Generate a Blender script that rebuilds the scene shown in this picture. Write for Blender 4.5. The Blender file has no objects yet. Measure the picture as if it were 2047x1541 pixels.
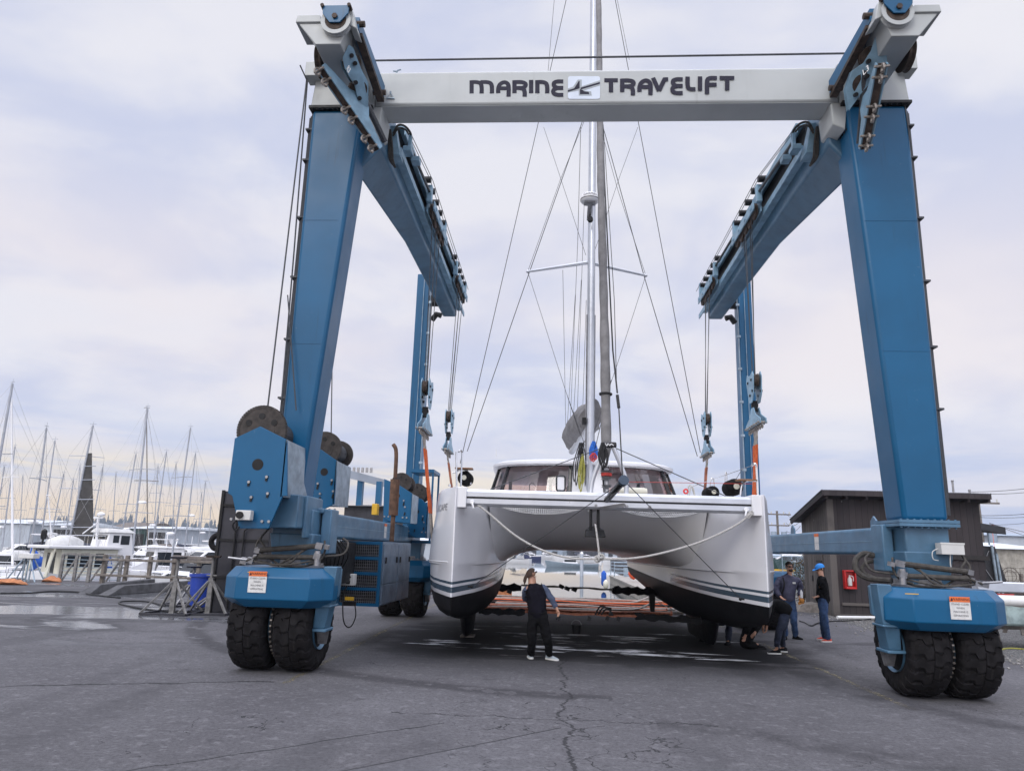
import bpy, bmesh, math, random
from mathutils import Vector, Matrix
rnd = random.Random(7)
PI = math.pi
R_ = math.radians
SC = bpy.context.scene
COL = SC.collection

# ------------------------------------------------------------------ camera
FPX, CX, CY, CAMH = 1442.0, 1023.5, 770.5, 1.9
RM = ((0.997894285, 0.015606943, -0.062955691),
      (0.057896974, 0.223220501, 0.973047043),
      (0.029239291, -0.974643028, 0.221846867))
cam = bpy.data.cameras.new('camera')
cam.lens = 36.0 * FPX / 2047.0
cam.sensor_width = 36.0
cam.clip_start = 0.1
cam.clip_end = 9000
cam_o = bpy.data.objects.new('camera', cam)
COL.objects.link(cam_o)
cam_o.matrix_world = Matrix(((RM[0][0], -RM[0][1], -RM[0][2], 0), (RM[1][0], -RM[1][1], -RM[1][2], 0),
                             (RM[2][0], -RM[2][1], -RM[2][2], CAMH), (0, 0, 0, 1)))
SC.camera = cam_o

def _ray(px, py):
    a, b, c = px - CX, py - CY, FPX
    return [RM[i][0] * a + RM[i][1] * b + RM[i][2] * c for i in range(3)]

def at(px, py, Y):
    """survey helper: the real point seen at a photo pixel on the plane at depth Y"""
    r = _ray(px, py)
    t = Y / r[1]
    return Vector((t * r[0], Y, CAMH + t * r[2]))

def gr(px, py, z=0.0):
    """survey helper: the real point seen at a photo pixel on the level z"""
    r = _ray(px, py)
    t = (z - CAMH) / r[2]
    return Vector((t * r[0], t * r[1], z))

# ------------------------------------------------------------------ node helper
class NT:
    def __init__(s, tree):
        s.t = tree; s.n = tree.nodes; s.l = tree.links
    def new(s, typ, **kw):
        n = s.n.new(typ)
        for k, v in kw.items(): setattr(n, k, v)
        return n
    def put(s, sock, v):
        if v is None: return
        if isinstance(v, E): s.l.new(v.o, sock)
        elif hasattr(v, 'node'): s.l.new(v, sock)
        else:
            if sock.type == 'RGBA' and len(v) == 3: v = (*v, 1)
            sock.default_value = v
    def math(s, op, a, b=None, c=None, clamp=False):
        n = s.new('ShaderNodeMath', operation=op, use_clamp=clamp)
        for i, v in enumerate((a, b, c)):
            if v is not None: s.put(n.inputs[i], v)
        return E(s, n.outputs[0])
    def noise(s, vec=None, scale=5, detail=4, rough=.5, dist=0, out='Fac'):
        n = s.new('ShaderNodeTexNoise')
        s.put(n.inputs['Vector'], vec)
        n.inputs['Scale'].default_value = scale; n.inputs['Detail'].default_value = detail
        n.inputs['Roughness'].default_value = rough; n.inputs['Distortion'].default_value = dist
        return E(s, n.outputs[out])
    def vor(s, vec=None, scale=5, feature='F1', out='Distance', rand=1):
        n = s.new('ShaderNodeTexVoronoi', feature=feature)
        s.put(n.inputs['Vector'], vec); n.inputs['Scale'].default_value = scale
        n.inputs['Randomness'].default_value = rand
        return E(s, n.outputs[out])
    def mapping(s, vec, scale=(1, 1, 1), loc=(0, 0, 0), rot=(0, 0, 0)):
        n = s.new('ShaderNodeMapping')
        s.put(n.inputs[0], vec); n.inputs[1].default_value = loc; n.inputs[2].default_value = rot; n.inputs[3].default_value = scale
        return E(s, n.outputs[0])
    def mix(s, f, a, b, mode='MIX'):
        n = s.new('ShaderNodeMix', data_type='RGBA', blend_type=mode)
        n.clamp_factor = True
        s.put(n.inputs[0], f); s.put(n.inputs[6], a); s.put(n.inputs[7], b)
        return E(s, n.outputs[2])
    def ss(s, x, lo, hi):
        n = s.new('ShaderNodeMapRange', interpolation_type='SMOOTHSTEP')
        s.put(n.inputs[0], x); n.inputs[1].default_value = lo; n.inputs[2].default_value = hi
        return E(s, n.outputs[0])
    def xyz(s, vec):
        n = s.new('ShaderNodeSeparateXYZ'); s.put(n.inputs[0], vec)
        return [E(s, n.outputs[i]) for i in range(3)]
    def comb(s, x, y, z):
        n = s.new('ShaderNodeCombineXYZ')
        for i, v in enumerate((x, y, z)): s.put(n.inputs[i], v)
        return E(s, n.outputs[0])
    def coord(s, which='Object'):
        return E(s, s.new('ShaderNodeTexCoord').outputs[which])
    def bump(s, h, strength=.3, dist=.02):
        n = s.new('ShaderNodeBump'); n.inputs['Strength'].default_value = strength; n.inputs['Distance'].default_value = dist
        s.put(n.inputs['Height'], h)
        return n.outputs[0]

class E:
    def __init__(s, nt, o): s.nt, s.o = nt, o
    def __add__(s, b): return s.nt.math('ADD', s, b)
    def __sub__(s, b): return s.nt.math('SUBTRACT', s, b)
    def __rsub__(s, b): return s.nt.math('SUBTRACT', b, s)
    def __mul__(s, b): return s.nt.math('MULTIPLY', s, b)
    def __truediv__(s, b): return s.nt.math('DIVIDE', s, b)
    def __gt__(s, b): return s.nt.math('GREATER_THAN', s, b)
    def __lt__(s, b): return s.nt.math('LESS_THAN', s, b)
    def abs(s): return s.nt.math('ABSOLUTE', s)
    def max(s, b): return s.nt.math('MAXIMUM', s, b)
    def min(s, b): return s.nt.math('MINIMUM', s, b)

# ------------------------------------------------------------------ world: overcast sky
wd = bpy.data.worlds.new('World'); SC.world = wd; wd.use_nodes = True
SUN_EL, SUN_ROT = R_(38), R_(205)
def build_world():
    t = NT(wd.node_tree)
    bg = t.n['Background']
    sky = t.new('ShaderNodeTexSky', sky_type='NISHITA')
    sky.sun_disc = False; sky.sun_elevation = SUN_EL; sky.sun_rotation = SUN_ROT
    skyc = t.mix(1.0, E(t, sky.outputs[0]), (.10, .10, .10), 'MULTIPLY')
    d = t.coord('Generated')
    x, y, z = t.xyz(d)
    z0 = z.max(0.0)
    # flattened cloud coordinates: a cloud deck overhead
    k = t.math('DIVIDE', 1.0, z0 + .22)
    cv = t.comb(x * k, y * k, z0 * 2.0)
    n1 = t.noise(cv, 1.6, 6, .52, .35)
    n2 = t.noise(t.mapping(cv, (1, 1, 1), (7.3, 2.1, 0)), .75, 4, .5, .3)
    n3 = t.noise(t.mapping(d, (1.3, 1.3, 9.0)), 2.4, 5, .55, .2)      # stratus bands low down
    high = t.mix(t.ss(n1, .38, .60), (.60, .64, .81), (.81, .81, .875))
    high = t.mix(t.ss(n2, .52, .72) * .5, high, (.92, .90, .91))
    rose = t.ss(z, .12, .24) - t.ss(z, .30, .50)
    high = t.mix(rose * t.ss(n2, .32, .58) * .65, high, (.87, .80, .815))
    low = t.mix(t.ss(n3, .42, .60), (.50, .57, .78), (.74, .73, .82))
    west = t.ss(x * -1.0, -.30, .10)                                    # warm gap under the deck towards the left
    glow = (t.ss(z, .045, .075) - t.ss(z, .085, .125)) * west
    low = t.mix(glow * t.ss(n3, .36, .56) * .75, low, (.95, .82, .62))
    low = t.mix(t.ss(z, .075, .03) * west * .95, low, (1.0, .78, .50))
    c = t.mix(t.ss(z, .07, .19), low, high)
    # sky brightened overhead and behind the camera, out of view, to light the scene
    gain = t.ss(z, .70, .92) * 3.1 + t.ss(y * -1.0, .05, .7) * .85 + 1.0
    c = t.mix(1.0, c, t.comb(gain, gain, gain), 'MULTIPLY')
    c = t.mix(.06, c, skyc, 'ADD')
    c = t.mix(t.ss(z, -.02, -.12), c, (.20, .21, .24))
    t.put(bg.inputs[0], c)
    bg.inputs[1].default_value = 1.0
build_world()

# ------------------------------------------------------------------ sun (veiled) and exposure
sl = bpy.data.lights.new('sun', 'SUN'); sl.energy = 1.2; sl.angle = R_(25); sl.color = (1, .96, .90)
so = bpy.data.objects.new('sun', sl); COL.objects.link(so)
az = R_(205)
sdir = Vector((math.sin(az) * math.cos(SUN_EL), math.cos(az) * math.cos(SUN_EL), math.sin(SUN_EL)))
so.rotation_euler = sdir.to_track_quat('Z', 'Y').to_euler()
so.location = (-20, -30, 40)
SC.view_settings.view_transform = 'Standard'
SC.view_settings.look = 'None'
SC.view_settings.exposure = 0
SC.view_settings.gamma = 1
SC.cycles.max_bounces = 8; SC.cycles.transparent_max_bounces = 16
SC.cycles.use_denoising = True

# ------------------------------------------------------------------ materials
def pmat(name, col, rough=.5, metal=0, var=.12, vscale=3.0, bump=0, bscale=40, streak=0, streakcol=(.05, .04, .03), spec=.5, coat=0, rvar=.22,
         chips=0, chipcol=(.3, .3, .3)):
    m = bpy.data.materials.new(name); m.use_nodes = True
    t = NT(m.node_tree); b = t.n['Principled BSDF']
    o = t.coord('Object')
    c0 = tuple(max(0, v * (1 - var)) for v in col); c1 = tuple(min(1, v * (1 + var)) for v in col)
    n = t.noise(o, vscale, 5, .6)
    c = t.mix(t.ss(n, .3, .7), c0, c1)
    if streak:
        s1 = t.noise(t.mapping(o, (9, 9, .55)), 1.0, 5, .65)
        s2 = t.noise(o, .9, 3, .5)
        c = t.mix(t.ss(s1, .56, .78) * t.ss(s2, .42, .62) * streak, c, streakcol)
    if chips:
        ch = t.noise(o, 23, 3, .7)
        ch2 = t.noise(o, 1.7, 2, .5)
        c = t.mix(t.ss(ch, .70, .73) * t.ss(ch2, .48, .6) * chips, c, chipcol)
    t.put(b.inputs['Base Color'], c)
    t.put(b.inputs['Roughness'], t.ss(t.noise(o, vscale * 2.3, 4, .6), .1, .9) * rvar + max(0.02, rough - rvar / 2))
    b.inputs['Metallic'].default_value = metal
    b.inputs['Specular IOR Level'].default_value = spec
    b.inputs['Coat Weight'].default_value = coat
    b.inputs['Coat Roughness'].default_value = .08
    if bump: t.l.new(t.bump(t.noise(o, bscale, 4, .6), bump, .01), b.inputs['Normal'])
    return m

M = {}
M['blue'] = pmat('blue_paint', (.003, .085, .190), .36, spec=.35, var=.12, streak=.7, streakcol=(.006, .035, .07), chips=.8, chipcol=(.16, .22, .28), vscale=.5)
M['bluegrey'] = pmat('faded_blue_paint', (.066, .150, .235), .38, var=.18, streak=.6, streakcol=(.02, .05, .08), vscale=2.0, chips=.3)
M['lightblue'] = pmat('pale_blue_paint', (.19, .32, .42), .45, var=.2, streak=.5, streakcol=(.06, .10, .14), vscale=4)
M['offwhite'] = pmat('off_white_paint', (.40, .42, .415), .45, var=.06, streak=.45, streakcol=(.24, .24, .23), vscale=1.2)
M['engineside'] = pmat('grey_blue_side_panel', (.13, .175, .235), .42, .1, var=.25, vscale=3, streak=.6, streakcol=(.05, .07, .10))
M['drum'] = pmat('dark_drum_iron', (.035, .029, .026), .6, .3, var=.4, vscale=9, bump=.2, bscale=50)
M['slatecap'] = pmat('slate_cap', (.03, .05, .08), .4)
M['galv'] = pmat('galvanised_sheet', (.27, .34, .40), .42, .35, var=.25, vscale=5, streak=.5, streakcol=(.08, .12, .18))
M['steel'] = pmat('dull_steel', (.30, .30, .31), .42, .75, var=.25, vscale=9)
M['stainless'] = pmat('stainless_tube', (.62, .62, .63), .22, .9, var=.08)
M['alu'] = pmat('anodised_aluminium', (.56, .58, .62), .36, .55, var=.07, vscale=2)
M['black'] = pmat('black_paint', (.012, .012, .013), .5, spec=.25, var=.3, vscale=6)
M['blackgloss'] = pmat('black_gloss', (.012, .012, .014), .22, var=.2)
M['rubber'] = pmat('tyre_rubber', (.013, .012, .013), .8, spec=.15, var=.4, vscale=7, bump=.35, bscale=30, streak=.6, streakcol=(.055, .050, .046))
M['hose'] = pmat('hose_rubber', (.045, .040, .034), .75, var=.4, vscale=14, bump=.3, bscale=60)
M['rust'] = pmat('rusty_dark_iron', (.060, .042, .032), .78, .2, var=.45, vscale=11, bump=.3, bscale=50)
M['exhaust'] = pmat('exhaust_rust', (.13, .072, .045), .75, .3, var=.35, vscale=8, streak=.5)
M['wire'] = pmat('wire_rope', (.065, .068, .075), .5, .5, var=.2, vscale=30)
M['shackle'] = pmat('galvanised_shackle', (.30, .27, .24), .5, .6, var=.35, vscale=30)
M['white'] = pmat('white_paint', (.74, .74, .72), .4, var=.05, streak=.3, streakcol=(.4, .38, .35))
M['greybox'] = pmat('grey_plastic_box', (.55, .55, .53), .5, var=.05)
M['orange'] = pmat('orange_webbing', (.50, .100, .028), .8, spec=.2, var=.2, vscale=12, bump=.3, bscale=120, streak=.3, streakcol=(.25, .09, .05))
M['orangefaded'] = pmat('faded_orange_webbing', (.30, .115, .070), .9, spec=.15, var=.4, vscale=9, bump=.4, bscale=90, streak=.5, streakcol=(.14, .10, .08))
M['webgrey'] = pmat('dirty_grey_webbing', (.26, .235, .21), .88, var=.3, vscale=9, bump=.4, bscale=90, streak=.6, streakcol=(.08, .07, .06))
M['webblack'] = pmat('black_webbing', (.010, .010, .011), .9, spec=.12, var=.3, vscale=12, bump=.3, bscale=80)
M['wood'] = pmat('grey_weathered_wood', (.15, .132, .115), .85, var=.35, vscale=6, bump=.3, bscale=25)
M['woodbrown'] = pmat('varnished_wood', (.22, .11, .05), .5, var=.3, vscale=9)
M['concrete'] = pmat('stained_concrete', (.33, .31, .27), .85, var=.25, vscale=2.5, bump=.3, bscale=20, streak=.7, streakcol=(.12, .12, .07))
M['yellow'] = pmat('yellow_plastic', (.62, .36, .02), .5, var=.1)
M['signorange'] = pmat('orange_sign_vinyl', (.72, .16, .035), .5, var=.08)
M['signwhite'] = pmat('white_sign_vinyl', (.62, .62, .60), .5, var=.1, vscale=20)
M['ink'] = pmat('dark_ink', (.020, .019, .034), .6, spec=.2, var=.1)
M['inkfaded'] = pmat('faded_ink', (.16, .16, .17), .6, var=.25, vscale=60)
M['red'] = pmat('red_plastic', (.55, .022, .02), .4, var=.1)
M['redbrown'] = pmat('red_primer', (.25, .035, .03), .6, var=.2)

# ------------------------------------------------------------------ object helpers
ORG = {}
def reg(o, label=None, cat=None, group=None, kind=None):
    if label: o['label'] = label
    if cat: o['category'] = cat
    if group: o['group'] = group
    if kind: o['kind'] = kind
    return o
def thing(name, label, cat, loc=(0, 0, 0), group=None, local=False, rz=0):
    """an Empty at the thing's base. local=False: its parts are given in world coordinates"""
    o = bpy.data.objects.new(name, None); COL.objects.link(o)
    o.empty_display_size = .2
    o.location = loc; o.rotation_euler = (0, 0, rz)
    ORG[o.name] = Vector((0, 0, 0)) if local else Vector(loc)
    return reg(o, label, cat, group)
def copy_thing(src, loc=None, rz=None, label=None, group=None):
    def cp(o, par):
        c = o.copy(); COL.objects.link(c)
        if par: c.parent = par
        for ch in o.children: cp(ch, c)
        return c
    r = cp(src, None)
    if loc is not None: r.location = loc
    if rz is not None: r.rotation_euler = (0, 0, rz)
    if label: r['label'] = label
    if group: r['group'] = group
    return r

def basis(d):
    d = Vector(d).normalized()
    u = d.cross(Vector((0, 0, 1)))
    if u.length < 1e-4: u = Vector((1, 0, 0))
    u.normalize(); v = u.cross(d).normalized()
    return u, v

class MB:
    def __init__(s): s.v = []; s.f = []; s.mi = []; s.m = 0; s.p = []
    def add(s, vs, fs):
        o = len(s.v); s.p.append((o, len(s.f))); s.v += [tuple(p) for p in vs]
        for f in fs: s.f.append([i + o for i in f]); s.mi.append(s.m)
        return s
    def hexa(s, p):   # bottom 4 (ccw), top 4
        return s.add(p, [(3, 2, 1, 0), (4, 5, 6, 7), (0, 1, 5, 4), (1, 2, 6, 5), (2, 3, 7, 6), (3, 0, 4, 7)])
    def box(s, x0, x1, y0, y1, z0, z1):
        return s.hexa([(x0, y0, z0), (x1, y0, z0), (x1, y1, z0), (x0, y1, z0), (x0, y0, z1), (x1, y0, z1), (x1, y1, z1), (x0, y1, z1)])
    def obox(s, c, size, rot=(0, 0, 0)):
        mt = Matrix.Translation(Vector(c)) @ __import__('mathutils').Euler(rot).to_matrix().to_4x4()
        a, b, h = [q / 2 for q in size]
        return s.hexa([mt @ Vector(q) for q in ((-a, -b, -h), (a, -b, -h), (a, b, -h), (-a, b, -h), (-a, -b, h), (a, -b, h), (a, b, h), (-a, b, h))])
    def bar(s, a, b, w, h=None):
        """rectangular bar from a to b"""
        h = h or w
        a, b = Vector(a), Vector(b); u, v = basis(b - a); u *= w / 2; v *= h / 2
        return s.hexa([a - u - v, a + u - v, b + u - v, b - u - v, a - u + v, a + u + v, b + u + v, b - u + v])
    def tube(s, pts, r, n=8, cap=True):
        pts = [Vector(p) for p in pts]
        rs = r if isinstance(r, (list, tuple)) else [r] * len(pts)
        rings = []; u = None
        for i, p in enumerate(pts):
            d = (pts[min(i + 1, len(pts) - 1)] - pts[max(i - 1, 0)])
            if d.length < 1e-9: d = Vector((0, 0, 1))
            d.normalize()
            if u is None: u, v = basis(d)
            else:
                u = u - d * u.dot(d)
                if u.length < 1e-5: u, _ = basis(d)
                u.normalize(); v = u.cross(d)
            rings.append([p + (u * math.cos(2 * PI * k / n) + v * math.sin(2 * PI * k / n)) * rs[i] for k in range(n)])
        vs = [q for ring in rings for q in ring]; fs = []
        for i in range(len(pts) - 1):
            for k in range(n):
                a, b = i * n + k, i * n + (k + 1) % n
                fs.append((a, a + n, b + n, b))
        if cap:
            fs.append(tuple(range(n))); fs.append(tuple(reversed(range((len(pts) - 1) * n, len(pts) * n))))
        return s.add(vs, fs)
    def cyl(s, a, b, r, r2=None, n=16): return s.tube([a, b], [r, r if r2 is None else r2], n)
    def prism(s, poly, a, b):
        """poly: 3-D points of one face; extruded by vector b-a"""
        d = Vector(b) - Vector(a); n = len(poly)
        p = [Vector(q) for q in poly]
        vs = p + [q + d for q in p]
        fs = [tuple(reversed(range(n))), tuple(range(n, 2 * n))] + [(i, (i + 1) % n, n + (i + 1) % n, n + i) for i in range(n)]
        return s.add(vs, fs)
    def loft(s, rings, closed=True, caps=True):
        n = len(rings[0]); vs = [q for r in rings for q in r]; fs = []
        for i in range(len(rings) - 1):
            for k in range(n if closed else n - 1):
                a, b = i * n + k, i * n + (k + 1) % n
                fs.append((a, b, b + n, a + n))
        if caps and closed:
            fs.append(tuple(reversed(range(n)))); fs.append(tuple(range((len(rings) - 1) * n, len(rings) * n)))
        return s.add(vs, fs)
    def lathe(s, prof, c, axis='Z', n=24):
        """prof: (r, h) pairs along the axis"""
        rings = []
        for r, h in prof:
            ring = []
            for k in range(n):
                a = 2 * PI * k / n; p = (r * math.cos(a), r * math.sin(a), h)
                if axis == 'X': p = (p[2], p[0], p[1])
                elif axis == 'Y': p = (p[1], p[2], p[0])
                ring.append((c[0] + p[0], c[1] + p[1], c[2] + p[2]))
            rings.append(ring)
        return s.loft(rings)
    def torus(s, c, R, r, axis='Z', n=24, k=8, a0=0, a1=2 * PI):
        pts = []
        full = abs(a1 - a0 - 2 * PI) < 1e-6
        for i in range(n + 1):
            a = a0 + (a1 - a0) * i / n; p = (R * math.cos(a), R * math.sin(a), 0)
            if axis == 'X': p = (0, p[0], p[1])
            elif axis == 'Y': p = (p[0], 0, p[1])
            pts.append((c[0] + p[0], c[1] + p[1], c[2] + p[2]))
        return s.tube(pts, r, k, cap=not full)
    def ball(s, c, r, n=12, m=8, sc=(1, 1, 1)):
        rings = []
        for i in range(m + 1):
            a = -PI / 2 + PI * i / m; q = max(math.cos(a), 1e-3)
            rings.append([(c[0] + r * q * math.cos(2 * PI * k / n) * sc[0], c[1] + r * q * math.sin(2 * PI * k / n) * sc[1], c[2] + r * math.sin(a) * sc[2]) for k in range(n)])
        return s.loft(rings)
    def each(s, name, mat, parent, per=1, **kw):
        """every item (per shapes of it) becomes an object of its own"""
        out = []; st = s.p[::per] + [(len(s.v), len(s.f))]
        for (v0, f0), (v1, f1) in zip(st, st[1:]):
            q = MB(); q.v = s.v[v0:v1]; q.f = [[i - v0 for i in f] for f in s.f[f0:f1]]; q.mi = s.mi[f0:f1]; out.append(q.build(name, mat, parent, **kw))
        return out
    def build(s, name, mat, parent=None, bevel=0, seg=2, smooth=35, label=None, kind=None, recalc=True):
        me = bpy.data.meshes.new(name)
        off = ORG[parent.name] if parent else Vector((0, 0, 0))
        me.from_pydata([(p[0] - off[0], p[1] - off[1], p[2] - off[2]) for p in s.v], [], s.f)
        mats = mat if isinstance(mat, (list, tuple)) else [mat]
        for q in mats: me.materials.append(M[q] if isinstance(q, str) else q)
        if len(mats) > 1: me.polygons.foreach_set('material_index', s.mi)
        if recalc:
            bm = bmesh.new(); bm.from_mesh(me)
            bmesh.ops.recalc_face_normals(bm, faces=bm.faces); bm.to_mesh(me); bm.free()
        if smooth:
            me.polygons.foreach_set('use_smooth', [True] * len(me.polygons))
            me.set_sharp_from_angle(angle=R_(smooth))
        o = bpy.data.objects.new(name, me); COL.objects.link(o)
        if parent: o.parent = parent
        ORG[o.name] = off
        if bevel:
            b = o.modifiers.new('bevel', 'BEVEL'); b.width = bevel; b.segments = seg; b.limit_method = 'ANGLE'; b.angle_limit = R_(30)
            b.harden_normals = False
        if label: o['label'] = label
        if kind: o['kind'] = kind
        return o

def loose(name, mb, mat, label, cat, group=None, **kw):
    """a thing that is one mesh, origin moved to its base"""
    xs = [p[0] for p in mb.v]; ys = [p[1] for p in mb.v]; zs = [p[2] for p in mb.v]
    c = Vector(((min(xs) + max(xs)) / 2, (min(ys) + max(ys)) / 2, min(zs)))
    mb.v = [(p[0] - c[0], p[1] - c[1], p[2] - c[2]) for p in mb.v]
    o = mb.build(name, mat, None, **kw); o.location = c
    return reg(o, label, cat, group)

def text_mesh(body, size, extrude=.004, align='CENTER', spacing=1.0):
    cu = bpy.data.curves.new('lettering', 'FONT'); cu.body = body; cu.size = size; cu.extrude = extrude
    cu.align_x = align; cu.align_y = 'CENTER'; cu.space_character = spacing; cu.resolution_u = 3
    o = bpy.data.objects.new('lettering_tmp', cu); COL.objects.link(o)
    me = bpy.data.meshes.new_from_object(o)
    bpy.data.objects.remove(o); bpy.data.curves.remove(cu)
    return me
def text_into(mb, body, size, origin, right, up, align='CENTER', extrude=.004, spacing=1.0):
    me = text_mesh(body, size, extrude, align, spacing)
    r, u = Vector(right).normalized(), Vector(up).normalized(); n = r.cross(u)
    o = Vector(origin)
    mb.add([o + r * v.co.x + u * v.co.y + n * v.co.z for v in me.vertices], [tuple(p.vertices) for p in me.polygons])
    bpy.data.meshes.remove(me)

def catenary(a, b, sag, n=16):
    a, b = Vector(a), Vector(b)
    return [a.lerp(b, i / n) - Vector((0, 0, 4 * sag * (i / n) * (1 - i / n))) for i in range(n + 1)]
def arc_pts(pts, n=8):
    """smooth curve through points (Catmull-Rom)"""
    P = [Vector(p) for p in pts]; P = [P[0] * 2 - P[1]] + P + [P[-1] * 2 - P[-2]]; out = []
    for i in range(1, len(P) - 2):
        for k in range(n):
            t = k / n; a, b, c, d = P[i - 1:i + 3]
            out.append(.5 * ((2 * b) + (c - a) * t + (2 * a - 5 * b + 4 * c - d) * t * t + (3 * b - a - 3 * c + d) * t ** 3))
    return out + [P[-2]]
# ================================================================== the setting
def ground_mat():
    m = bpy.data.materials.new('asphalt'); m.use_nodes = True
    t = NT(m.node_tree); b = t.n['Principled BSDF']
    o = t.coord('Object'); x, y, z = t.xyz(o)
    big = t.noise(o, .22, 5, .55, .5); mid = t.noise(o, 1.3, 5, .6); fine = t.noise(o, 90, 3, .7); grit = t.vor(o, 160, 'F1')
    c = t.mix(t.ss(big, .3, .7), (.074, .072, .078), (.128, .125, .134))
    c = t.mix(t.ss(mid, .45, .75) * .45, c, (.062, .060, .066))
    c = t.mix(t.ss(fine, .35, .75) * .42, c, (.17, .165, .17))
    g2 = t.noise(o, 22, 4, .75); g3 = t.noise(o, 7, 5, .7)
    c = t.mix(t.ss(g2, .42, .66) * .50, c, (.034, .033, .036)); c = t.mix(t.ss(g3, .52, .66) * .45, c, (.19, .185, .195)); g4 = t.noise(t.mapping(o, (1, 1, 1), (5, 9, 0)), 2.6, 5, .7); c = t.mix(t.ss(g4, .55, .72) * .5, c, (.042, .041, .045)); oil = t.vor(t.mapping(o, (1, .8, 1)), .55, 'F1'); c = t.mix(t.ss(oil + g4 * .25, .26, .16) * .55, c, (.022, .021, .022))
    c = t.mix((t.noise(o, 140, 2, .6) > .70) * .55, c, (.26, .25, .25))
    c = t.mix((grit < .16) * .40, c, (.035, .034, .036))
    # patched seams running away from the camera
    seam = t.noise(t.mapping(o, (.35, .05, 1)), 2.0, 3, .5)
    c = t.mix(t.ss(seam, .55, .62) * .30, c, (.052, .051, .056))
    # cracks: the middle crack, the long slanted ones on the left, fine crazing
    wob = (t.noise(t.comb(0, y, 0), .9, 5, .65) - .5) * 1.5
    fw = (t.noise(t.comb(3, y, 0), 7, 4, .7) - .5) * .16
    mainc = ((x - .16 - wob * .55 - fw).abs() < (t.noise(o, 3, 2, .5) * .034 + .002)) * (y < 14.2) * (y > 3.6)
    wob2 = (t.noise(t.comb(8, y, 0), 1.3, 5, .7) - .5) * 1.2
    br = ((x + .62 - wob2 - fw * .8).abs() < .009) * (y < 7.4) * (y > 4.2)
    s1 = (t.noise(t.comb(x, 5, 0), 1.5, 5, .7) - .5) * .55
    slant = ((y - 10.1 - (x + 5.4) * .34 - s1).abs() < (t.noise(o, 2, 2, .5) * .055 + .004)) * (x < -3.9)
    slant2 = ((y - 7.05 - (x + 2.9) * .92 - s1 * .8).abs() < (t.noise(o, 2, 2, .5) * .036 + .002)) * (x < -1.2) * (x > -3.9)
    slant3 = ((y - 6.6 - (x + 1.9) * 1.02 - s1 * .25).abs() < .02) * (x < .1) * (x > -3.4)
    crossc = ((y - 9.05 - (t.noise(t.comb(x, 9, 0), 1.6, 5, .7) - .5) * .7).abs() < (t.noise(o, 4, 2, .5) * .055 - .012)) * (x.abs() < 1.9)
    vc = t.vor(t.mapping(o + 0 if False else o, (1, 1, 1)), 1.15, 'DISTANCE_TO_EDGE')
    ow = t.new('ShaderNodeVectorMath', operation='ADD'); nz = t.new('ShaderNodeTexNoise'); nz.inputs['Scale'].default_value = 3.5; nz.inputs['Detail'].default_value = 4
    t.put(nz.inputs['Vector'], o); sc_ = t.new('ShaderNodeVectorMath', operation='SCALE'); t.l.new(nz.outputs['Color'], sc_.inputs[0]); sc_.inputs['Scale'].default_value = .42
    t.put(ow.inputs[0], o); t.l.new(sc_.outputs[0], ow.inputs[1])
    vc = t.vor(ow.outputs[0], 1.7, 'DISTANCE_TO_EDGE')
    craze = (vc < .012) * t.ss((x - .2).abs(), 2.2, .6) * t.ss((y - 8).abs(), 3.4, 1.6) * (t.noise(o, 1.1, 3, .6) > .50)
    craze2 = (vc < .008) * (t.noise(o, .45, 2, .5) > .60)
    crack = mainc.max(br).max(slant).max(slant2).max(slant3).max(crossc).max(craze).max(craze2)
    c = t.mix(crack * .72, c, (.014, .014, .015))
    c = t.mix((t.ss(y - 6.6 - (x + 1.9) * 1.02 - s1 * .25, .03, -.03) * t.ss(x, .6, -1.2) * .14), c, (.15, .15, .165))
    # tyre arcs
    a1 = ((x - 1.4) * (x - 1.4) + (y - 20.6) * (y - 20.6))
    arc = t.ss((t.math('SQRT', a1) - 10.25).abs(), .34, .1) * (t.noise(o, 2.4, 4, .6) > .42) * (x < .8)
    a2 = t.math('SQRT', (x - 9.9) * (x - 9.9) + (y - 13.2) * (y - 13.2))
    arc2 = t.ss((a2 - 5.6).abs(), .42, .15) * t.ss(t.noise(o, 1.4, 4, .6), .35, .6)
    a3 = t.math('SQRT', (x + .6) * (x + .6) + (y - 3.2) * (y - 3.2))
    arc3 = t.ss((a3 - 6.2).abs(), .40, .1) * (x > 1.2) * t.ss(t.noise(o, 1.8, 4, .6), .38, .6)
    c = t.mix((arc * .6).max(arc2 * .55).max(arc3 * .48), c, (.030, .029, .032))
    # oil and water: dark wet apron under the hulls, puddles on the left
    nw = t.noise(t.mapping(o, (.55, 1.5, 1)), 1.0, 5, .62, .4)
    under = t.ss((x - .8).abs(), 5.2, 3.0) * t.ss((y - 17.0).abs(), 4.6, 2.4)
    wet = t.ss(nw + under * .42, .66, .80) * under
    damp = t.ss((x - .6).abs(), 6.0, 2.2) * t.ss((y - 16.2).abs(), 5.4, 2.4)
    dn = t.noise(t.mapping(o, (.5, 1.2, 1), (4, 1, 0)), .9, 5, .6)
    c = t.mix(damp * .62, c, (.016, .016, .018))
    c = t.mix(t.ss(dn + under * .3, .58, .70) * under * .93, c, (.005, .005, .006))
    nl = t.noise(t.mapping(o, (.32, .75, 1), (1.7, 3.3, 0)), .55, 5, .6, .6)
    left = t.ss(x * -1.0, 5.6, 8.5) * t.ss(y, 12.4, 15.5)
    pud = t.ss(nl, .50, .56) * left
    c = t.mix(t.ss(nl, .42, .50) * left * .55, c, (.045, .045, .048))
    c = t.mix(pud * .6, c, (.10, .105, .115))
    sheen = (wet * t.ss(nw, .60, .70) * .8).max(pud * .96)
    # bright glints on the wet apron, painted into the colour as pale streaks
    strk = t.noise(t.mapping(o, (.45, 3.2, 1)), 1.6, 6, .72, .5)
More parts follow.
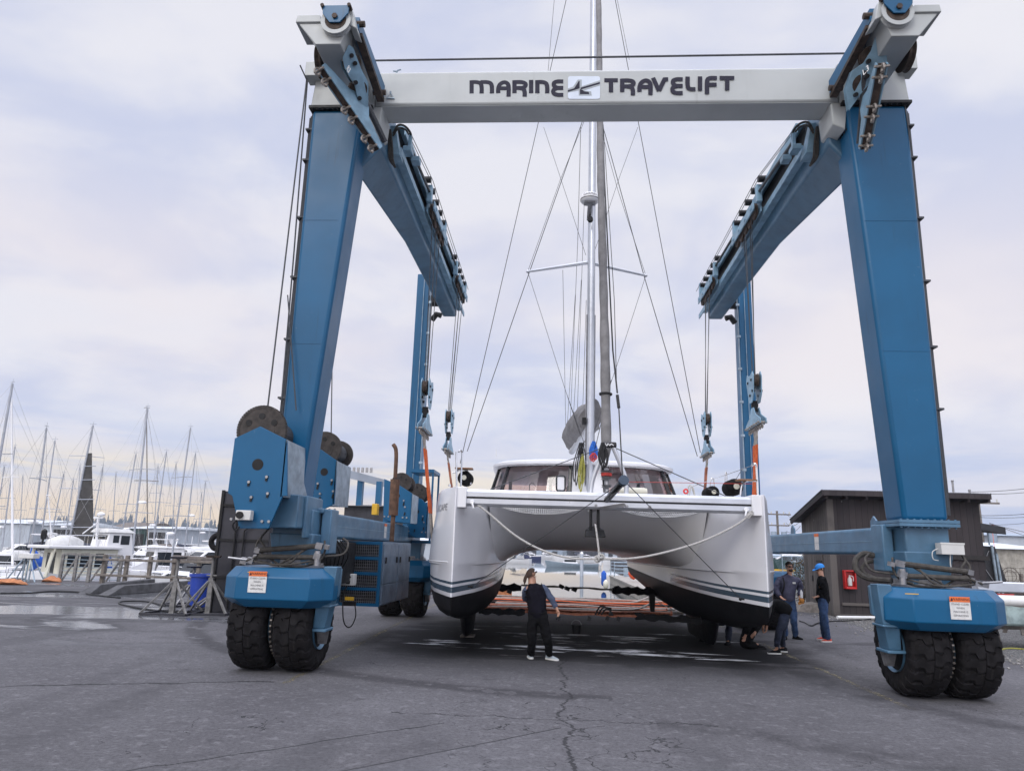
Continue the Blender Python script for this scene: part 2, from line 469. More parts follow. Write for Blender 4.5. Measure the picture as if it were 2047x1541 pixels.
    brk = t.noise(t.mapping(o, (.7, .7, 1), (2, 5, 0)), 1.1, 4, .6)
    b1 = t.ss((y - 15.25 + (x - .4) * .10).abs(), .66, .40) * t.ss(x, -3.2, -2.2) * t.ss(x, 4.4, 3.2)
    b2 = t.ss((y - 17.3).abs(), .85, .5) * t.ss(x, -2.0, -.6) * t.ss(x, 3.4, 1.8)
    b3 = t.ss((x - .62 - (t.noise(t.comb(0, y, 0), 2.5, 4, .7) - .5) * .7).abs(), .26, .05) * t.ss(y, 14.9, 15.2) * t.ss(y, 17.8, 17.2)
    band = b1.max(b2 * .9).max(b3)
    glint = t.ss(strk + band * .16 + (brk - .5) * .5, .66, .76) * t.ss(band, .02, .2)
    c = t.mix(glint * .95, c, (.60, .62, .66))
    t.put(b.inputs['Base Color'], c)
    t.put(b.inputs['Roughness'], t.mix(sheen, (.80, .80, .80), (.10, .10, .10)))
    t.put(b.inputs['Specular IOR Level'], t.math('MAXIMUM', sheen * .5, .14))
    h = t.mix(sheen * .94, t.mix(.5, fine, grit), (.5, .5, .5))
    h2 = t.mix(crack, h, (0, 0, 0))
    nb = t.new('ShaderNodeBump'); nb.inputs['Strength'].default_value = .55; nb.inputs['Distance'].default_value = .006
    t.put(nb.inputs['Height'], h2); t.l.new(nb.outputs[0], b.inputs['Normal'])
    return m
M['asphalt'] = ground_mat()

def gravel_mat():
    m = bpy.data.materials.new('gravel'); m.use_nodes = True
    t = NT(m.node_tree); b = t.n['Principled BSDF']; o = t.coord('Object')
    n = t.new('ShaderNodeTexVoronoi'); n.inputs['Scale'].default_value = 26; t.put(n.inputs['Vector'], o)
    g = t.noise(E(t, n.outputs['Color']), 2.2, 2, .5); big = t.noise(o, .5, 4, .6)
    c = t.mix(t.ss(g, .35, .65), (.10, .098, .094), (.27, .265, .255))
    c = t.mix(t.ss(big, .48, .7) * .5, c, (.10, .095, .085))
    c = t.mix(t.ss(E(t, n.outputs['Distance']), .30, .62) * .75, c, (.03, .03, .03))
    t.put(b.inputs['Base Color'], c); b.inputs['Roughness'].default_value = .9
    t.l.new(t.bump(1.0 - E(t, n.outputs['Distance']), .9, .03), b.inputs['Normal'])
    return m
M['gravel'] = gravel_mat()

def water_mat():
    m = bpy.data.materials.new('harbour_water'); m.use_nodes = True
    t = NT(m.node_tree); b = t.n['Principled BSDF']; o = t.coord('Object')
    b.inputs['Base Color'].default_value = (.020, .030, .032, 1); b.inputs['Roughness'].default_value = .03; b.inputs['IOR'].default_value = 1.33
    h = t.noise(t.mapping(o, (1, .35, 1)), .9, 4, .55)
    t.l.new(t.bump(h, .05, .05), b.inputs['Normal'])
    return m
M['water'] = water_mat()

WZ = -1.8
b = MB(); b.add([(-1600, -48, WZ), (1850, -48, WZ), (1850, 1430, WZ), (-1600, 1430, WZ)], [(0, 1, 2, 3)])
reg(b.build('water', 'water', smooth=0), kind='structure')
# yard: one asphalt deck with quay walls; it runs on behind the hut on the right
b = MB()
out = [(-140, -60), (140, -60), (140, 240), (17.5, 240), (14.5, 60), (9.9, 44), (9.6, 31.8), (-3.4, 31.8), (-8, 31.9), (-19.5, 32.2), (-27, 31.5), (-140, 31)]
b.add([(x, y, 0) for x, y in out] + [(x, y, -3) for x, y in out], [tuple(range(len(out)))] + [(i, i + len(out), (i + 1) % len(out) + len(out), (i + 1) % len(out)) for i in range(len(out))])
reg(b.build('asphalt_yard', 'asphalt', smooth=0), kind='structure')
# gravel strip with a ragged edge
b = MB(); r2 = random.Random(5); edge = []
y = 4.0
while y < 46:
    edge.append((9.0 + .22 * math.sin(y * .55) + r2.uniform(-.12, .12) + max(0, 14 - y) * .05, y)); y += .35
edge += [(12, 47), (15.5, 62)]
pts = edge + [(120, 230), (120, 4)]
b.add([(x, yy, .004) for x, yy in pts], [tuple(range(len(pts)))])
reg(b.build('gravel_verge', 'gravel', smooth=0), kind='structure')
# loose stones spilling over the edge
b = MB()
for i in range(700):
    yy = r2.uniform(11, 27); x = 9.0 + r2.gauss(.5, .55); s = r2.uniform(.008, .028)
    b.obox((x, yy, .004 + s * .35), (s * 2, s * 1.5, s), (r2.uniform(-.4, .4), r2.uniform(-.4, .4), r2.uniform(0, 3)))
M['stone'] = pmat('grey_stone', (.22, .21, .20), .9, var=.4, vscale=30)
reg(b.build('loose_gravel', 'stone', smooth=0), kind='stuff')

# worn yellow guide lines
def worn(name, col, wear):
    m = bpy.data.materials.new(name); m.use_nodes = True; t = NT(m.node_tree); b = t.n['Principled BSDF']; o = t.coord('Object')
    t.put(b.inputs['Base Color'], t.mix(t.noise(o, 20, 4, .7), col, tuple(c * .5 for c in col))); b.inputs['Roughness'].default_value = .8
    t.put(b.inputs['Alpha'], t.ss(t.noise(o, 14, 5, .75), wear, wear + .12) * t.ss(t.noise(o, .8, 3, .5), wear - .12, wear + .1)); return m
M['wornline'] = worn('worn_yellow_line', (.30, .26, .15), .47)
for x0, y0, x1, y1 in ((-3.72, 10.5, -4.2, 31.2), (4.75, 10.5, 4.55, 31.0)):
    b = MB(); n = 40
    vs = []
    for i in range(n + 1):
        t_ = i / n; x = x0 + (x1 - x0) * t_; yy = y0 + (y1 - y0) * t_
        vs += [(x - .05, yy, .004), (x + .05, yy, .004)]
    b.add(vs, [(2 * i, 2 * i + 1, 2 * i + 3, 2 * i + 2) for i in range(n)])
    reg(b.build('road_marking', 'wornline', smooth=0), kind='structure')
# ================================================================== the boat hoist
def build_hoist():
    H = thing('boat_hoist', 'huge blue and off white travelling boat hoist straddling the catamaran', 'boat hoist', (.7, 16, 0))
    def sx(side):
        return (lambda x: x) if side > 0 else (lambda x: 1.4 - x)
    # ---------------- tyre mesh shared by the wheels
    def tyre_mb():
        m = MB(); W, R = .285, .655
        prof = [(.30, -W + .08), (.40, -W + .02), (.52, -W), (.60, -W + .015), (.635, -W + .045), (R - .012, -W + .10), (R, -.12), (R, .12), (R - .012, W - .10),
                (.635, W - .045), (.60, W - .015), (.52, W), (.40, W - .02), (.30, W - .08)]
        m.lathe(prof, (0, 0, 0), 'X', 48)
        N = 22
        for s in (-1, 1):
            for k in range(N):
                a = 2 * PI * (k + (.5 if s > 0 else 0)) / N
                rings = []
                for (xx, da, wd_, rr) in ((.006, .00, .128, R + .034), (.07, .03, .124, R + .035), (.105, .03, .118, R + .035), (.135, -.05, .100, R + .033), (.20, -.05, .088, R + .024), (.235, .0, .080, R + .010), (W - .012, -.01, .074, R - .030), (W + .006, -.01, .066, R - .085)):
                    base = rr - .075
                    ring = []
                    for (aa, r_) in ((a + da - wd_ * .98, base), (a + da - wd_ * .90, rr), (a + da + wd_ * .90, rr), (a + da + wd_ * .98, base)):
                        ring.append((s * xx, -math.sin(aa) * r_, math.cos(aa) * r_))
                    rings.append(ring)
                m.loft(rings)
        return m
    def rim_mb():
        m = MB()
        m.lathe([(.02, .10), (.10, .10), (.12, .13), (.17, .13), (.20, .06), (.30, .07), (.335, .20), (.36, .27), (.375, .285), (.375, .25), (.34, .15), (.30, .02), (.30, -.02),
                 (.34, -.15), (.375, -.25), (.375, -.285), (.36, -.27), (.335, -.20), (.30, -.07), (.20, -.06), (.17, -.13), (.12, -.13), (.10, -.10), (.02, -.10)], (0, 0, 0), 'X', 32)
        for k in range(10):
            a = 2 * PI * k / 10
            for s in (-1, 1): m.cyl((s * .05, .25 * math.cos(a), .25 * math.sin(a)), (s * .085, .25 * math.cos(a), .25 * math.sin(a)), .018, n=6)
        return m
    tyre_o = None
    def wheel(x, y):
        nonlocal tyre_o
        if tyre_o is None:
            t = tyre_mb(); o = t.build('wheel', 'rubber', None, smooth=30); ORG[o.name] = Vector()
            r = rim_mb().build('rim', 'bluegrey', None); r.parent = o
            tyre_o = o
        else:
            o = tyre_o.copy(); COL.objects.link(o)
            r = tyre_o.children[0].copy(); COL.objects.link(r); r.parent = o
        o.parent = H; o.location = Vector((x, y, .69)) - ORG[H.name]
        o.rotation_euler = (rnd.uniform(0, .28), 0, 0)
    def sign_mb(x, y, z, w, h):
        b = MB(); b.box(x - w / 2, x + w / 2, y - .006, y, z - h / 2, z + h / 2)
        return b
    # ---------------- wheel bogies
    def bogie(side, yc, front):
        X = sx(side)
        for xx in (5.285, 5.975): wheel(X(xx), yc)
        d = yc - 11.6
        # hood: eight-cornered box over the wheels
        def ring(z, g, y0, y1, c=.28):
            x0, x1 = 4.68 + g, 6.34 - g
            y0 += g; y1 -= g
            return [(X(q[0]), q[1] + d, z) for q in ((x0 + c, y0), (x1 - c, y0), (x1, y0 + c), (x1, y1 - c), (x1 - c, y1), (5.4 + g, y1), (4.93 + g, 11.55 - g), (x0, 11.2), (x0, y0 + c))]
        b = MB(); b.loft([ring(.97, .13, 10.7, 12.5), ring(1.09, 0, 10.7, 12.5), ring(1.40, 0, 10.7, 12.5), ring(1.54, .09, 10.7, 12.5)])
        hood = b.build('wheel_hood', 'blue', H, bevel=.012, smooth=25)
        # strut carrying the axle, on the inner side
        XS = X if side > 0 else (lambda x: X(x + .05))
        b = MB()
        b.hexa([(XS(4.79), 11.2 + d, .66), (XS(4.97), 11.2 + d, .66), (XS(4.97), 11.5 + d, .66), (XS(4.79), 11.5 + d, .66),
                (XS(4.68), 11.04 + d, 1.05), (XS(4.9), 11.04 + d, 1.05), (XS(4.9), 11.34 + d, 1.05), (XS(4.68), 11.34 + d, 1.05)])
        b.hexa([(XS(4.66), 11.02 + d, 1.02), (XS(4.86), 11.02 + d, 1.02), (XS(4.86), 11.26 + d, 1.02), (XS(4.66), 11.26 + d, 1.02),
                (XS(4.60), 10.97 + d, 1.575), (XS(4.80), 10.97 + d, 1.575), (XS(4.80), 11.22 + d, 1.575), (XS(4.60), 11.22 + d, 1.575)])
        b.box(*sorted((XS(4.655), XS(4.93))), 11.01 + d, 11.38 + d, .985, 1.02)
        b.box(*sorted((XS(4.76), XS(5.02))), 11.17 + d, 11.56 + d, .615, .66)
        b.build('axle_strut', 'bluegrey', H, bevel=.012)
        b = MB(); b.cyl((XS(4.85), yc, .69), (XS(6.1), yc, .69), .07)
        b.prism([(XS(4.82), 11.28 + d, .615), (XS(4.82), 11.58 + d, .615), (XS(4.82), 11.47 + d, .42), (XS(4.82), 11.39 + d, .42)], (XS(4.82), 0, 0), (XS(4.93), 0, 0))
        b.build('axle', 'steel', H)
        b = MB()
        b.hexa([(XS(4.62), 11.24 + d, 1.12), (XS(4.9), 11.24 + d, 1.08), (XS(4.9), 11.5 + d, 1.08), (XS(4.64), 11.38 + d, 1.14), (XS(4.60), 11.24 + d, 1.55), (XS(4.9), 11.24 + d, 1.57), (XS(4.9), 11.5 + d, 1.57), (XS(4.63), 11.38 + d, 1.54)])
        b.build('motor_cover', 'bluegrey', H, bevel=.02)
        # drive chain guard between the tyres
        b = MB(); b.lathe([(.05, -.018), (.50, -.018), (.50, .018), (.05, .018)], (X(5.63), yc, .69), 'X', 32)
        g = b.build('chain_wheel', 'black', H)
        b = MB()
        for k in range(40):
            a = 2 * PI * k / 40
            b.obox((X(5.63), yc + .512 * math.cos(a), .69 + .512 * math.sin(a)), (.03, .022, .022), (a, 0, 0))
        b.build('chain', 'shackle', g)
        # king pin column and steering linkage above the hood
        b = MB()
        b.hexa([(X(5.2), 11.25 + d, 1.45), (X(5.74), 11.25 + d, 1.45), (X(5.74), 11.8 + d, 1.45), (X(5.2), 11.8 + d, 1.45),
                (X(5.12), 11.18 + d, 2.05), (X(5.82), 11.18 + d, 2.05), (X(5.82), 11.85 + d, 2.05), (X(5.12), 11.85 + d, 2.05)])
        b.build('king_post', 'bluegrey', H, bevel=.02)
        b = MB(); b.lathe([(.05, 0), (.42, 0), (.42, .07), (.36, .09), (.36, .15), (.05, .15)], (X(5.47), yc - .05, 1.50), 'Z', 28)
        for k in range(14):
            a = 2 * PI * k / 14; b.cyl((X(5.47) + .39 * math.cos(a), yc - .05 + .39 * math.sin(a), 1.55), (X(5.47) + .39 * math.cos(a), yc - .05 + .39 * math.sin(a), 1.605), .017, n=6)
        b.build('slewing_ring', 'steel', H)
        if front:
            b = MB()
            b.tube([(X(4.98), 11.0 + d, 1.87), (X(5.9), 10.98 + d, 1.78)], .042, 10)
            b.tube([(X(4.98), 10.98 + d, 1.70), (X(5.86), 10.96 + d, 1.69)], .040, 10)
            hs = [[(4.95, 11.2, 1.95), (4.9, 11.1, 1.80), (4.94, 11.02, 1.66), (5.1, 10.98, 1.60)], [(5.2, 11.0, 1.82), (5.35, 10.9, 1.62), (5.6, 10.92, 1.58), (5.85, 11.0, 1.62)],
                  [(5.1, 11.05, 1.86), (5.3, 10.95, 1.72), (5.5, 10.95, 1.6), (5.6, 11.1, 1.56)], [(5.95, 11.2, 2.0), (5.98, 11.1, 1.85), (5.9, 11.0, 1.7), (6.05, 10.95, 1.62)],
                  [(4.75, 11.5, 2.0), (4.62, 11.35, 1.92), (4.66, 11.25, 1.76), (4.9, 11.1, 1.72)], [(5.82, 11.15, 2.12), (5.9, 11.05, 1.95), (5.8, 11.0, 1.8), (5.95, 11.0, 1.60)],
                  [(5.0, 11.0, 1.66), (5.4, 10.86, 1.58), (5.8, 10.9, 1.6), (6.1, 11.1, 1.64)], [(5.0, 11.1, 1.62), (5.2, 11.0, 1.56), (5.5, 10.98, 1.57), (5.7, 11.02, 1.66)]]
            for q in hs: b.tube(arc_pts([(X(p[0]), p[1] + d, p[2]) for p in q], 5), .016, 6)
            b.each('steering_hose', 'hose', H)
            b = MB()
            for (xx, yy, zz, w) in ((4.96, 11.0, 1.87, .1), (4.97, 10.98, 1.72, .1), (4.86, 11.05, 1.86, .07), (5.9, 10.98, 1.78, .08), (6.0, 11.0, 1.63, .09), (5.95, 11.05, 1.68, .06), (6.12, 11.05, 1.62, .1)):
                b.obox((X(xx), yy + d, zz), (w, .09, w * .9), (.1, .2, .1))
            b.cyl((X(4.97), 10.98 + d, 1.58), (X(4.97), 10.98 + d, 1.80), .045, n=10)
            b.tube([(X(6.0), 11.0 + d, 1.63), (X(6.35), 11.0 + d, 1.66)], .018, 6)
            b.each('steering_fitting', 'steel', H)
        return hood
    for side, nm in ((-1, 0), (1, 1)):
        hood = bogie(side, 11.6, True)
        bogie(side, 20.95, False)
        # warning sign on the front hood
        xs, zs = (-4.335, 1.335) if side < 0 else (5.575, 1.30)
        b = MB(); b.box(xs - .135, xs + .135, 10.688, 10.698, zs - .15, zs + .08); s0 = b.build('warning_sign', 'signwhite', hood)
        # (orange header and wording are the sign's own marks)
        b = MB(); b.m = 0; b.box(xs - .135, xs + .135, 10.684, 10.690, zs + .08, zs + .15)
        b.m = 1
        text_into(b, 'WARNING', .052, (xs + .016, 10.683, zs + .114), (1, 0, 0), (0, 0, 1), extrude=.001)
        b.add([(xs - .128, 10.681, zs + .092), (xs - .098, 10.681, zs + .092), (xs - .113, 10.681, zs + .132)], [(0, 1, 2)])
        b.m = 2
        for i, ln in enumerate(('STAND CLEAR', 'WHEN', 'MACHINE IS', 'OPERATING')):
            text_into(b, ln, .036, (xs, 10.686, zs + .050 - .050 * i), (1, 0, 0), (0, 0, 1), extrude=.001)
        b.build('sign_print', ['signorange', 'ink', 'inkfaded'], hood, smooth=0, recalc=False)
        b = MB(); xa = 4.86 if side > 0 else -4.5
        b.box(xa, xa + .18, 10.70, 10.708, 1.462, 1.474); b.build('yellow_tag', 'yellow', hood)
    # ---------------- legs
    for side in (-1, 1):
        X = sx(side)
        b = MB()
        ib, it = (5.16, 4.82) if side > 0 else (5.40, 4.92)
        b.hexa([(X(ib), 11.2, 2.50), (X(5.81), 11.2, 2.50), (X(5.81), 11.82, 2.50), (X(ib), 11.82, 2.50), (X(it), 11.2, 9.42), (X(5.83), 11.2, 9.42), (X(5.83), 11.82, 9.42), (X(it), 11.82, 9.42)])
        leg = b.build('leg', 'blue', H, bevel=.06, seg=3)
        b = MB(); w_ = 5.04 if side > 0 else 5.3; b.box(*sorted((X(w_), X(5.90))), 11.08, 11.95, 2.41, 2.455); b.box(*sorted((X(w_), X(5.90))), 11.08, 11.95, 2.462, 2.505)
        for k in range(9 if side > 0 else 0):
            for yy in (11.10,):
                b.cyl((X(5.08 + .097 * k), yy + .02, 2.385), (X(5.08 + .097 * k), yy + .02, 2.52), .016, n=6)
        b.build('leg_flange', 'bluegrey', H)
        b = MB(); b.box(*sorted((X(4.74), X(5.88))), 11.13, 11.93, 9.425, 9.475)
        for k in range(12): b.cyl((X(4.80 + .093 * k), 11.165, 9.40), (X(4.80 + .093 * k), 11.165, 9.485), .018, n=6)
        b.build('leg_flange', 'black', H)
        # corner box (off white)
        b = MB(); b.hexa([(X(4.72), 11.17, 9.48), (X(5.86), 11.17, 9.48), (X(5.86), 11.9, 9.48), (X(4.72), 11.9, 9.48), (X(4.72), 11.17, 10.22), (X(5.80), 11.17, 10.22), (X(5.80), 11.9, 10.22), (X(4.72), 11.9, 10.22)])
        b.hexa([(X(4.60), 11.25, 9.10), (X(4.80), 11.25, 9.0), (X(4.80), 11.82, 9.0), (X(4.60), 11.82, 9.10), (X(4.58), 11.23, 9.50), (X(4.86), 11.23, 9.50), (X(4.86), 11.84, 9.50), (X(4.58), 11.84, 9.50)])
        b.build('corner_box', 'offwhite', H, bevel=.02)
        b = MB()
        for k in range(7): b.cyl((X(4.83), 11.3 + k * .085, 9.03 + k * .0), (X(4.90), 11.3 + k * .085, 9.03), .022, n=6)
        b.each('corner_bolt', 'rust', H)
        # rear leg
        b = MB(); b.hexa([(X(5.42), 21.2, 1.9), (X(5.85), 21.2, 1.9), (X(5.85), 21.75, 1.9), (X(5.42), 21.75, 1.9), (X(5.46), 21.2, 10.3), (X(5.86), 21.2, 10.3), (X(5.86), 21.75, 10.3), (X(5.46), 21.75, 10.3)])
        b.build('leg', 'blue', H, bevel=.03)
        b = MB(); b.box(*sorted((X(5.0), X(5.5))), 21.25, 21.6, 9.35, 9.6); b.tube([(X(5.3), 21.1, 8.75), (X(5.15), 21.0, 8.9), (X(5.0), 21.0, 8.85)], .09, 8); b.build('leg_bracket', 'black', H, bevel=.01)
        # side beam along the top
        def sec(y, zo, zi, zt): return [(X(5.08), y, zo), (X(4.64), y, zi), (X(4.64), y, zt), (X(5.08), y, zt)]
        b = MB(); b.loft([sec(11.6, 8.42, 8.95, 10.0), sec(15.8, 8.93, 9.03, 10.0), sec(18.5, 9.0, 9.05, 10.0), sec(21.75, 9.06, 9.06, 9.95)])
        bm_ = b.build('side_beam', 'bluegrey', H, bevel=.05, seg=3)
        b = MB()
        b.box(*sorted((X(4.46), X(4.64))), 12.6, 21.85, 9.94, 9.99); b.box(*sorted((X(4.46), X(4.49))), 12.6, 21.85, 9.80, 9.94)
        b.box(*sorted((X(4.50), X(4.64))), 12.4, 21.85, 9.30, 9.34); b.box(*sorted((X(4.47), X(4.50))), 12.4, 22.3, 9.26, 9.40)
        b.build('trolley_rail', 'lightblue', bm_)
        b = MB(); b.box(*sorted((X(4.60), X(4.635))), 12.5, 21.6, 9.36, 9.92); b.build('recess_shade', 'black', bm_)  # black slab painting the shade of the channel behind the rails
        # trolleys with sheaves
        for (y0, y1) in ((14.9, 16.9), (19.3, 21.2)):
            b = MB()
            b.box(*sorted((X(4.40), X(4.43))), y0, y1, 9.32, 9.60); b.box(*sorted((X(4.24), X(4.27))), y0, y1, 9.36, 9.56)
            for k in range(4): b.cyl((X(4.22), y0 + .2 + k * (y1 - y0 - .4) / 3, 9.46), (X(4.60), y0 + .2 + k * (y1 - y0 - .4) / 3, 9.46), .05, n=8)
            b.box(*sorted((X(4.3), X(4.42))), y0 - .12, y0 + .02, 9.5, 9.9); b.box(*sorted((X(4.3), X(4.42))), y1 - .02, y1 + .12, 9.6, 10.05)
            tr = b.build('trolley', 'lightblue', H, bevel=.008)
            b = MB()
            for k in range(5):
                yy = y0 + .25 + k * (y1 - y0 - .5) / 4
                b.lathe([(.03, -.03), (.17, -.03), (.19, -.02), (.16, 0), (.19, .02), (.17, .03), (.03, .03)], (X(4.34), yy, 9.42 - .03 * (k % 2)), 'X', 18)
            b.each('sheave', 'rust', tr)
            b = MB()
            for k in range(5):
                yy = y0 - .2 + k * (y1 - y0 + .2) / 4
                b.cyl((X(4.32), yy, 9.98), (X(4.50), yy, 9.98), .075, n=12)
            b.each('roller', 'black', tr)
        # hose reel bracket at the front end of the beam
        b = MB(); b.hexa([(X(4.42), 12.05, 9.05), (X(4.62), 12.05, 9.05), (X(4.62), 12.4, 9.05), (X(4.42), 12.4, 9.05), (X(4.52), 12.0, 9.62), (X(4.62), 12.0, 9.62), (X(4.62), 12.2, 9.62), (X(4.52), 12.2, 9.62)])
        b.box(*sorted((X(4.24), X(4.40))), 12.2, 12.45, 9.22, 9.32); b.box(*sorted((X(4.26), X(4.32))), 12.25, 12.35, 9.25, 9.6)
        b.box(*sorted((X(4.12), X(4.28))), 12.4, 12.6, 9.12, 9.22)
        b.build('hose_bracket', 'lightblue', H, bevel=.008)
        b = MB()
        b.tube(arc_pts([(X(4.55), 12.0, 9.45), (X(4.47), 12.0, 9.62), (X(4.36), 12.1, 9.66), (X(4.28), 12.25, 9.6), (X(4.28), 12.3, 9.45)], 6), .022, 8)
        b.tube(arc_pts([(X(4.55), 12.0, 9.40), (X(4.46), 12.0, 9.56), (X(4.36), 12.1, 9.60), (X(4.30), 12.2, 9.55)], 6), .018, 8)
        for k in range(3): b.tube(arc_pts([(X(4.66 - .03 * k), 11.95, 9.5), (X(4.62 - .03 * k), 12.0, 9.2), (X(4.60 - .03 * k), 12.05, 8.95), (X(4.52), 12.2, 8.86)], 5), .02, 7)
        b.each('hydraulic_hose', 'hose', H)
        b = MB()
        for (xx, zz) in ((4.38, 10.08), (4.30, 10.02)): b.tube([(X(xx), 12.4, zz - .35), (X(xx), 14.8, zz), (X(xx), 21.7, zz - .05)], .008, 6)
        b.tube([(X(4.36), 12.5, 9.55), (X(4.36), 14.9, 9.75)], .03, 8); b.tube([(X(4.36), 17.3, 9.75), (X(4.36), 19.2, 9.80)], .03, 8)
        b.each('trolley_cable', 'wire', H)
        # lower sill beam
        b = MB(); b.box(*sorted((X(5.30), X(5.83))), 11.85, 21.2, 2.0, 2.44)
        sb = b.build('sill_beam', 'bluegrey', H, bevel=.05, seg=3)
        b = MB(); b.box(*sorted((X(5.17), X(5.80))), 11.22, 11.9, 1.98, 2.42); b.build('sill_joint', 'bluegrey', H, bevel=.02)
        b = MB(); b.box(*sorted((X(4.98), X(5.14))), 11.55, 11.95, 1.75, 2.45); b.box(*sorted((X(5.10), X(5.32))), 11.5, 12.0, 2.38, 2.46); b.build('hanger_plate', 'bluegrey', H, bevel=.02)
        b = MB(); xs = X(5.296); ys = 15.2 if side > 0 else 16.6
        b.box(xs - .004, xs + .004, ys, ys + .22, 2.08, 2.34); b.build('warning_sign', 'signwhite', sb)
        b = MB(); b.box(xs - .007, xs + .007, ys, ys + .22, 2.34, 2.40); b.build('sign_print', 'signorange', sb)
        b = MB(); b.box(*sorted((X(5.296), X(5.292))), 11.9, 21.2, 2.215, 2.222); b.build('weld_seam', 'lightblue', sb)
        if side > 0:
            b = MB()
            for yy in (12.7, 17.0): b.prism([(5.4, yy, 2.44), (5.4, yy + .26, 2.44), (5.4, yy + .24, 2.56), (5.4, yy + .13, 2.64), (5.4, yy + .02, 2.56)], (5.4, 0, 0), (5.43, 0, 0))
            b.each('lifting_eye', 'bluegrey', sb)
            b = MB(); b.tube(arc_pts([(4.98, 11.9, 1.98), (4.82, 11.9, 2.0), (4.68, 11.85, 1.9), (4.66, 11.8, 1.75), (4.78, 11.7, 1.64), (5.0, 11.4, 1.62)], 6), .045, 8)
            b.tube(arc_pts([(5.0, 11.95, 1.9), (4.85, 11.95, 1.85), (4.80, 11.9, 1.72), (4.95, 11.6, 1.6)], 6), .03, 8); b.each('supply_hose', 'hose', H)
            b = MB(); b.box(5.56, 5.88, 11.0, 11.17, 2.02, 2.18); b.box(5.55, 5.89, 10.995, 11.0, 2.16, 2.185); jb = b.build('junction_box', 'greybox', H, bevel=.01)
            b = MB(); b.tube(arc_pts([(5.70, 11.05, 2.02), (5.69, 11.05, 1.85), (5.75, 11.05, 1.76), (5.9, 11.1, 1.75)], 5), .008, 6); b.tube(arc_pts([(5.56, 11.1, 2.1), (5.48, 11.1, 2.05), (5.48, 11.1, 1.95), (5.56, 11.12, 1.93)], 5), .007, 6); b.build('cable', 'greybox', jb)
        # front arm (off white) reaching forward over the corner
        b = MB()
        F = [(X(5.52), 9.5, 9.80), (X(4.72), 9.5, 9.80), (X(4.82), 9.5, 9.42), (X(5.22), 9.5, 9.42)]
        Bk = [(X(5.52), 11.3, 10.22), (X(4.72), 11.3, 10.22), (X(4.86), 11.3, 9.50), (X(5.28), 11.3, 9.50)]
        b.loft([F, Bk])
        b.prism([(X(5.56), 9.47, 9.80), (X(5.14), 9.47, 9.80), (X(5.18), 9.47, 9.93), (X(5.54), 9.47, 9.93)], (0, 9.47, 0), (0, 10.0, 0))
        b.prism([(X(4.70), 9.45, 9.72), (X(4.58), 9.45, 9.66), (X(4.66), 9.45, 9.98), (X(4.74), 9.45, 9.98)], (0, 9.45, 0), (0, 9.8, 0))
        arm = b.build('front_arm', 'offwhite', H, bevel=.012)
        b = MB(); b.prism([(X(4.69), 9.36, 10.0), (X(5.11), 9.36, 10.0), (X(5.10), 9.36, 9.86), (X(4.98), 9.36, 9.70), (X(4.82), 9.36, 9.70), (X(4.70), 9.36, 9.86)], (0, 9.36, 0), (0, 9.385, 0))
        b.box(*sorted((X(4.70), X(5.10))), 9.385, 9.9, 9.975, 10.0)
        b.build('sheave_bracket', 'blue', H, bevel=.004)
        b = MB(); b.lathe([(.03, -.04), (.10, -.03), (.15, -.03), (.17, -.05), (.235, -.05), (.235, -.03), (.20, 0), (.235, .03), (.235, .05), (.03, .05)], (X(4.90), 9.45, 9.77), 'Y', 32)
        sh = b.build('sheave', 'offwhite', H)
        b = MB(); b.cyl((X(4.90), 9.33, 9.80), (X(4.90), 9.37, 9.80), .045, n=6)
        for (xx, zz) in ((4.69, 9.99), (5.11, 9.99)): b.cyl((X(xx), 9.33, zz), (X(xx), 9.45, zz), .03, n=8)
        b.cyl((X(4.9), 9.398, 9.77), (X(4.9), 9.402, 9.77), .165, n=24)
        b.build('sheave_pin', 'rust', sh)
        # the big side sheave on the arm and the rope going down to the winch
        b = MB(); b.lathe([(.03, -.03), (.20, -.03), (.25, -.05), (.27, -.05), (.24, 0), (.27, .05), (.25, .05), (.20, .03), (.03, .03)], (X(5.33), 10.15, 9.60), 'X', 32); b.build('sheave', 'rust', H)
        b = MB(); b.hexa([(X(4.60), 9.62, 9.78), (X(4.72), 9.62, 9.78), (X(4.68), 11.15, 9.58), (X(4.54), 11.15, 9.58), (X(4.60), 9.62, 10.0), (X(4.72), 9.62, 10.0), (X(4.68), 11.15, 9.86), (X(4.54), 11.15, 9.86)]); rl = b.build('trolley_rail', 'blue', H, bevel=.006)
        b = MB(); b.hexa([(X(4.56), 9.7, 9.72), (X(4.68), 9.7, 9.72), (X(4.64), 11.1, 9.50), (X(4.52), 11.1, 9.50), (X(4.56), 9.7, 9.775), (X(4.68), 9.7, 9.775), (X(4.64), 11.1, 9.575), (X(4.52), 11.1, 9.575)]); b.build('rail_channel', 'rust', rl); b = MB(); b.cyl((X(4.48), 11.0, 9.62), (X(4.7), 11.0, 9.62), .05, n=10); b.cyl((X(4.52), 9.66, 9.9), (X(4.7), 9.66, 9.9), .05, n=10); b.each('roller', 'rust', rl)
        b = MB(); b.box(*sorted((X(5.70), X(5.96))), 11.0, 11.3, 9.98, 10.26); b.cyl((X(5.63), 11.05, 10.12), (X(5.63), 10.9, 10.12), .04); b.build('rope_guide', 'offwhite', H, bevel=.01)
    # ---------------- crossbeam with lettering
    b = MB(); b.box(-3.32, 4.72, 11.2, 11.76, 9.5, 10.18)
    cb = b.build('crossbeam', 'offwhite', H, bevel=.05, seg=3)
    b = MB(); b.box(-3.3, 4.7, 11.22, 11.74, 9.494, 9.499); b.build('bottom_plate', 'offwhite', cb)
    b = MB()
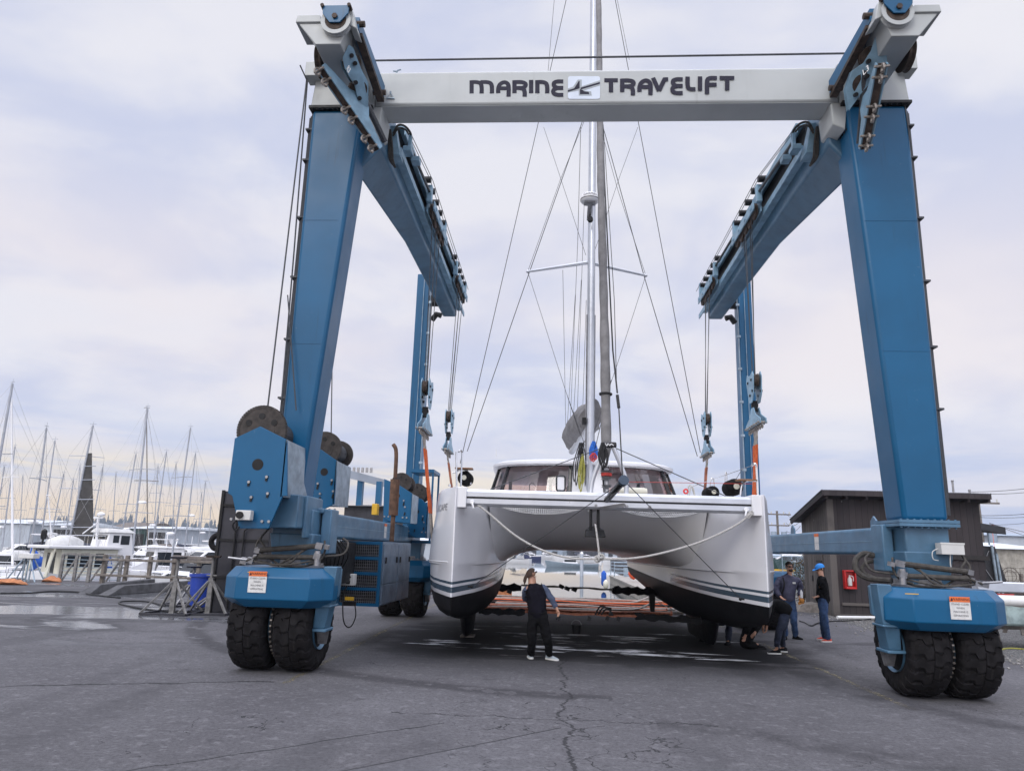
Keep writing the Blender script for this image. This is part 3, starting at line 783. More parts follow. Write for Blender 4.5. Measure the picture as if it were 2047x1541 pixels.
    for px in (1035, 1510):
        p = at(px, 138, 11.4); b.hexa([(p.x - .1, 11.35, 10.18), (p.x + .1, 11.35, 10.18), (p.x + .1, 11.6, 10.18), (p.x - .1, 11.6, 10.18), (p.x - .06, 11.35, 10.235), (p.x + .06, 11.35, 10.235), (p.x + .06, 11.6, 10.235), (p.x - .06, 11.6, 10.235)])
    b.tube([(-2.98, 11.25, 10.18), (-2.96, 11.25, 10.24), (-2.90, 11.25, 10.26)], .014, 6); b.tube([(-2.98, 11.25, 10.22), (-3.04, 11.25, 10.23)], .014, 6)
    p = at(781, 190, 11.19); b.box(p.x - .07, p.x + .07, 11.175, 11.198, p.z - .08, p.z - .068); b.tube([(p.x - .07, 11.18, p.z - .07), (p.x, 11.17, p.z), (p.x + .07, 11.18, p.z - .07)], .006, 5); b.tube([(p.x, 11.17, p.z), (p.x, 11.16, p.z + .05)], .016, 6)
    b.build('beam_fitting', 'galv', cb)
    # letters drawn as strokes; figures are survey coordinates on the beam face
    def q(x, y):
        return at(880 + .3029 * x, 120 + .3029 * y, 11.194)
    W_ = .0755; ly = [11.1985]
    def stroke(mb, pts, smooth=False):
        P = [q(*p) for p in pts]
        if smooth: P = arc_pts(P, 5)
        n = len(P); L = []; Rr = []
        for i, p in enumerate(P):
            d = (P[min(i + 1, n - 1)] - P[max(i - 1, 0)]); d.y = 0; d.normalize()
            s = Vector((-d.z, 0, d.x)) * W_ / 2
            L.append(p + s); Rr.append(p - s)
        vs = []
        ly[0] -= .0005
        for a, c in zip(L, Rr): vs += [(a.x, ly[0], a.z), (c.x, ly[0], c.z)]
        mb.add(vs, [(2 * i, 2 * i + 1, 2 * i + 3, 2 * i + 2) for i in range(n - 1)])
    b = MB()
    S = lambda *p: stroke(b, p)
    C = lambda *p: stroke(b, p, True)
    S((207, 222), (207, 135)); C((200, 147), (240, 147), (265, 156), (273, 180), (273, 222)); C((265, 147), (308, 147), (333, 156), (341, 180), (341, 222))          # M
    C((383, 220), (383, 192), (392, 165), (415, 149), (438, 152), (451, 175), (451, 243)); S((383, 188), (451, 188))                                                # A
    S((490, 220), (490, 135)); C((484, 147), (535, 147), (560, 156), (562, 172), (545, 184), (500, 186)); C((520, 186), (548, 192), (557, 212), (557, 243))         # R
    S((600, 220), (600, 133))                                                                                                                                     # I
    S((641, 220), (641, 135)); C((635, 147), (675, 147), (698, 156), (706, 180), (706, 220))                                                                       # N
    C((812, 143), (775, 143), (752, 152), (752, 172), (772, 184), (812, 185)); C((812, 186), (772, 187), (748, 200), (750, 222), (775, 231), (812, 231))             # E
    S((1083, 135), (1172, 135)); S((1127, 140), (1127, 215))                                                                                                       # T
    S((1201, 213), (1201, 126)); C((1195, 137), (1245, 137), (1272, 145), (1274, 162), (1255, 174), (1210, 176)); C((1230, 176), (1260, 182), (1271, 202), (1271, 235))   # R
    C((1315, 212), (1315, 184), (1325, 155), (1350, 138), (1372, 142), (1387, 165), (1387, 233)); S((1315, 180), (1387, 180))                                       # A
    S((1404, 120), (1443, 206)); S((1443, 206), (1484, 122)); S((1478, 130), (1504, 130))                                                                          # V
    C((1600, 130), (1562, 130), (1538, 139), (1538, 160), (1558, 172), (1600, 173)); C((1600, 174), (1558, 175), (1534, 188), (1536, 211), (1560, 220), (1600, 220))  # E
    C((1632, 113), (1632, 165), (1638, 188), (1655, 195), (1684, 195))                                                                                              # L
    S((1714, 112), (1714, 206))                                                                                                                                   # I
    C((1826, 122), (1785, 122), (1766, 130), (1760, 152), (1760, 228)); S((1760, 166), (1824, 166))                                                                 # F
    S((1843, 122), (1940, 122)); S((1893, 126), (1893, 203))                                                                                                       # T
    b.build('lettering', 'ink', cb, smooth=0)
    M['plate'] = pmat('emblem_plate', (.58, .64, .72), .35, var=.05)
    M['emblemgrey'] = pmat('emblem_grey', (.30, .33, .35), .4, var=.05)
    def flat(mb, pts, y):
        P = [q(*p) for p in pts]; mb.prism([(p.x, y, p.z) for p in P], (0, y, 0), (0, y + .0015, 0))
    b = MB()
    rr = []
    for (cx, cy, a0) in ((1040, 124, -90), (1040, 244, 0), (858, 244, 90), (858, 124, 180)):
        for k in range(5):
            a = R_(a0 + 22.5 * k); rr.append((cx + 15 * math.cos(a), cy + 15 * math.sin(a)))
    b.m = 0; flat(b, rr, 11.1925)
    b.m = 1; flat(b, [(842, 190), (876, 180), (908, 132), (934, 132), (934, 176), (1054, 136), (1054, 170), (948, 204), (996, 210), (1000, 237), (914, 237), (914, 204), (842, 217)], 11.1905)
    b.m = 2; flat(b, [(842, 202), (884, 190), (914, 142), (920, 142), (920, 190), (842, 214)], 11.1885); flat(b, [(926, 186), (1054, 148), (1054, 160), (926, 198)], 11.1885); flat(b, [(922, 196), (938, 200), (952, 210), (980, 214), (984, 228), (922, 228)], 11.1885)
    b.build('emblem', ['plate', 'emblemgrey', 'ink'], cb, smooth=0)
    # rope from arm to arm over the beam
    b = MB(); b.tube([at(720, 122, 11.2), at(1710, 107, 11.2)], .018, 8); b.build('wire_rope', 'wire', H)
    # ropes, pipes and clamps down the outside of the legs
    b = MB()
    b.tube([(-4.36, 10.3, 9.65), at(613, 160, 11.1), at(535, 815, 10.9)], .013, 6)
    b.tube([at(617, 130, 11.2), at(588, 500, 11.2), at(563, 800, 11.15)], .013, 6)
    b.tube([at(664, 728, 13.9), at(662, 866, 13.7)], .012, 6)
    b.tube([at(575, 590, 11.12), at(592, 820, 11.1)], .010, 6)
    b.tube([at(1803, 175, 11.2), at(1822, 300, 11.2)], .009, 6)
    b.each('wire_rope', 'wire', H)
    for side in (-1, 1):
        X = sx(side); b = MB()
        for k, xx in enumerate((5.86, 5.90, 5.94)):
            b.tube([(X(xx), 11.32 + .05 * k, 9.4), (X(xx - .01), 11.32 + .05 * k, 6), (X(xx), 11.32 + .05 * k, 2.6)], .017, 6)
        for z in (4.2, 5.2, 6.3, 7.4, 8.5, 9.1): b.box(*sorted((X(5.82), X(5.965))), 11.30, 11.46, z, z + .03)
        b.each('leg_pipe', 'wire', H)
        b = MB(); b.tube([(X(5.40), 21.15, 10.1), (X(5.42), 21.15, 2.6)], .016, 6); b.tube([(X(5.62), 21.15, 10.1), (X(5.62), 21.15, 2.6)], .010, 6)
        for z in (4.3, 5.3, 6.3, 7.3, 8.3, 9.3): b.box(*sorted((X(5.36), X(5.46))), 21.12, 21.2, z, z + .07)
        b.each('leg_pipe', 'galv', H)
    # ---------------- winches on the left
    def winch(plate, y0, y1, side4, c, r1, r2, cy2, notch=True):
        P = [at(*p, y0) for p in plate]
        b = MB(); b.prism(P, (0, y0, 0), (0, y0 + .04, 0))
        xs = [p.x for p in P]; zs = [p.z for p in P]
        a, b1, c1, d1 = side4     # front top, back top, back bottom, front bottom of the inner panel
        A = at(*a, y0); D = at(*d1, y0); xi = A.x
        b.box(min(xs) + .03, xi - .02, y0 + .04, y1, D.z + .02, A.z - .05)
        w = b.build('winch_housing', 'blue', H, bevel=.006)
        mb = MB()
        B0, C0 = Vector((xi, y1, A.z - .02)), Vector((xi, y1, D.z + .02))
        cen = (Vector((xi + .03, (y0 + y1) / 2, (A.z + D.z) / 2)))
        q4 = [Vector((xi, y0, A.z)), B0, C0, Vector((xi, y0, D.z))]
        mb.add([tuple(v) for v in q4] + [tuple(cen)] + [tuple(v - Vector((.02, 0, 0))) for v in q4], [(0, 1, 4), (1, 2, 4), (2, 3, 4), (3, 0, 4), (8, 7, 6, 5), (0, 5, 6, 1), (1, 6, 7, 2), (2, 7, 8, 3), (3, 8, 5, 0)])
        mb.build('winch_panel', 'galv', w, smooth=0)
        ce = at(*c, y0 + .1)
        mb = MB()
        for yy, r in ((y0 + .08, r1), (cy2, r2)):
            prof = [(.03, -.025), (r - .03, -.025), (r - .03, -.03), (r, -.03), (r, .03), (r - .03, .03), (r - .03, .025), (.03, .025)]
            mb.lathe(prof, (ce.x, yy, ce.z), 'Y', 40)
            for k in range(56):
                an = 2 * PI * k / 56; mb.obox((ce.x + (r + .006) * math.cos(an), yy, ce.z + (r + .006) * math.sin(an)), (.010, .065, .030), (0, -an, 0))
        mb.lathe([(.03, 0), (r2 * .62, 0), (r2 * .62, cy2 - y0), (.03, cy2 - y0)], (ce.x, y0 + .05, ce.z), 'Y', 28)
        dr = mb.build('winch_drum', 'drum', w)
        mb = MB()
        for k, yy in enumerate([y0 + .16 + .035 * i for i in range(int((cy2 - y0 - .2) / .035))]):
            mb.torus((ce.x, yy, ce.z), r2 * .64, .014, 'Y', 20, 5)
        mb.build('wound_rope', 'wire', w)
        mb = MB()
        for (dx, dz) in ((-.55, .30), (-.03, .58), (.50, .32)):
            mb.cyl((ce.x + dx * r1, y0 + .045, ce.z + dz * r1), (ce.x + dx * r1, y0 + .053, ce.z + dz * r1), .13 * r1, n=16)
        zc, xc = (max(zs) * .62 + min(zs) * .38), (min(xs) + xi) / 2
        mb.cyl((xc, y0 - .004, zc), (xc, y0 + .01, zc), .085 * r1 / .37, n=20)
        for (dx, dz) in ((-.10, -.28), (.16, -.20), (-.04, -.50), (.20, -.44)): mb.obox((xc + dx, y0 - .006, zc + dz), (.03, .02, .08), (0, .2, 0))
        mb.each('winch_opening', 'black', w)
        mb = MB()
        for (dx, dz) in ((-.10, -.26), (.16, -.18), (-.04, -.48), (.20, -.42), (-.3, -.80), (-.2, -.80), (.16, -.82), (.26, -.82)):
            mb.cyl((xc + dx, y0 - .025, zc + dz * r1 / .37), (xc + dx, y0, zc + dz * r1 / .37), .022, n=6)
        mb.each('winch_bolt', 'steel', w)
        return w
    winch([(469, 876), (520, 852), (574, 879), (574, 991), (565, 991), (537, 1056), (478, 1056), (464, 991), (455, 985)], 10.4, 11.5, ((574, 879), 0, 0, (574, 993)), (525, 861), .37, .33, 11.5)
    winch([(628, 902), (641, 898), (674, 921), (668, 1008), (646, 1018), (625, 1005)], 13.2, 14.15, ((674, 921), 0, 0, (669, 1010)), (650, 897), .31, .27, 14.2)
    winch([(768, 957), (796, 968), (825, 987), (821, 1046), (780, 1042), (766, 1035)], 18.0, 18.8, ((825, 987), 0, 0, (822, 1046)), (803, 965), .24, .22, 18.7)
    winch([(815, 990), (843, 997), (856, 1012), (853, 1075), (830, 1075), (815, 1065)], 19.4, 20.2, ((856, 1000), 0, 0, (854, 1076)), (835, 985), .24, .22, 20.1)
    # joints under the front winch: a bracket, a lamp box, the sill end
    b = MB(); b.box(-4.50, -3.85, 10.75, 11.9, 2.12, 2.62); b.box(-4.62, -4.42, 10.46, 11.2, 2.1, 2.6); b.box(-3.86, -3.80, 11.0, 11.7, 1.98, 2.62); b.build('winch_base', 'bluegrey', H, bevel=.02)
    b = MB(); p = at(490, 1030, 10.36)
    b.box(p.x - .10, p.x + .12, 10.26, 10.38, p.z - .07, p.z + .07); lb = b.build('lamp_box', 'greybox', H, bevel=.01)
    b = MB(); b.cyl((p.x - .03, 10.22, p.z), (p.x - .03, 10.26, p.z), .05); b.tube(arc_pts([(p.x - .08, 10.3, p.z - .06), (p.x - .14, 10.3, p.z - .14), (p.x - .1, 10.32, p.z - .22), (p.x - .06, 10.35, p.z - .16)], 5), .012, 6); b.build('lamp', 'black', lb)
    # ---------------- engine housing
    y0, y1, x0, x1, z0, z1 = 14.5, 17.4, -4.27, -3.42, .74, 1.98
    b = MB()
    b.box(x0, x1, y0 + .06, y1, z0, z1)
    eng = b.build('engine_housing', 'engineside', H, bevel=.01)
    b = MB()
    b.box(x0, x0 + .06, y0, y0 + .055, z0, z1); b.box(x1 - .06, x1, y0, y0 + .055, z0, z1)
    for i in range(5): zz = z0 + i * (z1 - z0 - .06) / 4; b.box(x0 + .06, x1 - .06, y0 + .002, y0 + .053, zz, zz + .06)
    b.build('grille_frame', 'blue', eng)
    b = MB(); b.box(x0 + .06, x1 - .06, y0 + .045, y0 + .058, z0 + .06, z1 - .06)
    b.build('radiator_core', 'black', eng)
    b = MB()
    for i in range(4):
        za = z0 + .06 + i * (z1 - z0 - .06) / 4; zb = za + (z1 - z0 - .06) / 4 - .06
        for k in range(18): xx = x0 + .08 + k * (x1 - x0 - .16) / 17; b.box(xx - .003, xx + .003, y0 + .03, y0 + .036, za, zb)
        for k in range(4): zz = za + (k + .5) * (zb - za) / 4; b.box(x0 + .06, x1 - .06, y0 + .036, y0 + .041, zz - .003, zz + .003)
    b.build('grille_mesh', 'steel', eng)
    for (ya, yb) in ((14.62, 15.95), (16.0, 17.3)):
        b = MB(); b.box(x1 + .002, x1 + .02, ya, yb, z0 + .42, z1 - .05); b.box(x1 + .002, x1 + .02, ya, yb, z0 + .03, z0 + .40)
        d = b.build('engine_door', 'engineside', eng, bevel=.004)
        b = MB()
        for yy in (ya + .15, yb - .15): b.box(x1 + .02, x1 + .045, yy - .03, yy + .03, z1 - .42, z1 - .30)
        b.each('door_latch', 'black', d)
    b = MB(); p = at(675, 1146, 14.1); p2 = at(708, 1170, 14.1)
    b.box(p.x, p2.x, 14.05, 14.25, p2.z, p.z); cbx = b.build('control_box', 'greybox', H, bevel=.012)
    b = MB(); cx_ = (p.x + p2.x) / 2
    for (dx, dz, r) in ((-.07, .06, .02), (.03, .06, .018), (-.05, -.03, .025), (.09, .05, .02)): b.cyl((cx_ + dx, 14.02, (p.z + p2.z) / 2 + dz), (cx_ + dx, 14.05, (p.z + p2.z) / 2 + dz), r, n=12)
    b.box(cx_ + .03, cx_ + .1, 14.03, 14.05, p2.z + .03, p2.z + .09)
    b.build('push_button', 'black', cbx)
    b = MB()
    pts = [at(693, 1172, 14.0), at(686, 1190, 13.95), at(686, 1235, 13.9), at(693, 1252, 13.9), at(703, 1250, 13.9), at(711, 1230, 13.92), at(709, 1205, 13.98)]
    b.tube(arc_pts(pts, 6), .012, 6); pa = at(698, 1205, 13.97); b.box(pa.x - .13, pa.x + .13, 13.95, 14.0, pa.z - .05, pa.z + .03)
    b.build('pendant_cable', 'black', cbx)
    b = MB(); pa = at(699, 1196, 13.93); b.box(pa.x - .08, pa.x + .08, 13.9, 13.94, pa.z - .03, pa.z + .03); b.build('pendant_hanger', 'yellow', cbx)
    # dark machinery between front bogie and engine
    b = MB(); b.box(-4.7, -4.3, 12.6, 14.4, .95, 1.9); b.box(-4.2, -3.9, 12.7, 14.3, 1.2, 1.95)
    for k in range(6): b.tube(arc_pts([(-3.9, 12.2 + .2 * k, 1.98), (-3.86 + .02 * k, 12.3 + .2 * k, 1.75), (-3.9, 12.5 + .2 * k, 1.5), (-4.1, 12.6 + .2 * k, 1.35)], 4), .014, 6)
    b.build('hydraulic_pump', 'black', H, bevel=.02)
    # exhaust
    b = MB(); e = [at(786, 888, 16), at(791, 897, 16), at(792, 915, 16), at(790, 955, 16)]
    b.tube(arc_pts(e, 5), .045, 12); b.tube([at(790, 958, 16), at(786, 1030, 16)], .105, 16); b.tube([at(786, 1030, 16), at(783, 1082, 16)], .05, 10)
    b.build('exhaust_pipe', 'exhaust', H)
    b = MB(); p = at(750, 1018, 17.2); b.box(p.x - .06, p.x + .07, 17.1, 17.3, p.z - .13, p.z + .13); b.build('beacon_box', 'yellow', H, bevel=.01)
    # operator's stand at the rear: canopy on posts
    b = MB()
    c0, c1, c2 = at(826, 940, 20.3), at(869, 941, 20.0), at(869, 1060, 20.0)
    b.box(c0.x, c1.x, 19.9, 21.0, c1.z - .06, c1.z + .03); b.bar((c1.x - .03, 19.95, c1.z), (c1.x - .03, 19.95, c2.z - .3), .05); b.bar((c1.x - .03, 20.95, c1.z), (c1.x - .03, 20.95, c2.z - .3), .05)
    b.box(c0.x, c1.x, 19.9, 21.0, 2.0, 2.08)
    b.build('operator_stand', 'blue', H)
    # ---------------- small plates and ladders that break the flat leg faces
    for side in (-1, 1):
        X = sx(side); b = MB()
        for z in (5.1, 7.3): b.box(*sorted((X((5.20 if side > 0 else 5.43) - (z - 2.5) * .049), X(5.80))), 11.1955, 11.1985, z, z + .006)
        b.build('weld_seam', 'blue', H)
    return H
HOIST = build_hoist()

# ================================================================== hoist blocks, ropes and slings
def block(px, py, Y, X0, label, size=1.0, drop=0.0, plate='lightblue'):
    """side plates with sheaves, a swivel and a spreader bar with shackles; hung by four ropes from a trolley"""
    p = at(px, py, Y)
    T = thing('hoist_block', label, 'hoist block', (p.x, Y, p.z), group='hoist blocks on wire ropes')
    s = size
    for k in (-1, 1):
        b = MB(); x = p.x + k * .085 * s
        out = [(-.26, .05), (-.30, .45), (-.22, .56), (-.06, .50), (.06, .50), (.22, .56), (.30, .40), (.16, -.02), (.08, -.12), (-.10, -.12)]
        b.prism([(x, Y + u * s, p.z + (.05 + v) * s) for u, v in out], (x, 0, 0), (x + .02, 0, 0))
        pl = b.build('side_plate', plate, T, bevel=.004)
        b = MB()
        for u, v in ((-.14, .38), (.14, .36), (0, .05), (-.2, .12)): b.cyl((x - .03 * k + .02, Y + u * s, p.z + (.05 + v) * s), (x + k * .03 + .01, Y + u * s, p.z + (.05 + v) * s), .03 * s, n=8)
        b.each('bolt', 'black', pl)
    b = MB()
    for u in (-.14, .14): b.lathe([(.03, -.05), (.15 * s, -.05), (.13 * s, 0), (.15 * s, .05), (.03, .05)], (p.x, Y + u * s, p.z + .42 * s), 'X', 20)
    b.each('sheave', 'rust', T)
    b = MB(); b.bar((p.x, Y, p.z - .02 * s), (p.x, Y, p.z - .26 * s), .11 * s, .09 * s); b.cyl((p.x - .07 * s, Y, p.z - .12 * s), (p.x + .07 * s, Y, p.z - .12 * s), .04, n=10); b.build('swivel', 'black', T)
    for k in (-1, 1):
        b = MB(); x = p.x + k * .06 * s
        b.prism([(x, Y + u * s, p.z + (v - .3) * s) for u, v in ((-.10, .12), (.10, .12), (.22, -.05), (.58, -.20), (.58, -.30), (-.58, -.30), (-.58, -.20), (-.22, -.05))], (x, 0, 0), (x + .02, 0, 0))
        b.build('spreader_plate', plate, T, bevel=.003)
    b = MB()
    for i in range(7):
        yy = Y + (-.52 + i * .173) * s
        b.torus((p.x, yy, p.z - .66 * s), .045 * s, .014 * s, 'X', 12, 6); b.cyl((p.x - .1 * s, yy, p.z - .58 * s), (p.x + .1 * s, yy, p.z - .58 * s), .025 * s, n=8)
    b.each('shackle', 'shackle', T, 2)
    b = MB()
    for u, xt in ((-.30, -.02), (-.14, .02), (.0, -.02), (.16, .02)):
        b.tube([(p.x + xt, Y + u * s * .6, p.z + .45 * s), (X0 + xt, Y + u * 1.9, 9.42)], .009, 6)
    b.each('wire_rope', 'wire', T)
    return T, Vector((p.x, Y, p.z - .7 * s))
_, SL1 = block(851, 812, 15.9, -2.94, 'grey hoist block beside the rear left leg, bare on the nearer left ropes', 1.0, plate='lightblue')
_, SL2 = block(897, 862, 20.3, -2.92, 'smaller grey hoist block hanging above the white port bow', 1.0)
_, SR1 = block(1508, 800, 15.9, 4.34, 'pale blue hoist block hanging in front of the rear right leg', 1.0)
_, SR2 = block(1412, 868, 20.3, 4.32, 'pale blue hoist block hanging between cabin and rear right leg', 1.0)

def sling(p, q, mats, label, w=.19):
    T = thing('lifting_sling', label, 'sling', tuple(q), group='webbing slings under the hull')
    p, q = Vector(p), Vector(q); L = (q - p)
    cuts = [0, .10, .62, 1.0]
    for i in range(3):
        a, c = p + L * cuts[i], p + L * cuts[i + 1]
        b = MB(); n = 8; rings = []
        for k in range(n + 1):
            t = k / n; m = a.lerp(c, t); wv = w * (1 + .12 * math.sin(7 * t + i * 2)) * (.8 if i == 0 else 1); dy = .02 * math.sin(9 * t + i)
            th = .016 + (.004 if i == 1 else 0)
            rings.append([(m.x - th, m.y - wv / 2 + dy, m.z), (m.x + th, m.y - wv / 2 + dy, m.z), (m.x + th + .012 * math.sin(5 * t), m.y + dy, m.z), (m.x + th, m.y + wv / 2 + dy, m.z), (m.x - th, m.y + wv / 2 + dy, m.z)])
        b.loft(rings); b.build('webbing' if i < 2 else 'chafe_sleeve', mats[i], T)
sling(SL1, (-2.62, 16.1, 1.6), ('webgrey', 'orange', 'webgrey'), 'bright orange sling running down the outer side of the port hull', .27)
sling(SL2, (-2.72, 20.4, 2.4), ('webgrey', 'orangefaded', 'webgrey'), 'thin faded sling hanging behind the port pulpit', .2)
sling(SR1, (4.22, 16.1, 1.6), ('webgrey', 'orange', 'orange'), 'orange sling behind the starboard pulpit seat', .27)
sling(SR2, (3.96, 20.4, 2.2), ('webgrey', 'orangefaded', 'orangefaded'), 'faded orange sling between cabin and fenders', .22)

def stowed_block(A, Bp, plate_px, Yp, label, text):
    """a spare block drawn up under the front arm; its spreader hangs askew"""
    A, Bp = Vector(A), Vector(Bp); mid = (A + Bp) / 2
    T = thing('hoist_block', label, 'hoist block', tuple(mid), group='hoist blocks drawn up under the front arms')
    P = [at(x, y, Yp + dy) for x, y, dy in plate_px]
    d = (P[0] - P[-1]); nrm = (P[2] - P[0]).cross(P[-1] - P[0]).normalized()
    if nrm.x < 0: nrm = -nrm
    for k, off in enumerate((0, .20)):
        b = MB(); b.prism([tuple(p + nrm * off) for p in P], (0, 0, 0), tuple(nrm * .022)); pl = b.build('side_plate', 'lightblue', T, bevel=.004)
    cen = sum(P, Vector()) / len(P)
    b = MB()
    for p in (P[0].lerp(cen, .35), P[len(P) // 2].lerp(cen, .4), P[-1].lerp(cen, .55), cen + Vector((0, 0, -.12))):
        b.cyl(tuple(p - nrm * .04), tuple(p + nrm * .26), .035, n=8)
    b.each('bolt', 'black', T)
    b = MB(); c0 = cen + nrm * .11
    u, v = (P[0] - cen).normalized(), nrm.cross((P[0] - cen).normalized())
    for off in (-.2, .2):
        o = c0 + u * off; ring = []
        rs = []
        for h, r in ((-.07, .04), (-.07, .15), (0, .13), (.07, .15), (.07, .04)):
            rs.append([tuple(o + nrm * h + (u * math.cos(2 * PI * k / 18) + v * math.sin(2 * PI * k / 18)) * r) for k in range(18)])
        b.loft(rs)
    b.each('sheave', 'rust', T)
    ax = (Bp - A).normalized(); side = Vector((ax.y, -ax.x, 0)).normalized(); up = ax.cross(side).normalized()
    if up.z < 0: up = -up
    L = (Bp - A).length
    for k in (-.075, .075):
        b = MB(); base = A + side * k
        pts = [(0, 0), (0, .09), (.34 * L, .22), (.44 * L, .36), (.60 * L, .36), (.68 * L, .22), (L, .09), (L, 0)]
        b.prism([tuple(base + ax * x + up * z) for x, z in pts], (0, 0, 0), tuple(side * .022)); b.build('spreader_plate', 'lightblue', T, bevel=.004)
    b = MB(); b.bar(tuple(A + up * .03), tuple(Bp + up * .03), .12, .04); b.build('spreader_core', 'rust', T)
    b = MB()
    for t in (.0, .12, .45, .57, .80, .92):
        o = A + ax * (t * L + .03) - up * .07
        b.tube([tuple(o + ax * .05 * math.cos(a * PI / 5) + up * .065 * math.sin(a * PI / 5)) for a in range(11)], .017, 7, cap=False); b.ball(tuple(o - up * .02 + ax * .05), .03, 8, 6)
        b.cyl(tuple(o + up * .05 - side * .11), tuple(o + up * .05 + side * .11), .02, n=8)
    b.each('shackle', 'shackle', T, 3)
    b = MB(); top = P[0] + nrm * .11
    for k in (-.05, .05): b.tube([tuple(c0 + Vector((k, 0, .1))), tuple(top + Vector((k, -.05, .25))), ], .009, 6)
    b.tube([tuple(cen + nrm * .05), tuple(Bp + up * .3)], .05, 8)
    b.each('wire_rope', 'wire', T)
    b = MB(); o = cen - nrm * .004 + Vector((0, 0, .03))
    al = (P[-1] - P[0]).normalized(); rt = Vector((0, 1, 0)) if True else al
    upv = Vector((0, 0, 1)); rt = (rt - nrm * rt.dot(nrm)).normalized(); upv = (upv - nrm * upv.dot(nrm)).normalized()
    if label.startswith('blue hoist block stowed under the arm at the end'): rt = -rt
    return T, o, rt, upv, nrm
T, o, rt, upv, nrm = stowed_block(at(1763, 128, 9.75), at(1728, 300, 10.75), [(1750, 74, 0), (1770, 78, .0), (1774, 127, .15), (1746, 160, .4), (1726, 182, .55), (1697, 222, .8), (1691, 178, .7), (1703, 142, .5), (1726, 126, .3), (1741, 102, .1)], 9.85,
    'blue hoist block marked L3 stowed under the right arm', 'L3')
b = MB(); pc = at(1727, 151, 10.1); text_into(b, 'L3', .13, tuple(pc + Vector((-.02, -.12, 0))), (.55, -.3, .55), (-.1, .0, 1), extrude=.003); b.build('block_mark', 'white', T, smooth=0)
T, o, rt, upv, nrm = stowed_block(at(637, 136, 9.75), at(752, 302, 10.75), [(691, 92, 0), (679, 118, .05), (683, 138, .15), (703, 172, .4), (716, 226, .75), (730, 226, .8), (730, 166, .6), (716, 140, .35), (700, 98, .05)], 9.85,
    'blue hoist block with long shackle bar stowed under the left arm', 'R3')
b = MB(); pc = at(708, 157, 10.0); text_into(b, 'R3', .12, tuple(pc + Vector((-.03, -.22, 0))), (.35, -.25, -.75), (.35, .0, .8), extrude=.003); b.build('block_mark', 'white', T, smooth=0)
# ================================================================== the catamaran
BO = Vector((.93, 12.8, 0)); BA = R_(2.5)
_bi = (Matrix.Translation(BO) @ Matrix.Rotation(BA, 4, 'Z')).inverted()
def bl(px, py, Y): return _bi @ at(px, py, Y)
def lerp_tab(tab, x):
    for (a, va), (b_, vb) in zip(tab, tab[1:]):
        if x <= b_: return va + (vb - va) * max(0, (x - a) / (b_ - a))
    return tab[-1][1]
T_BO = [(0, .012), (.06, .050), (.15, .10), (.5, .27), (1, .46), (1.6, .60), (2.4, .71), (3.4, .80), (4.6, .87), (6, .90), (8, .90), (10, .85), (12, .75)]
T_BI = [(0, .012), (.06, .035), (.15, .07), (.5, .185), (1, .36), (1.6, .50), (2.4, .62), (3.4, .71), (4.6, .76), (6, .77), (12, .72)]
T_ZK = [(0, .88), (.06, .83), (.15, .80), (.5, .73), (1, .66), (2, .56), (4, .49), (6, .49), (8, .60), (10, .82), (12, 1.05)]
HS = 2.685
def zdeck(v): return 2.95 + min(v, 5) * .022
PROF = [(.74, 0), (.82, .06), (.87, .45), (.95, .85), (1.0, 1.30)]   # breadth, drop below deck
def hull_mat():
    m = bpy.data.materials.new('gelcoat_hull'); m.use_nodes = True
    t = NT(m.node_tree); b = t.n['Principled BSDF']; o = t.coord('Object'); x, y, z = t.xyz(o)
    zz = z - y * .033
    n = t.noise(o, 1.2, 4, .5)
    c = t.mix(t.ss(n, .3, .7), (.68, .68, .71), (.73, .73, .75))
    stripe = ((zz - 1.20).abs() < .048).max((zz - 1.315).abs() < .022) * (y < 4.7)
    c = t.mix(stripe, c, (.055, .085, .115))
    foul = zz < 1.085
    nb = t.noise(o, 5, 5, .65)
    c = t.mix(foul, c, t.mix(t.ss(nb, .3, .75), (.005, .005, .006), (.013, .013, .015)))
    scuff = t.ss(t.noise(t.mapping(o, (1, 4, 9)), 1.6, 5, .6), .66, .74) * (zz < 1.9) * .35
    c = t.mix(scuff * (zz > 1.09), c, (.42, .42, .42))
    t.put(b.inputs['Base Color'], c)
    t.put(b.inputs['Roughness'], t.mix(foul, (.22, .22, .22), (.5, .5, .5)))
    t.put(b.inputs['Coat Weight'], (1.0 - E(t, foul.o)) * .2); b.inputs['Coat Roughness'].default_value = .08; t.put(b.inputs['Specular IOR Level'], (1.0 - E(t, foul.o)) * .35 + .12)
    return m
M['hull'] = hull_mat()
M['deck'] = pmat('white_gelcoat_deck', (.68, .68, .69), .34, var=.03, rvar=.03)
M['boatwhite'] = pmat('white_gelcoat', (.74, .74, .75), .36, var=.025, rvar=.03, vscale=1)
def glass(name, tint, refl=.14):
    m = bpy.data.materials.new(name); m.use_nodes = True; t = NT(m.node_tree); t.n.remove(t.n['Principled BSDF'])
    tr = t.new('ShaderNodeBsdfTransparent'); tr.inputs[0].default_value = (*tint, 1); gl = t.new('ShaderNodeBsdfGlossy'); gl.inputs['Roughness'].default_value = .03
    gl.inputs[0].default_value = (.9, .9, .9, 1)
    lw = t.new('ShaderNodeLayerWeight'); lw.inputs[0].default_value = .3; f = E(t, lw.outputs['Fresnel']) * .8 + refl * .4
    mx = t.new('ShaderNodeMixShader'); t.put(mx.inputs[0], f); t.l.new(tr.outputs[0], mx.inputs[1]); t.l.new(gl.outputs[0], mx.inputs[2])
    t.l.new(mx.outputs[0], t.n['Material Output'].inputs[0]); return m
M['tint'] = glass('tinted_window', (.60, .46, .47))
M['sailgrey'] = pmat('grey_sail_cloth', (.17, .165, .165), .85, var=.18, vscale=5, bump=.3, bscale=18)
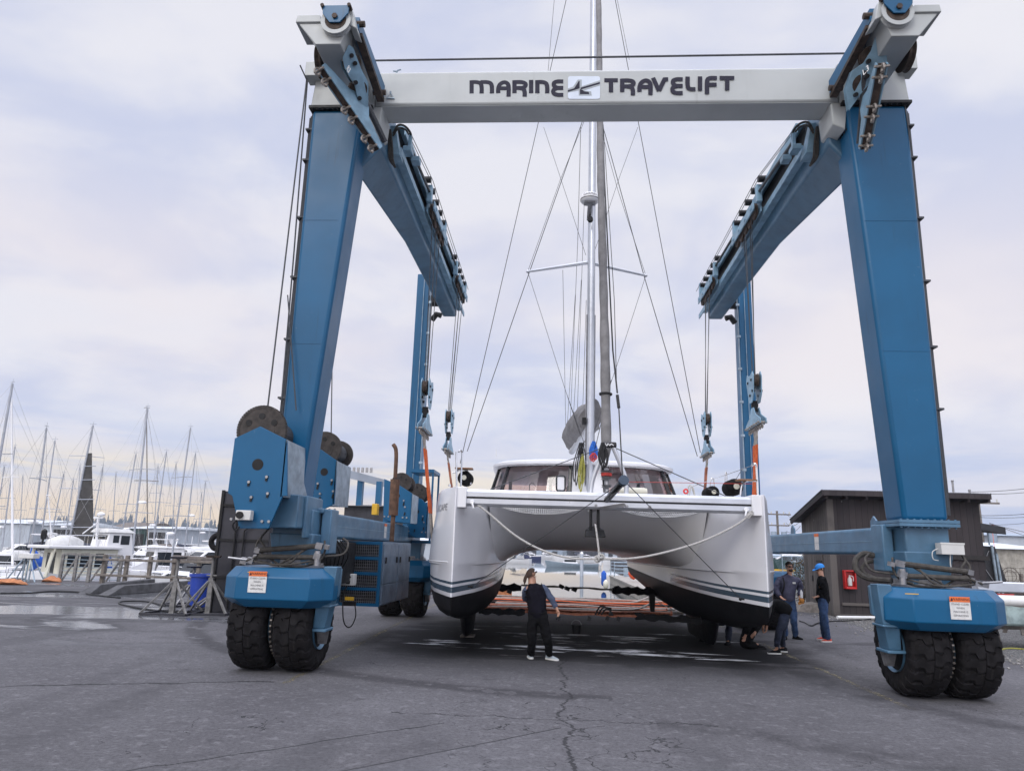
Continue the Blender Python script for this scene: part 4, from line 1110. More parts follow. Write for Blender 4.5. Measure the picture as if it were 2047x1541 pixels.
M['rope'] = pmat('pale_braided_rope', (.42, .41, .39), .85, var=.3, vscale=60, bump=.4, bscale=150)
M['ropeblack'] = pmat('black_rope', (.02, .02, .022), .8, var=.3, vscale=40)
M['ropeyellow'] = pmat('yellow_rope', (.30, .29, .06), .85, var=.25, vscale=40)
M['ropeblue'] = pmat('blue_rope', (.02, .13, .50), .8, var=.25, vscale=40)
M['ropered'] = pmat('red_rope', (.48, .05, .04), .8, var=.25, vscale=40)
M['antifoul'] = pmat('black_antifouling', (.007, .007, .008), .5, spec=.15, var=.4, vscale=5)
M['netting'] = pmat('white_netting', (.50, .50, .50), .8, var=.1)
M['cream'] = pmat('cream_vinyl', (.60, .58, .48), .45, var=.08)

def build_cat():
    T = thing('catamaran', 'white sailing catamaran with black bottom hanging in the boat hoist', 'catamaran', (BO.x, BO.y, 0), local=True, rz=BA)
    # ---- hulls
    VS = [0, .06, .15, .3, .5, .75, 1, 1.3, 1.6, 2, 2.4, 2.9, 3.4, 4, 4.6, 5.3, 6, 7, 8, 9, 10, 11, 12]
    def prof_side(v, br):
        zd = zdeck(v); zk = lerp_tab(T_ZK, v); P = []
        for f, dr in PROF: P.append((br * f, zd - dr))
        P += [(br * 1.0, 1.62), (br * .955, 1.60)]
        for g, f in ((.72, .94), (.5, .89), (.3, .79), (.14, .60), (.05, .36)): P.append((br * f, zk + (1.60 - zk) * g))
        return P
    for s in (-1, 1):
        rings = []
        for v in VS:
            A = prof_side(v, lerp_tab(T_BO, v)); B = prof_side(v, lerp_tab(T_BI, v)); zk = lerp_tab(T_ZK, v)
            ring = [(s * HS, v, zdeck(v) + .015)]
            ring += [(s * (HS + u), v, z) for u, z in A] + [(s * HS, v, zk)] + [(s * (HS - u), v, z) for u, z in reversed(B)]
            rings.append(ring)
        b = MB(); b.loft(rings); b.build('hull', 'hull', T, smooth=32)
        # keel
        b = MB(); rr = []
        for z, v0, v1, w in ((.62, 3.3, 6.5, .17), (.35, 3.45, 6.35, .16), (.12, 3.6, 6.2, .13), (.035, 3.72, 6.1, .08)):
            rr.append([(s * HS + w * q, v0 + (v1 - v0) * t_, z) for t_, q in ((0, 0), (.03, .35), (.12, .8), (.35, 1), (.7, .6), (1, .05), (1, -.05), (.7, -.6), (.35, -1), (.12, -.8), (.03, -.35))])
        b.loft(rr); b.build('keel', 'antifoul', T, smooth=50)
        # rudder and deck hatch far aft are hidden; a rail along the sheer
        b = MB(); b.tube([(s * (HS + lerp_tab(T_BO, v) * .985), v, 1.66) for v in VS[2:]], .012, 6); b.build('rubbing_strake', 'boatwhite', T)
        # eye for the bowsprit stays
        e = bl(943, 1172, 13.25) if s < 0 else bl(1480, 1197, 13.35)
        b = MB(); b.ball(tuple(e), .03, 10, 6); b.cyl(tuple(e), (e.x + .07 * (1 if s > 0 else -1), e.y, e.z), .016, n=8); b.build('stay_eye', 'black', T)
    # ---- bridge deck: arched underside between the hulls, faired into a rising front
    b = MB(); NU, NV = 40, 30; vv = [2.35 + 9.2 * (i / NV) ** 1.6 for i in range(NV + 1)]
    def sm(x): x = max(0, min(1, x)); return x * x * (3 - 2 * x)
    grid = []
    for v in vv:
        row = []
        f = 2.90 - .97 * (1 - (1 - min(1, max(0, (v - 2.35) / 2.9))) ** 2.6)
        for k in range(NU + 1):
            c_ = 2 * k / NU - 1; c_ = math.copysign(1 - (1 - abs(c_)) ** 1.7, c_); tt = abs(c_)
            z = f - (f - 1.60) * tt ** (4.6 + 10 * (1 - sm((v - 2.3) / 1.6))) * sm((v - 2.34) / .9) ** .6
            vshift = -.5 * tt ** 3 * (1 - min(1, (v - 2.35) / 2.5))
            wi = HS - lerp_tab(T_BI, v + vshift) * .93; u = wi * c_
            row.append((u, v + vshift, z))
        grid.append(row)
    vs = [p for r in grid for p in r]; n = NU + 1
    fs = [(i * n + k, i * n + k + 1, (i + 1) * n + k + 1, (i + 1) * n + k) for i in range(NV) for k in range(NU)]
    top0 = len(vs)
    vs += [(p[0], p[1], zdeck(p[1]) + .02) for p in grid[0]] + [(p[0], p[1], 3.07) for p in grid[-1]]
    fs += [(k + 1, k, top0 + k, top0 + k + 1) for k in range(NU)]
    fs += [(top0 + k, top0 + n + k, top0 + n + k + 1, top0 + k + 1) for k in range(NU)]
    fs += [((NV) * n + k, NV * n + k + 1, top0 + n + k + 1, top0 + n + k) for k in range(NU)]
    b.add(vs, fs); b.build('bridge_deck', 'boatwhite', T, smooth=40)
    # ---- bow crossbeam
    b = MB()
    ring = lambda u: [(u, .10, 2.68), (u, .14, 2.64), (u, .34, 2.64), (u, .38, 2.70), (u, .38, 2.88), (u, .33, 2.93), (u, .15, 2.93), (u, .10, 2.88), (u, .10, 2.80), (u, .118, 2.795), (u, .118, 2.765), (u, .10, 2.76)]
    b.loft([ring(-2.62), ring(2.62)]); cbm = b.build('bow_beam', 'alu', T, smooth=30)
    b = MB(); b.box(-2.6, 2.6, .112, .116, 2.767, 2.793); b.build('beam_groove', 'black', cbm)
    b = MB()
    for s in (-1, 1):
        b.box(*sorted((s * 2.50, s * 2.68)), .05, .42, 2.60, 2.96); b.cyl((s * 2.40, .09, 2.70), (s * 2.40, .05, 2.70), .045, n=10); b.tube([(s * 2.40, .05, 2.70), (s * 2.36, .02, 2.58)], .02, 6)
    b.each('beam_bracket', 'boatwhite', T, 3, bevel=.015)
    b = MB()
    for u in (-.22, .25, .32, .72): b.cyl((u, .06, 2.70), (u, .10, 2.70), .025, n=10)
    b.each('padeye', 'steel', cbm)
    # ---- trampoline nets
    b = MB()
    def net(u, v):
        tv = (v - .4) / 2.0
        return (u, v, 2.84 - .25 * math.sin(PI * min(1, max(0, tv))) * (1 - abs((abs(u) - 1.15) / 1.1) ** 2.2))
    for s in (-1, 1):
        for k in range(17):
            v = .42 + k * 2.0 / 16; b.tube([net(s * (.1 + 2.1 * i / 14), v) for i in range(15)], .007, 3, cap=False)
        for k in range(52):
            u = s * (.1 + 2.1 * k / 51); b.tube([net(u, .42 + i * 2.0 / 10) for i in range(11)], .006, 3, cap=False)
    b.build('trampoline_net', 'netting', T, smooth=0)
    b = MB(); b.box(-.16, -.04, .3, 2.5, 2.70, 2.86); b.prism([(-.26, .05, 2.66), (-.02, .05, 2.64), (.26, -.35, 2.68), (.22, -.35, 2.74)], (0, 0, 0), (0, .06, 0)); b.build('spine', 'boatwhite', T, bevel=.01)
    # ---- anchor
    b = MB(); a0 = bl(1189, 1022, 13.0)
    for du in (-.07, .06): b.box(a0.x + du - .025, a0.x + du + .025, a0.y - .03, a0.y + .03, a0.z - .42, a0.z + .05)
    b.hexa([(a0.x - .19, a0.y - .10, a0.z - .45), (a0.x + .19, a0.y - .10, a0.z - .45), (a0.x + .16, a0.y + .22, a0.z - .44), (a0.x - .16, a0.y + .22, a0.z - .44),
            (a0.x - .17, a0.y - .02, a0.z - .32), (a0.x + .17, a0.y - .02, a0.z - .32), (a0.x + .08, a0.y + .16, a0.z - .24), (a0.x - .08, a0.y + .16, a0.z - .24)])
    b.build('anchor', 'black', T, bevel=.02)
    # ---- bowsprit, striker and stays
    tip = bl(1247, 960, 11.9); root = bl(1212, 1000, 12.95)
    b = MB(); b.tube([root, tip], [.055, .062], 14); b.build('bowsprit', 'blackgloss', T)
    b = MB(); d = (tip - root).normalized(); b.tube([tip - d * .05, tip + d * .02], .085, 18); b.build('bowsprit_cap', 'slatecap', T)
    apex = bl(1218, 890, 13.05)
    b = MB()
    for px in (1180, 1252):
        f = bl(px, 990, 13.1); m = bl(px + (6 if px < 1200 else -2), 955, 13.1)
        b.tube(arc_pts([f, m, apex + Vector((-.06 if px < 1200 else .06, 0, 0))], 5), .042, 10)
    b.build('striker_frame', 'alu', T)
    b = MB(); b.box(apex.x - .13, apex.x + .13, apex.y - .05, apex.y + .05, apex.z - .05, apex.z + .06); ap = b.build('striker_head', 'blackgloss', T, bevel=.03)
    b = MB(); b.tube(arc_pts([(apex.x - .08, apex.y - .056, apex.z + .025), (apex.x - .05, apex.y - .056, apex.z - .02), (apex.x - .03, apex.y - .056, apex.z + .02), (apex.x, apex.y - .056, apex.z - .01), (apex.x + .03, apex.y - .056, apex.z + .015), (apex.x + .07, apex.y - .056, apex.z - .01)], 4), .008, 5); b.build('script_mark', 'boatwhite', ap)
    W = MB()
    W.tube([apex, bl(980, 978, 13.0)], .009, 6); W.tube([apex, bl(1468, 999, 13.1)], .009, 6)
    W.tube([tip, bl(943, 1172, 13.22)], .007, 6); W.tube([tip, bl(1480, 1196, 13.32)], .007, 6)
    W.each('bow_stay', 'wire', T)
    # ---- furled headsail on its stay
    tack, hd = bl(1213, 985, 13.1), bl(1194.5, -70, 17.0)
    b = MB(); n = 90; pts = []; rs = []
    for i in range(n + 1):
        t_ = .045 + .955 * i / n; pts.append(tack.lerp(hd, t_) + Vector((.012 * math.sin(9 * t_), .0, 0)))
        rs.append((.098 - .034 * t_) * (1 + .06 * math.sin(95 * t_) + .04 * math.sin(37 * t_ + 1)) * (.55 if i == 0 else 1))
    b.tube(pts, rs, 10); b.build('furled_headsail', 'sailgrey', T, smooth=60)
    b = MB()
    for t_, r in ((.030, .11), (.038, .12), (.02, .10)): p = tack.lerp(hd, t_ - .012); b.lathe([(.02, -.02), (r, -.02), (r * .7, 0), (r, .02), (.02, .02)], tuple(p), 'Z', 18)
    b.tube([tack, tack.lerp(hd, .03)], .04, 10); b.build('furling_drum', 'steel', T)
    b = MB(); p = tack.lerp(hd, .0225); b.lathe([(.02, -.025), (.10, -.025), (.10, .035), (.02, .035)], tuple(p), 'Z', 18); b.build('drum_line', 'ropered', T)
    b = MB(); p = tack.lerp(hd, .13); b.torus(tuple(p), .105, .014, 'Z', 14, 6); p = p + Vector((0, 0, -.02)); b.torus(tuple(p), .105, .012, 'Z', 14, 6); b.ball((p.x + .10, p.y - .05, p.z), .035, 8, 6); b.build('sail_tie', 'ropeblack', T)
    # ---- mast
    mb_, mt = bl(1178, 985, 17.25), bl(1187.5, -60, 17.35)
    d = (mt - mb_).normalized(); rings = []
    for t_ in (0, .5, 1):
        c = mb_.lerp(mt, t_); rings.append([(c.x + .098 * math.cos(2 * PI * k / 20), c.y + .155 * math.sin(2 * PI * k / 20), c.z) for k in range(20)])
    b = MB(); b.loft(rings); mast = b.build('mast', 'alu', T, smooth=60)
    b = MB(); c = mb_.lerp(mt, .02); b.box(c.x - .12, c.x + .12, c.y - .18, c.y + .18, c.z - .45, c.z + .35) if False else None
    q0, q1 = mb_.lerp(mt, .0), mb_.lerp(mt, .30)
    b = MB(); b.bar((q0.x - .104, q0.y - .06, q0.z), (q1.x - .104, q1.y - .06, q1.z), .014, .03); b.bar((q0.x + .104, q0.y - .04, q0.z), (q1.x + .104, q1.y - .04, q1.z), .012, .02); b.build('mast_track', 'steel', mast)
    b = MB(); p = bl(1166, 842, 17.2); b.box(p.x - .03, p.x + .06, p.y - .08, p.y + .04, p.z - .08, p.z + .08); p = bl(1178, 846, 17.2); b.torus((p.x, p.y + .12, p.z), .13, .01, 'Z', 20, 5); b.build('mast_fitting', 'black', mast)
    # radar dome, camera light
    rc = bl(1179, 398, 16.85)
    b = MB(); b.lathe([(.02, -.10), (.20, -.10), (.235, -.06), (.24, -.02), (.235, .05), (.20, .10), (.10, .125), (.01, .13)], tuple(rc), 'Z', 32); rd = b.build('radar_dome', 'boatwhite', T, smooth=50)
    b = MB(); b.lathe([(.02, -.03), (.243, -.03), (.243, -.05), (.02, -.05)], tuple(rc), 'Z', 32); b.build('dome_band', 'blackgloss', rd)
    b = MB(); tm = MB(); text_into(tm, 'GARMIN', .095, (0, 0, 0), (1, 0, 0), (0, 0, 1), extrude=.001)
    vs = []
    for (x, y, z) in tm.v: a = x / .24 - .06; vs.append((rc.x + .2415 * math.sin(a), rc.y - (.2415 + y) * math.cos(a), rc.z + z + .03))
    b.add(vs, tm.f); b.build('dome_lettering', 'ink', rd, smooth=0)
    b = MB(); b.bar((rc.x, rc.y - .02, rc.z - .11), (rc.x, rc.y + .28, rc.z - .45), .10, .05); b.box(rc.x - .14, rc.x + .14, rc.y - .1, rc.y + .1, rc.z - .14, rc.z - .10); b.build('radar_bracket', 'steel', rd)
    b = MB(); p = bl(1180, 440, 16.95); b.lathe([(.02, -.09), (.06, -.09), (.075, .0), (.05, .06), (.02, .06)], tuple(p), 'Y', 16); b.tube([(p.x, p.y + .1, p.z + .25), (p.x, p.y, p.z)], .02, 6); b.build('deck_light', 'black', mast)
    # spreaders and rigging
    sr, sL, sR = bl(1176, 525, 17.3), bl(1055, 543, 18.0), bl(1291, 551, 18.1)
    for e in (sL, sR):
        b = MB(); b.tube([sr, e], [.05, .032], 10); b.ball(tuple(e), .045, 8, 6); b.build('spreader', 'alu', mast)
    mz = lambda py, dx=0: bl(1187 - py * 9 / 985 + dx, py, 17.35)
    W = MB(); r = .0095
    W.tube([bl(920, 926, 18.6), bl(1074, 255, 17.9), bl(1133, -5, 17.6)], r, 5); W.tube([bl(934, 902, 18.6), sL + Vector((.05, 0, 0)), bl(1160, 255, 17.5), mz(185)], .010, 5); W.tube([sL, bl(1120, 360, 17.6), mz(200)], .006, 5)
    W.tube([bl(1400, 905, 18.7), bl(1278, 255, 17.9), bl(1229, -5, 17.6)], r, 5); W.tube([bl(1394, 912, 18.7), sR - Vector((.05, 0, 0)), bl(1210, 270, 17.5), mz(185)], .010, 5); W.tube([sR, bl(1235, 380, 17.6), mz(200)], .006, 5)
    W.tube([sL, bl(1131, 782, 17.7), bl(1171, 895, 17.35)], .006, 5); W.tube([sR, bl(1234, 728, 17.7), bl(1186, 868, 17.35)], .006, 5)
    W.tube([bl(1087, 255, 17.8), bl(1112, 330, 17.6), bl(1171, 510, 17.4)], .006, 5); W.tube([bl(1275, 255, 17.8), bl(1240, 350, 17.6), bl(1186, 510, 17.4)], .006, 5)
    W.tube([bl(1108, 0, 17.5), bl(1095, 150, 17.6)], .006, 5); W.tube([bl(1258, 120, 17.5), bl(1234, 0, 17.5)], .006, 5)
    W.each('shroud', 'wire', T)
    W = MB()
    for (a, c, e) in (((1150, 590, 17.6), (1134, 850, 21.6), .006), ((1162, 560, 17.6), (1146, 838, 20.6), .006), ((1168, 400, 17.6), (1154, 826, 19.8), .006), ((1172, 600, 17.5), (1165, 815, 19.0), .006), ((1125, 540, 17.8), (1131, 858, 21.9), .006), ((1131, 782, 17.8), (1160, 870, 17.4), .006), ((1161, 255, 17.5), (1155, 480, 17.5), .007), ((1155, 480, 17.5), (1140, 845, 21.0), .006)):
        W.tube([bl(*a), bl(*c)], e, 5)
    W.tube([bl(1196, -20, 16.8), bl(1208, 350, 15.9), bl(1225, 700, 14.0), bl(1234, 785, 13.2)], .016, 6)
    W.tube([bl(1234, 790, 13.1), bl(1237, 815, 13.0)], .03, 8); W.tube([bl(1237, 815, 13.0), tip + Vector((-.02, 0, .05))], .011, 6)
    W.tube([bl(1206, 250, 16.8), bl(1228, 600, 15), bl(1233, 785, 13.3)], .008, 5); W.tube([bl(1190, 895, 16.9), bl(1222, 760, 14.2)], .008, 5)
    W.each('halyard', 'ropeblack', T)
    # ---- boom and sail bag
    g, be = bl(1177, 858, 17.55), bl(1143, 902, 22.2)
    b = MB(); b.tube([g, be], .10, 14); b.build('boom', 'alu', T)
    b = MB(); rings = []; N = 34
    tops = [bl(1188, 796, 17.55), bl(1160, 818, 19.5), bl(1131, 852, 22.0)]
    for i in range(N + 1):
        t_ = i / N; bot = g.lerp(be, t_); top = tops[0].lerp(tops[1], t_ * 2) if t_ < .5 else tops[1].lerp(tops[2], t_ * 2 - 1)
        hh = top - bot; w = (.20 + .14 * math.sin(PI * min(1, t_ * 1.15 + .1))) * (1 if i < N else .6); ring = []
        for k in range(22):
            a = 2 * PI * k / 22; s_ = math.sin(a); wob = 1 + .09 * math.sin(15 * t_ + k * 1.2) + .07 * math.sin(31 * t_ - k * .9) + .05 * math.sin(53 * t_ + k * 2.3)
            ring.append(tuple(bot + hh * (.5 + .52 * s_ * (1 + .06 * math.sin(23 * t_ + k))) + Vector((math.cos(a) * w * wob * (1.0 - .30 * s_), 0, 0))))
        rings.append(ring)
    b.loft(rings); b.build('sail_bag', 'sailgrey', T, smooth=60)
    # ---- coachroof
    def cab(a, vc, bq, n=28, aft=9.3):
        P = [(a, aft)] + [(a, vc + (aft - vc) * (1 - k / 4)) for k in range(1, 4)]
        for k in range(n + 1):
            t_ = PI / 2 - PI * k / n; P.append((a * math.copysign(abs(math.sin(t_)) ** .78, math.sin(t_)), vc - bq * abs(math.cos(t_)) ** .78))
        P += [(-a, vc + (aft - vc) * k / 4) for k in range(1, 4)] + [(-a, aft)]
        return P
    lo, hi = cab(2.38, 5.75, 1.50), cab(2.12, 6.1, 1.55)
    n = len(lo); z0, z1 = 3.02, 3.93
    b = MB(); bgs = [MB(), MB()]
    def pt(i, z, off=0):
        t_ = (z - 3.02) / (3.93 - 3.02); u = lo[i][0] * (1 - t_) + hi[i][0] * t_; v = lo[i][1] * (1 - t_) + hi[i][1] * t_
        return (u * (1 + off / 2.3), v - off, z)
    for i in range(n - 1):
        uc = (pt(i, 3.5)[0] + pt(i + 1, 3.5)[0]) / 2; vc_ = (pt(i, 3.5)[1] + pt(i + 1, 3.5)[1]) / 2
        solid = abs(uc) < .43 or vc_ > 6.9
        b.add([pt(i, 3.02), pt(i + 1, 3.02), pt(i + 1, 3.24), pt(i, 3.24)], [(0, 1, 2, 3)])
        if solid: b.add([pt(i, 3.24), pt(i + 1, 3.24), pt(i + 1, 3.93), pt(i, 3.93)], [(0, 1, 2, 3)])
        else: bgs[uc > 0].add([pt(i, 3.24), pt(i + 1, 3.24), pt(i + 1, 3.93), pt(i, 3.93)], [(0, 1, 2, 3)])
    coach = b.build('coachroof', 'boatwhite', T, smooth=40)
    wns = [q.build('windscreen', 'tint', T, smooth=40) for q in bgs]; wn = wns[0]
    idx = [i for i in range(n) if abs(pt(i, 3.5)[0]) >= .38 and pt(i, 3.5)[1] < 7.0]
    for s in (-1, 1):
        ii = [i for i in idx if pt(i, 3.5)[0] * s > 0]; b = MB()
        for zz, w in ((3.25, .03), (3.91, .03)): b.tube([pt(i, zz, .012) for i in ii], w, 6)
        ends = sorted(ii, key=lambda i: abs(pt(i, 3.5)[0]))
        for i in (ends[0], ends[len(ends) // 2 + 1], ends[-3]): b.tube([pt(i, 3.24, .012), pt(i, 3.92, .012)], .05, 6)
        b.build('window_frame', 'blackgloss', wns[s > 0])
    b = MB(); p = bl(1121, 966, 16.9); pts = []
    for (dx, dz, a0) in ((.05, .12, 0), (-.05, .12, 90), (-.05, -.12, 180), (.05, -.12, 270)):
        for k in range(4): a = R_(a0 + 30 * k); pts.append((p.x + dx + .05 * math.cos(a), p.y, p.z + dz + .05 * math.sin(a)))
    b.tube(pts + [pts[0]], .022, 6); b.build('opening_port', 'blackgloss', wn)
    b = MB(); b.prism([(q[0], q[1], q[2]) for q in pts], (0, 0, 0), (0, .01, 0)); b.build('port_pane', 'deck', wn)
    b = MB(); rr = []
    for a, vc, bq, z in ((2.18, 6.15, 1.62, 3.90), (2.30, 6.1, 1.78, 3.93), (2.31, 6.1, 1.78, 3.985), (2.20, 6.15, 1.70, 4.045), (1.8, 6.3, 1.45, 4.10), (1.1, 6.6, 1.0, 4.135), (.2, 7, .3, 4.15)):
        rr.append([(u, v, z) for u, v in cab(a, vc, bq, aft=10.2 if a > 1.5 else 9.5)])
    b.loft(rr); b.build('roof', 'boatwhite', T, smooth=50)
    # saloon: counters, table, a tap, a kettle, posts
    b = MB(); b.box(-2.0, -1.1, 5.6, 8.6, 3.03, 3.36); b.box(1.0, 2.0, 6.2, 8.8, 3.03, 3.30); b.box(-.5, .4, 5.3, 5.9, 3.03, 3.34)
    sal = b.build('saloon_furniture', 'woodbrown', T)
    b = MB(); b.tube(arc_pts([(-1.35, 5.7, 3.36), (-1.35, 5.7, 3.52), (-1.28, 5.7, 3.57), (-1.20, 5.7, 3.50)], 5), .015, 6); b.build('tap', 'steel', sal)
    b = MB(); b.lathe([(.01, 0), (.06, 0), (.045, .08), (.06, .10), (.035, .16), (.01, .18)], (-.38, 5.5, 3.34), 'Z', 10); b.lathe([(.01, 0), (.05, 0), (.05, .10), (.01, .10)], (-.25, 5.5, 3.34), 'Z', 10); b.build('coffee_pot', 'black', sal)
    b = MB()
    for u, v in ((-1.9, 8.9), (-.7, 9.1), (.6, 9.1), (1.9, 8.9)): b.box(u - .05, u + .05, v - .04, v + .04, 3.03, 3.93)
    b.box(-2.0, 2.0, 8.95, 9.05, 3.03, 3.30); b.build('aft_bulkhead', 'boatwhite', T)
    # ---- pulpits, seats, rails
    for s in (-1, 1):
        b = MB(); base = HS
        if s < 0:
            q = [(905, 968, 900), (925, 970, 905), (945, 970, 945)]
            for px, yb, yt in ((913, 972, 903), (921, 972, 905)): b.tube([bl(px, yb, 13.6), bl(px + (-1 if px < 918 else 3), yt, 13.6)], .018, 8)
            b.tube(arc_pts([bl(917, 903, 13.6), bl(921, 900, 13.65), bl(924, 905, 13.7)], 4), .018, 8)
            b.tube(arc_pts([bl(905, 945, 13.8), bl(925, 938, 13.8), bl(937, 945, 13.9), bl(941, 968, 13.9)], 5), .018, 8)
            b.tube([bl(899, 968, 13.7), bl(899, 972, 13.7)], .03, 8); sp = bl(928, 937, 13.75)
        else:
            b.tube(arc_pts([bl(1515, 990, 13.7), bl(1512, 935, 13.7), bl(1508, 927, 13.7), bl(1503, 931, 13.8)], 5), .022, 8); b.tube(arc_pts([bl(1480, 990, 13.8), bl(1484, 968, 13.8), bl(1495, 961, 13.8), bl(1512, 961, 13.75)], 5), .018, 8)
            b.tube(arc_pts([bl(1418, 985, 15), bl(1421, 960, 15), bl(1426, 957, 15), bl(1430, 985, 15)], 5), .012, 6); b.tube(arc_pts([bl(1449, 985, 15), bl(1450, 948, 15), bl(1453, 948, 15), bl(1453, 985, 15)], 5), .012, 6)
            b.tube([bl(1385, 972, 16), bl(1503, 931, 13.8)], .006, 5); b.tube([bl(1469, 962, 14.5), bl(1484, 936, 14.3)], .006, 5); sp = bl(1491, 960, 13.75)
        b.build('pulpit_rail', 'stainless', T)
        b = MB(); b.box(sp.x - .17, sp.x + .17, sp.y - .12, sp.y + .12, sp.z - .012, sp.z + .014); b.build('pulpit_seat', 'woodbrown', T, bevel=.005)
    b = MB(); b.tube([bl(1250, 963, 13.2), bl(1505, 967, 14)], .005, 5); b.build('red_line', 'ropered', T)
    b = MB(); b.tube(arc_pts([bl(1374, 990, 16), bl(1377, 972, 16), bl(1382, 972, 16), bl(1388, 990, 16)], 5), .014, 6); b.tube(arc_pts([bl(1378, 990, 15.9), bl(1381, 973, 15.9), bl(1386, 976, 15.9), bl(1389, 990, 15.9)], 5), .014, 6); b.build('coiled_hose', 'rope', T)
    b = MB(); p = bl(1371, 982, 16); b.torus(tuple(p), .045, .02, 'Y', 14, 6); b.build('rescue_sling', 'red', T)
    b = MB(); p = bl(992, 912, 22); b.tube([p, bl(992, 897, 22)], .012, 6); b.build('aerial', 'boatwhite', T)
    # ---- the name on the outer bow
    tm = MB(); text_into(tm, 'ESCAPE', .17, (0, 0, 0), (1, 0, 0), (0, 0, 1), align='RIGHT', extrude=.0, spacing=1.05)
    b = MB(); vs = []
    for (x, y, z) in tm.v:
        v = .34 - x * 1.55; zz = 2.615 + z; dr = zdeck(v) - zz
        f = lerp_tab([(0, .74), (.06, .82), (.45, .87), (.85, .95), (1.3, 1.0)], dr); vs.append((-(HS + lerp_tab(T_BO, v) * f) - .006, v, zz))
    b.add(vs, tm.f); b.build('name_lettering', 'inkfaded', T, smooth=0)
    return T
CAT = build_cat()

# ---- things on and around the boat
b = MB()
eL, eR, kn = at(942, 1002, 12.86), at(1502, 1025, 12.95), at(1198, 1117, 12.75)
b.tube(arc_pts([eL, at(970, 1020, 12.83), at(1030, 1070, 12.8), at(1085, 1100, 12.78), at(1140, 1115, 12.76), kn], 6), .019, 7)
b.tube(arc_pts([eR, at(1470, 1050, 12.92), at(1400, 1083, 12.88), at(1320, 1106, 12.82), at(1260, 1116, 12.78), kn], 6), .019, 7)
b.tube(arc_pts([kn, at(1196, 1090, 12.78), at(1192, 1060, 12.8), at(1190, 1048, 12.85)], 5), .017, 7); b.tube(arc_pts([at(1204, 1113, 12.75), at(1197, 1100, 12.77), at(1192, 1062, 12.8)], 5), .015, 7)
for i in range(4): b.torus(tuple(kn + Vector((.02 * i - .03, 0, .01 * i))), .05, .018, 'YXZ'[i % 3], 10, 6)
for e in (eL, eR):
    for k in range(4): b.torus(tuple(e + Vector((.02 * k * (1 if e.x < 0 else -1), 0, -.02 * k))), .03, .014, 'Y', 10, 6)
loose('mooring_bridle', b, 'rope', 'grey rope bridle sagging between the bow beam ends to a central knot', 'rope')
def fender(px, py, Y, r, L, ax, mat, label, cap='cream'):
    p = at(px, py, Y); T = thing('fender', label, 'fender', tuple(p - Vector((0, 0, r))), group='fenders on the bows')
    b = MB(); prof = [(.02, -L / 2 - r * .5), (r * .4, -L / 2 - r * .45), (r * .85, -L / 2 - r * .1), (r, -L / 2 + r * .3), (r, L / 2 - r * .3), (r * .85, L / 2 + r * .1), (r * .4, L / 2 + r * .45), (.02, L / 2 + r * .5)]
    b.lathe(prof, tuple(p), ax, 20); b.build('cover', mat, T, smooth=60)
    b = MB(); e = -L / 2 - r * .5
    b.lathe([(.01, e - .03), (r * .32, e - .03), (r * .36, e + .03), (.01, e + .04)], tuple(p), ax, 14); b.build('end_cap', cap, T)
fender(1464, 975, 14.3, .16, .5, 'Y', 'webblack', 'black covered fender with yellow end behind the starboard pulpit seat')
fender(1420, 986, 14.8, .13, .55, 'Y', 'webblack', 'black covered fender lying low nearer the cabin on the starboard bow')
fender(931, 957, 14.0, .14, .4, 'Y', 'webblack', 'black covered fender under the port pulpit seat')
b = MB(); p = at(1266, 984, 14.2); b.lathe([(.03, -.27), (.08, -.26), (.095, -.2), (.095, .2), (.08, .26), (.03, .27)], tuple(p), 'X', 18); b.lathe([(.03, -.25), (.07, -.24), (.08, .2), (.03, .24)], tuple(p + Vector((0, .12, -.02))), 'X', 14)
loose('rolled_cushion', b, 'cream', 'cream rolled cushion on the foredeck right of the bowsprit', 'cushion')
def coil(pts_px, Y, mat, r, loops, label, w=.03):
    b = MB(); q = [at(x, y, Y) for x, y in pts_px]
    top, bot = q[0], q[1]
    for i in range(loops):
        dx = (i - loops / 2) * w; s_ = .9 + .12 * math.sin(i * 2.3)
        P = [top + Vector((dx * .4, -.02 * (i % 3), 0)), top.lerp(bot, .5) + Vector((dx - .04, -.03, 0)), top.lerp(bot, s_) + Vector((dx, -.02, 0)), top.lerp(bot, .5) + Vector((dx + .05, .02, 0)), top + Vector((dx * .4 + .01, .02, 0))]
        b.tube(arc_pts(P, 5), r, 6)
    for k in range(3 if loops > 3 else 0): b.torus(tuple(top.lerp(bot, .16 + .05 * k)), min(.05, w * loops * .22), r, 'Z', 12, 6)
    return loose('rope_coil', b, mat, label, 'rope coil', 'rope coils hung on the mast and striker')
coil(((1187, 882), (1187, 920)), 16.95, 'ropeblue', .015, 5, 'bright blue rope coil hung on the right of the mast', .024)
coil(((1187, 905), (1188, 923)), 16.9, 'ropered', .012, 3, 'short red rope end below the blue coil on the mast', .04)
coil(((1163, 885), (1158, 972)), 16.9, 'ropeblack', .012, 5, 'long black rope coil hung on the left of the mast', .05)
coil(((1165, 908), (1162, 985)), 16.85, 'ropeyellow', .012, 3, 'yellow flecked rope coil hung on the left of the mast', .03)
coil(((1205, 885), (1208, 935)), 12.9, 'ropeblack', .012, 5, 'black rope coil hung on the white striker frame', .022)

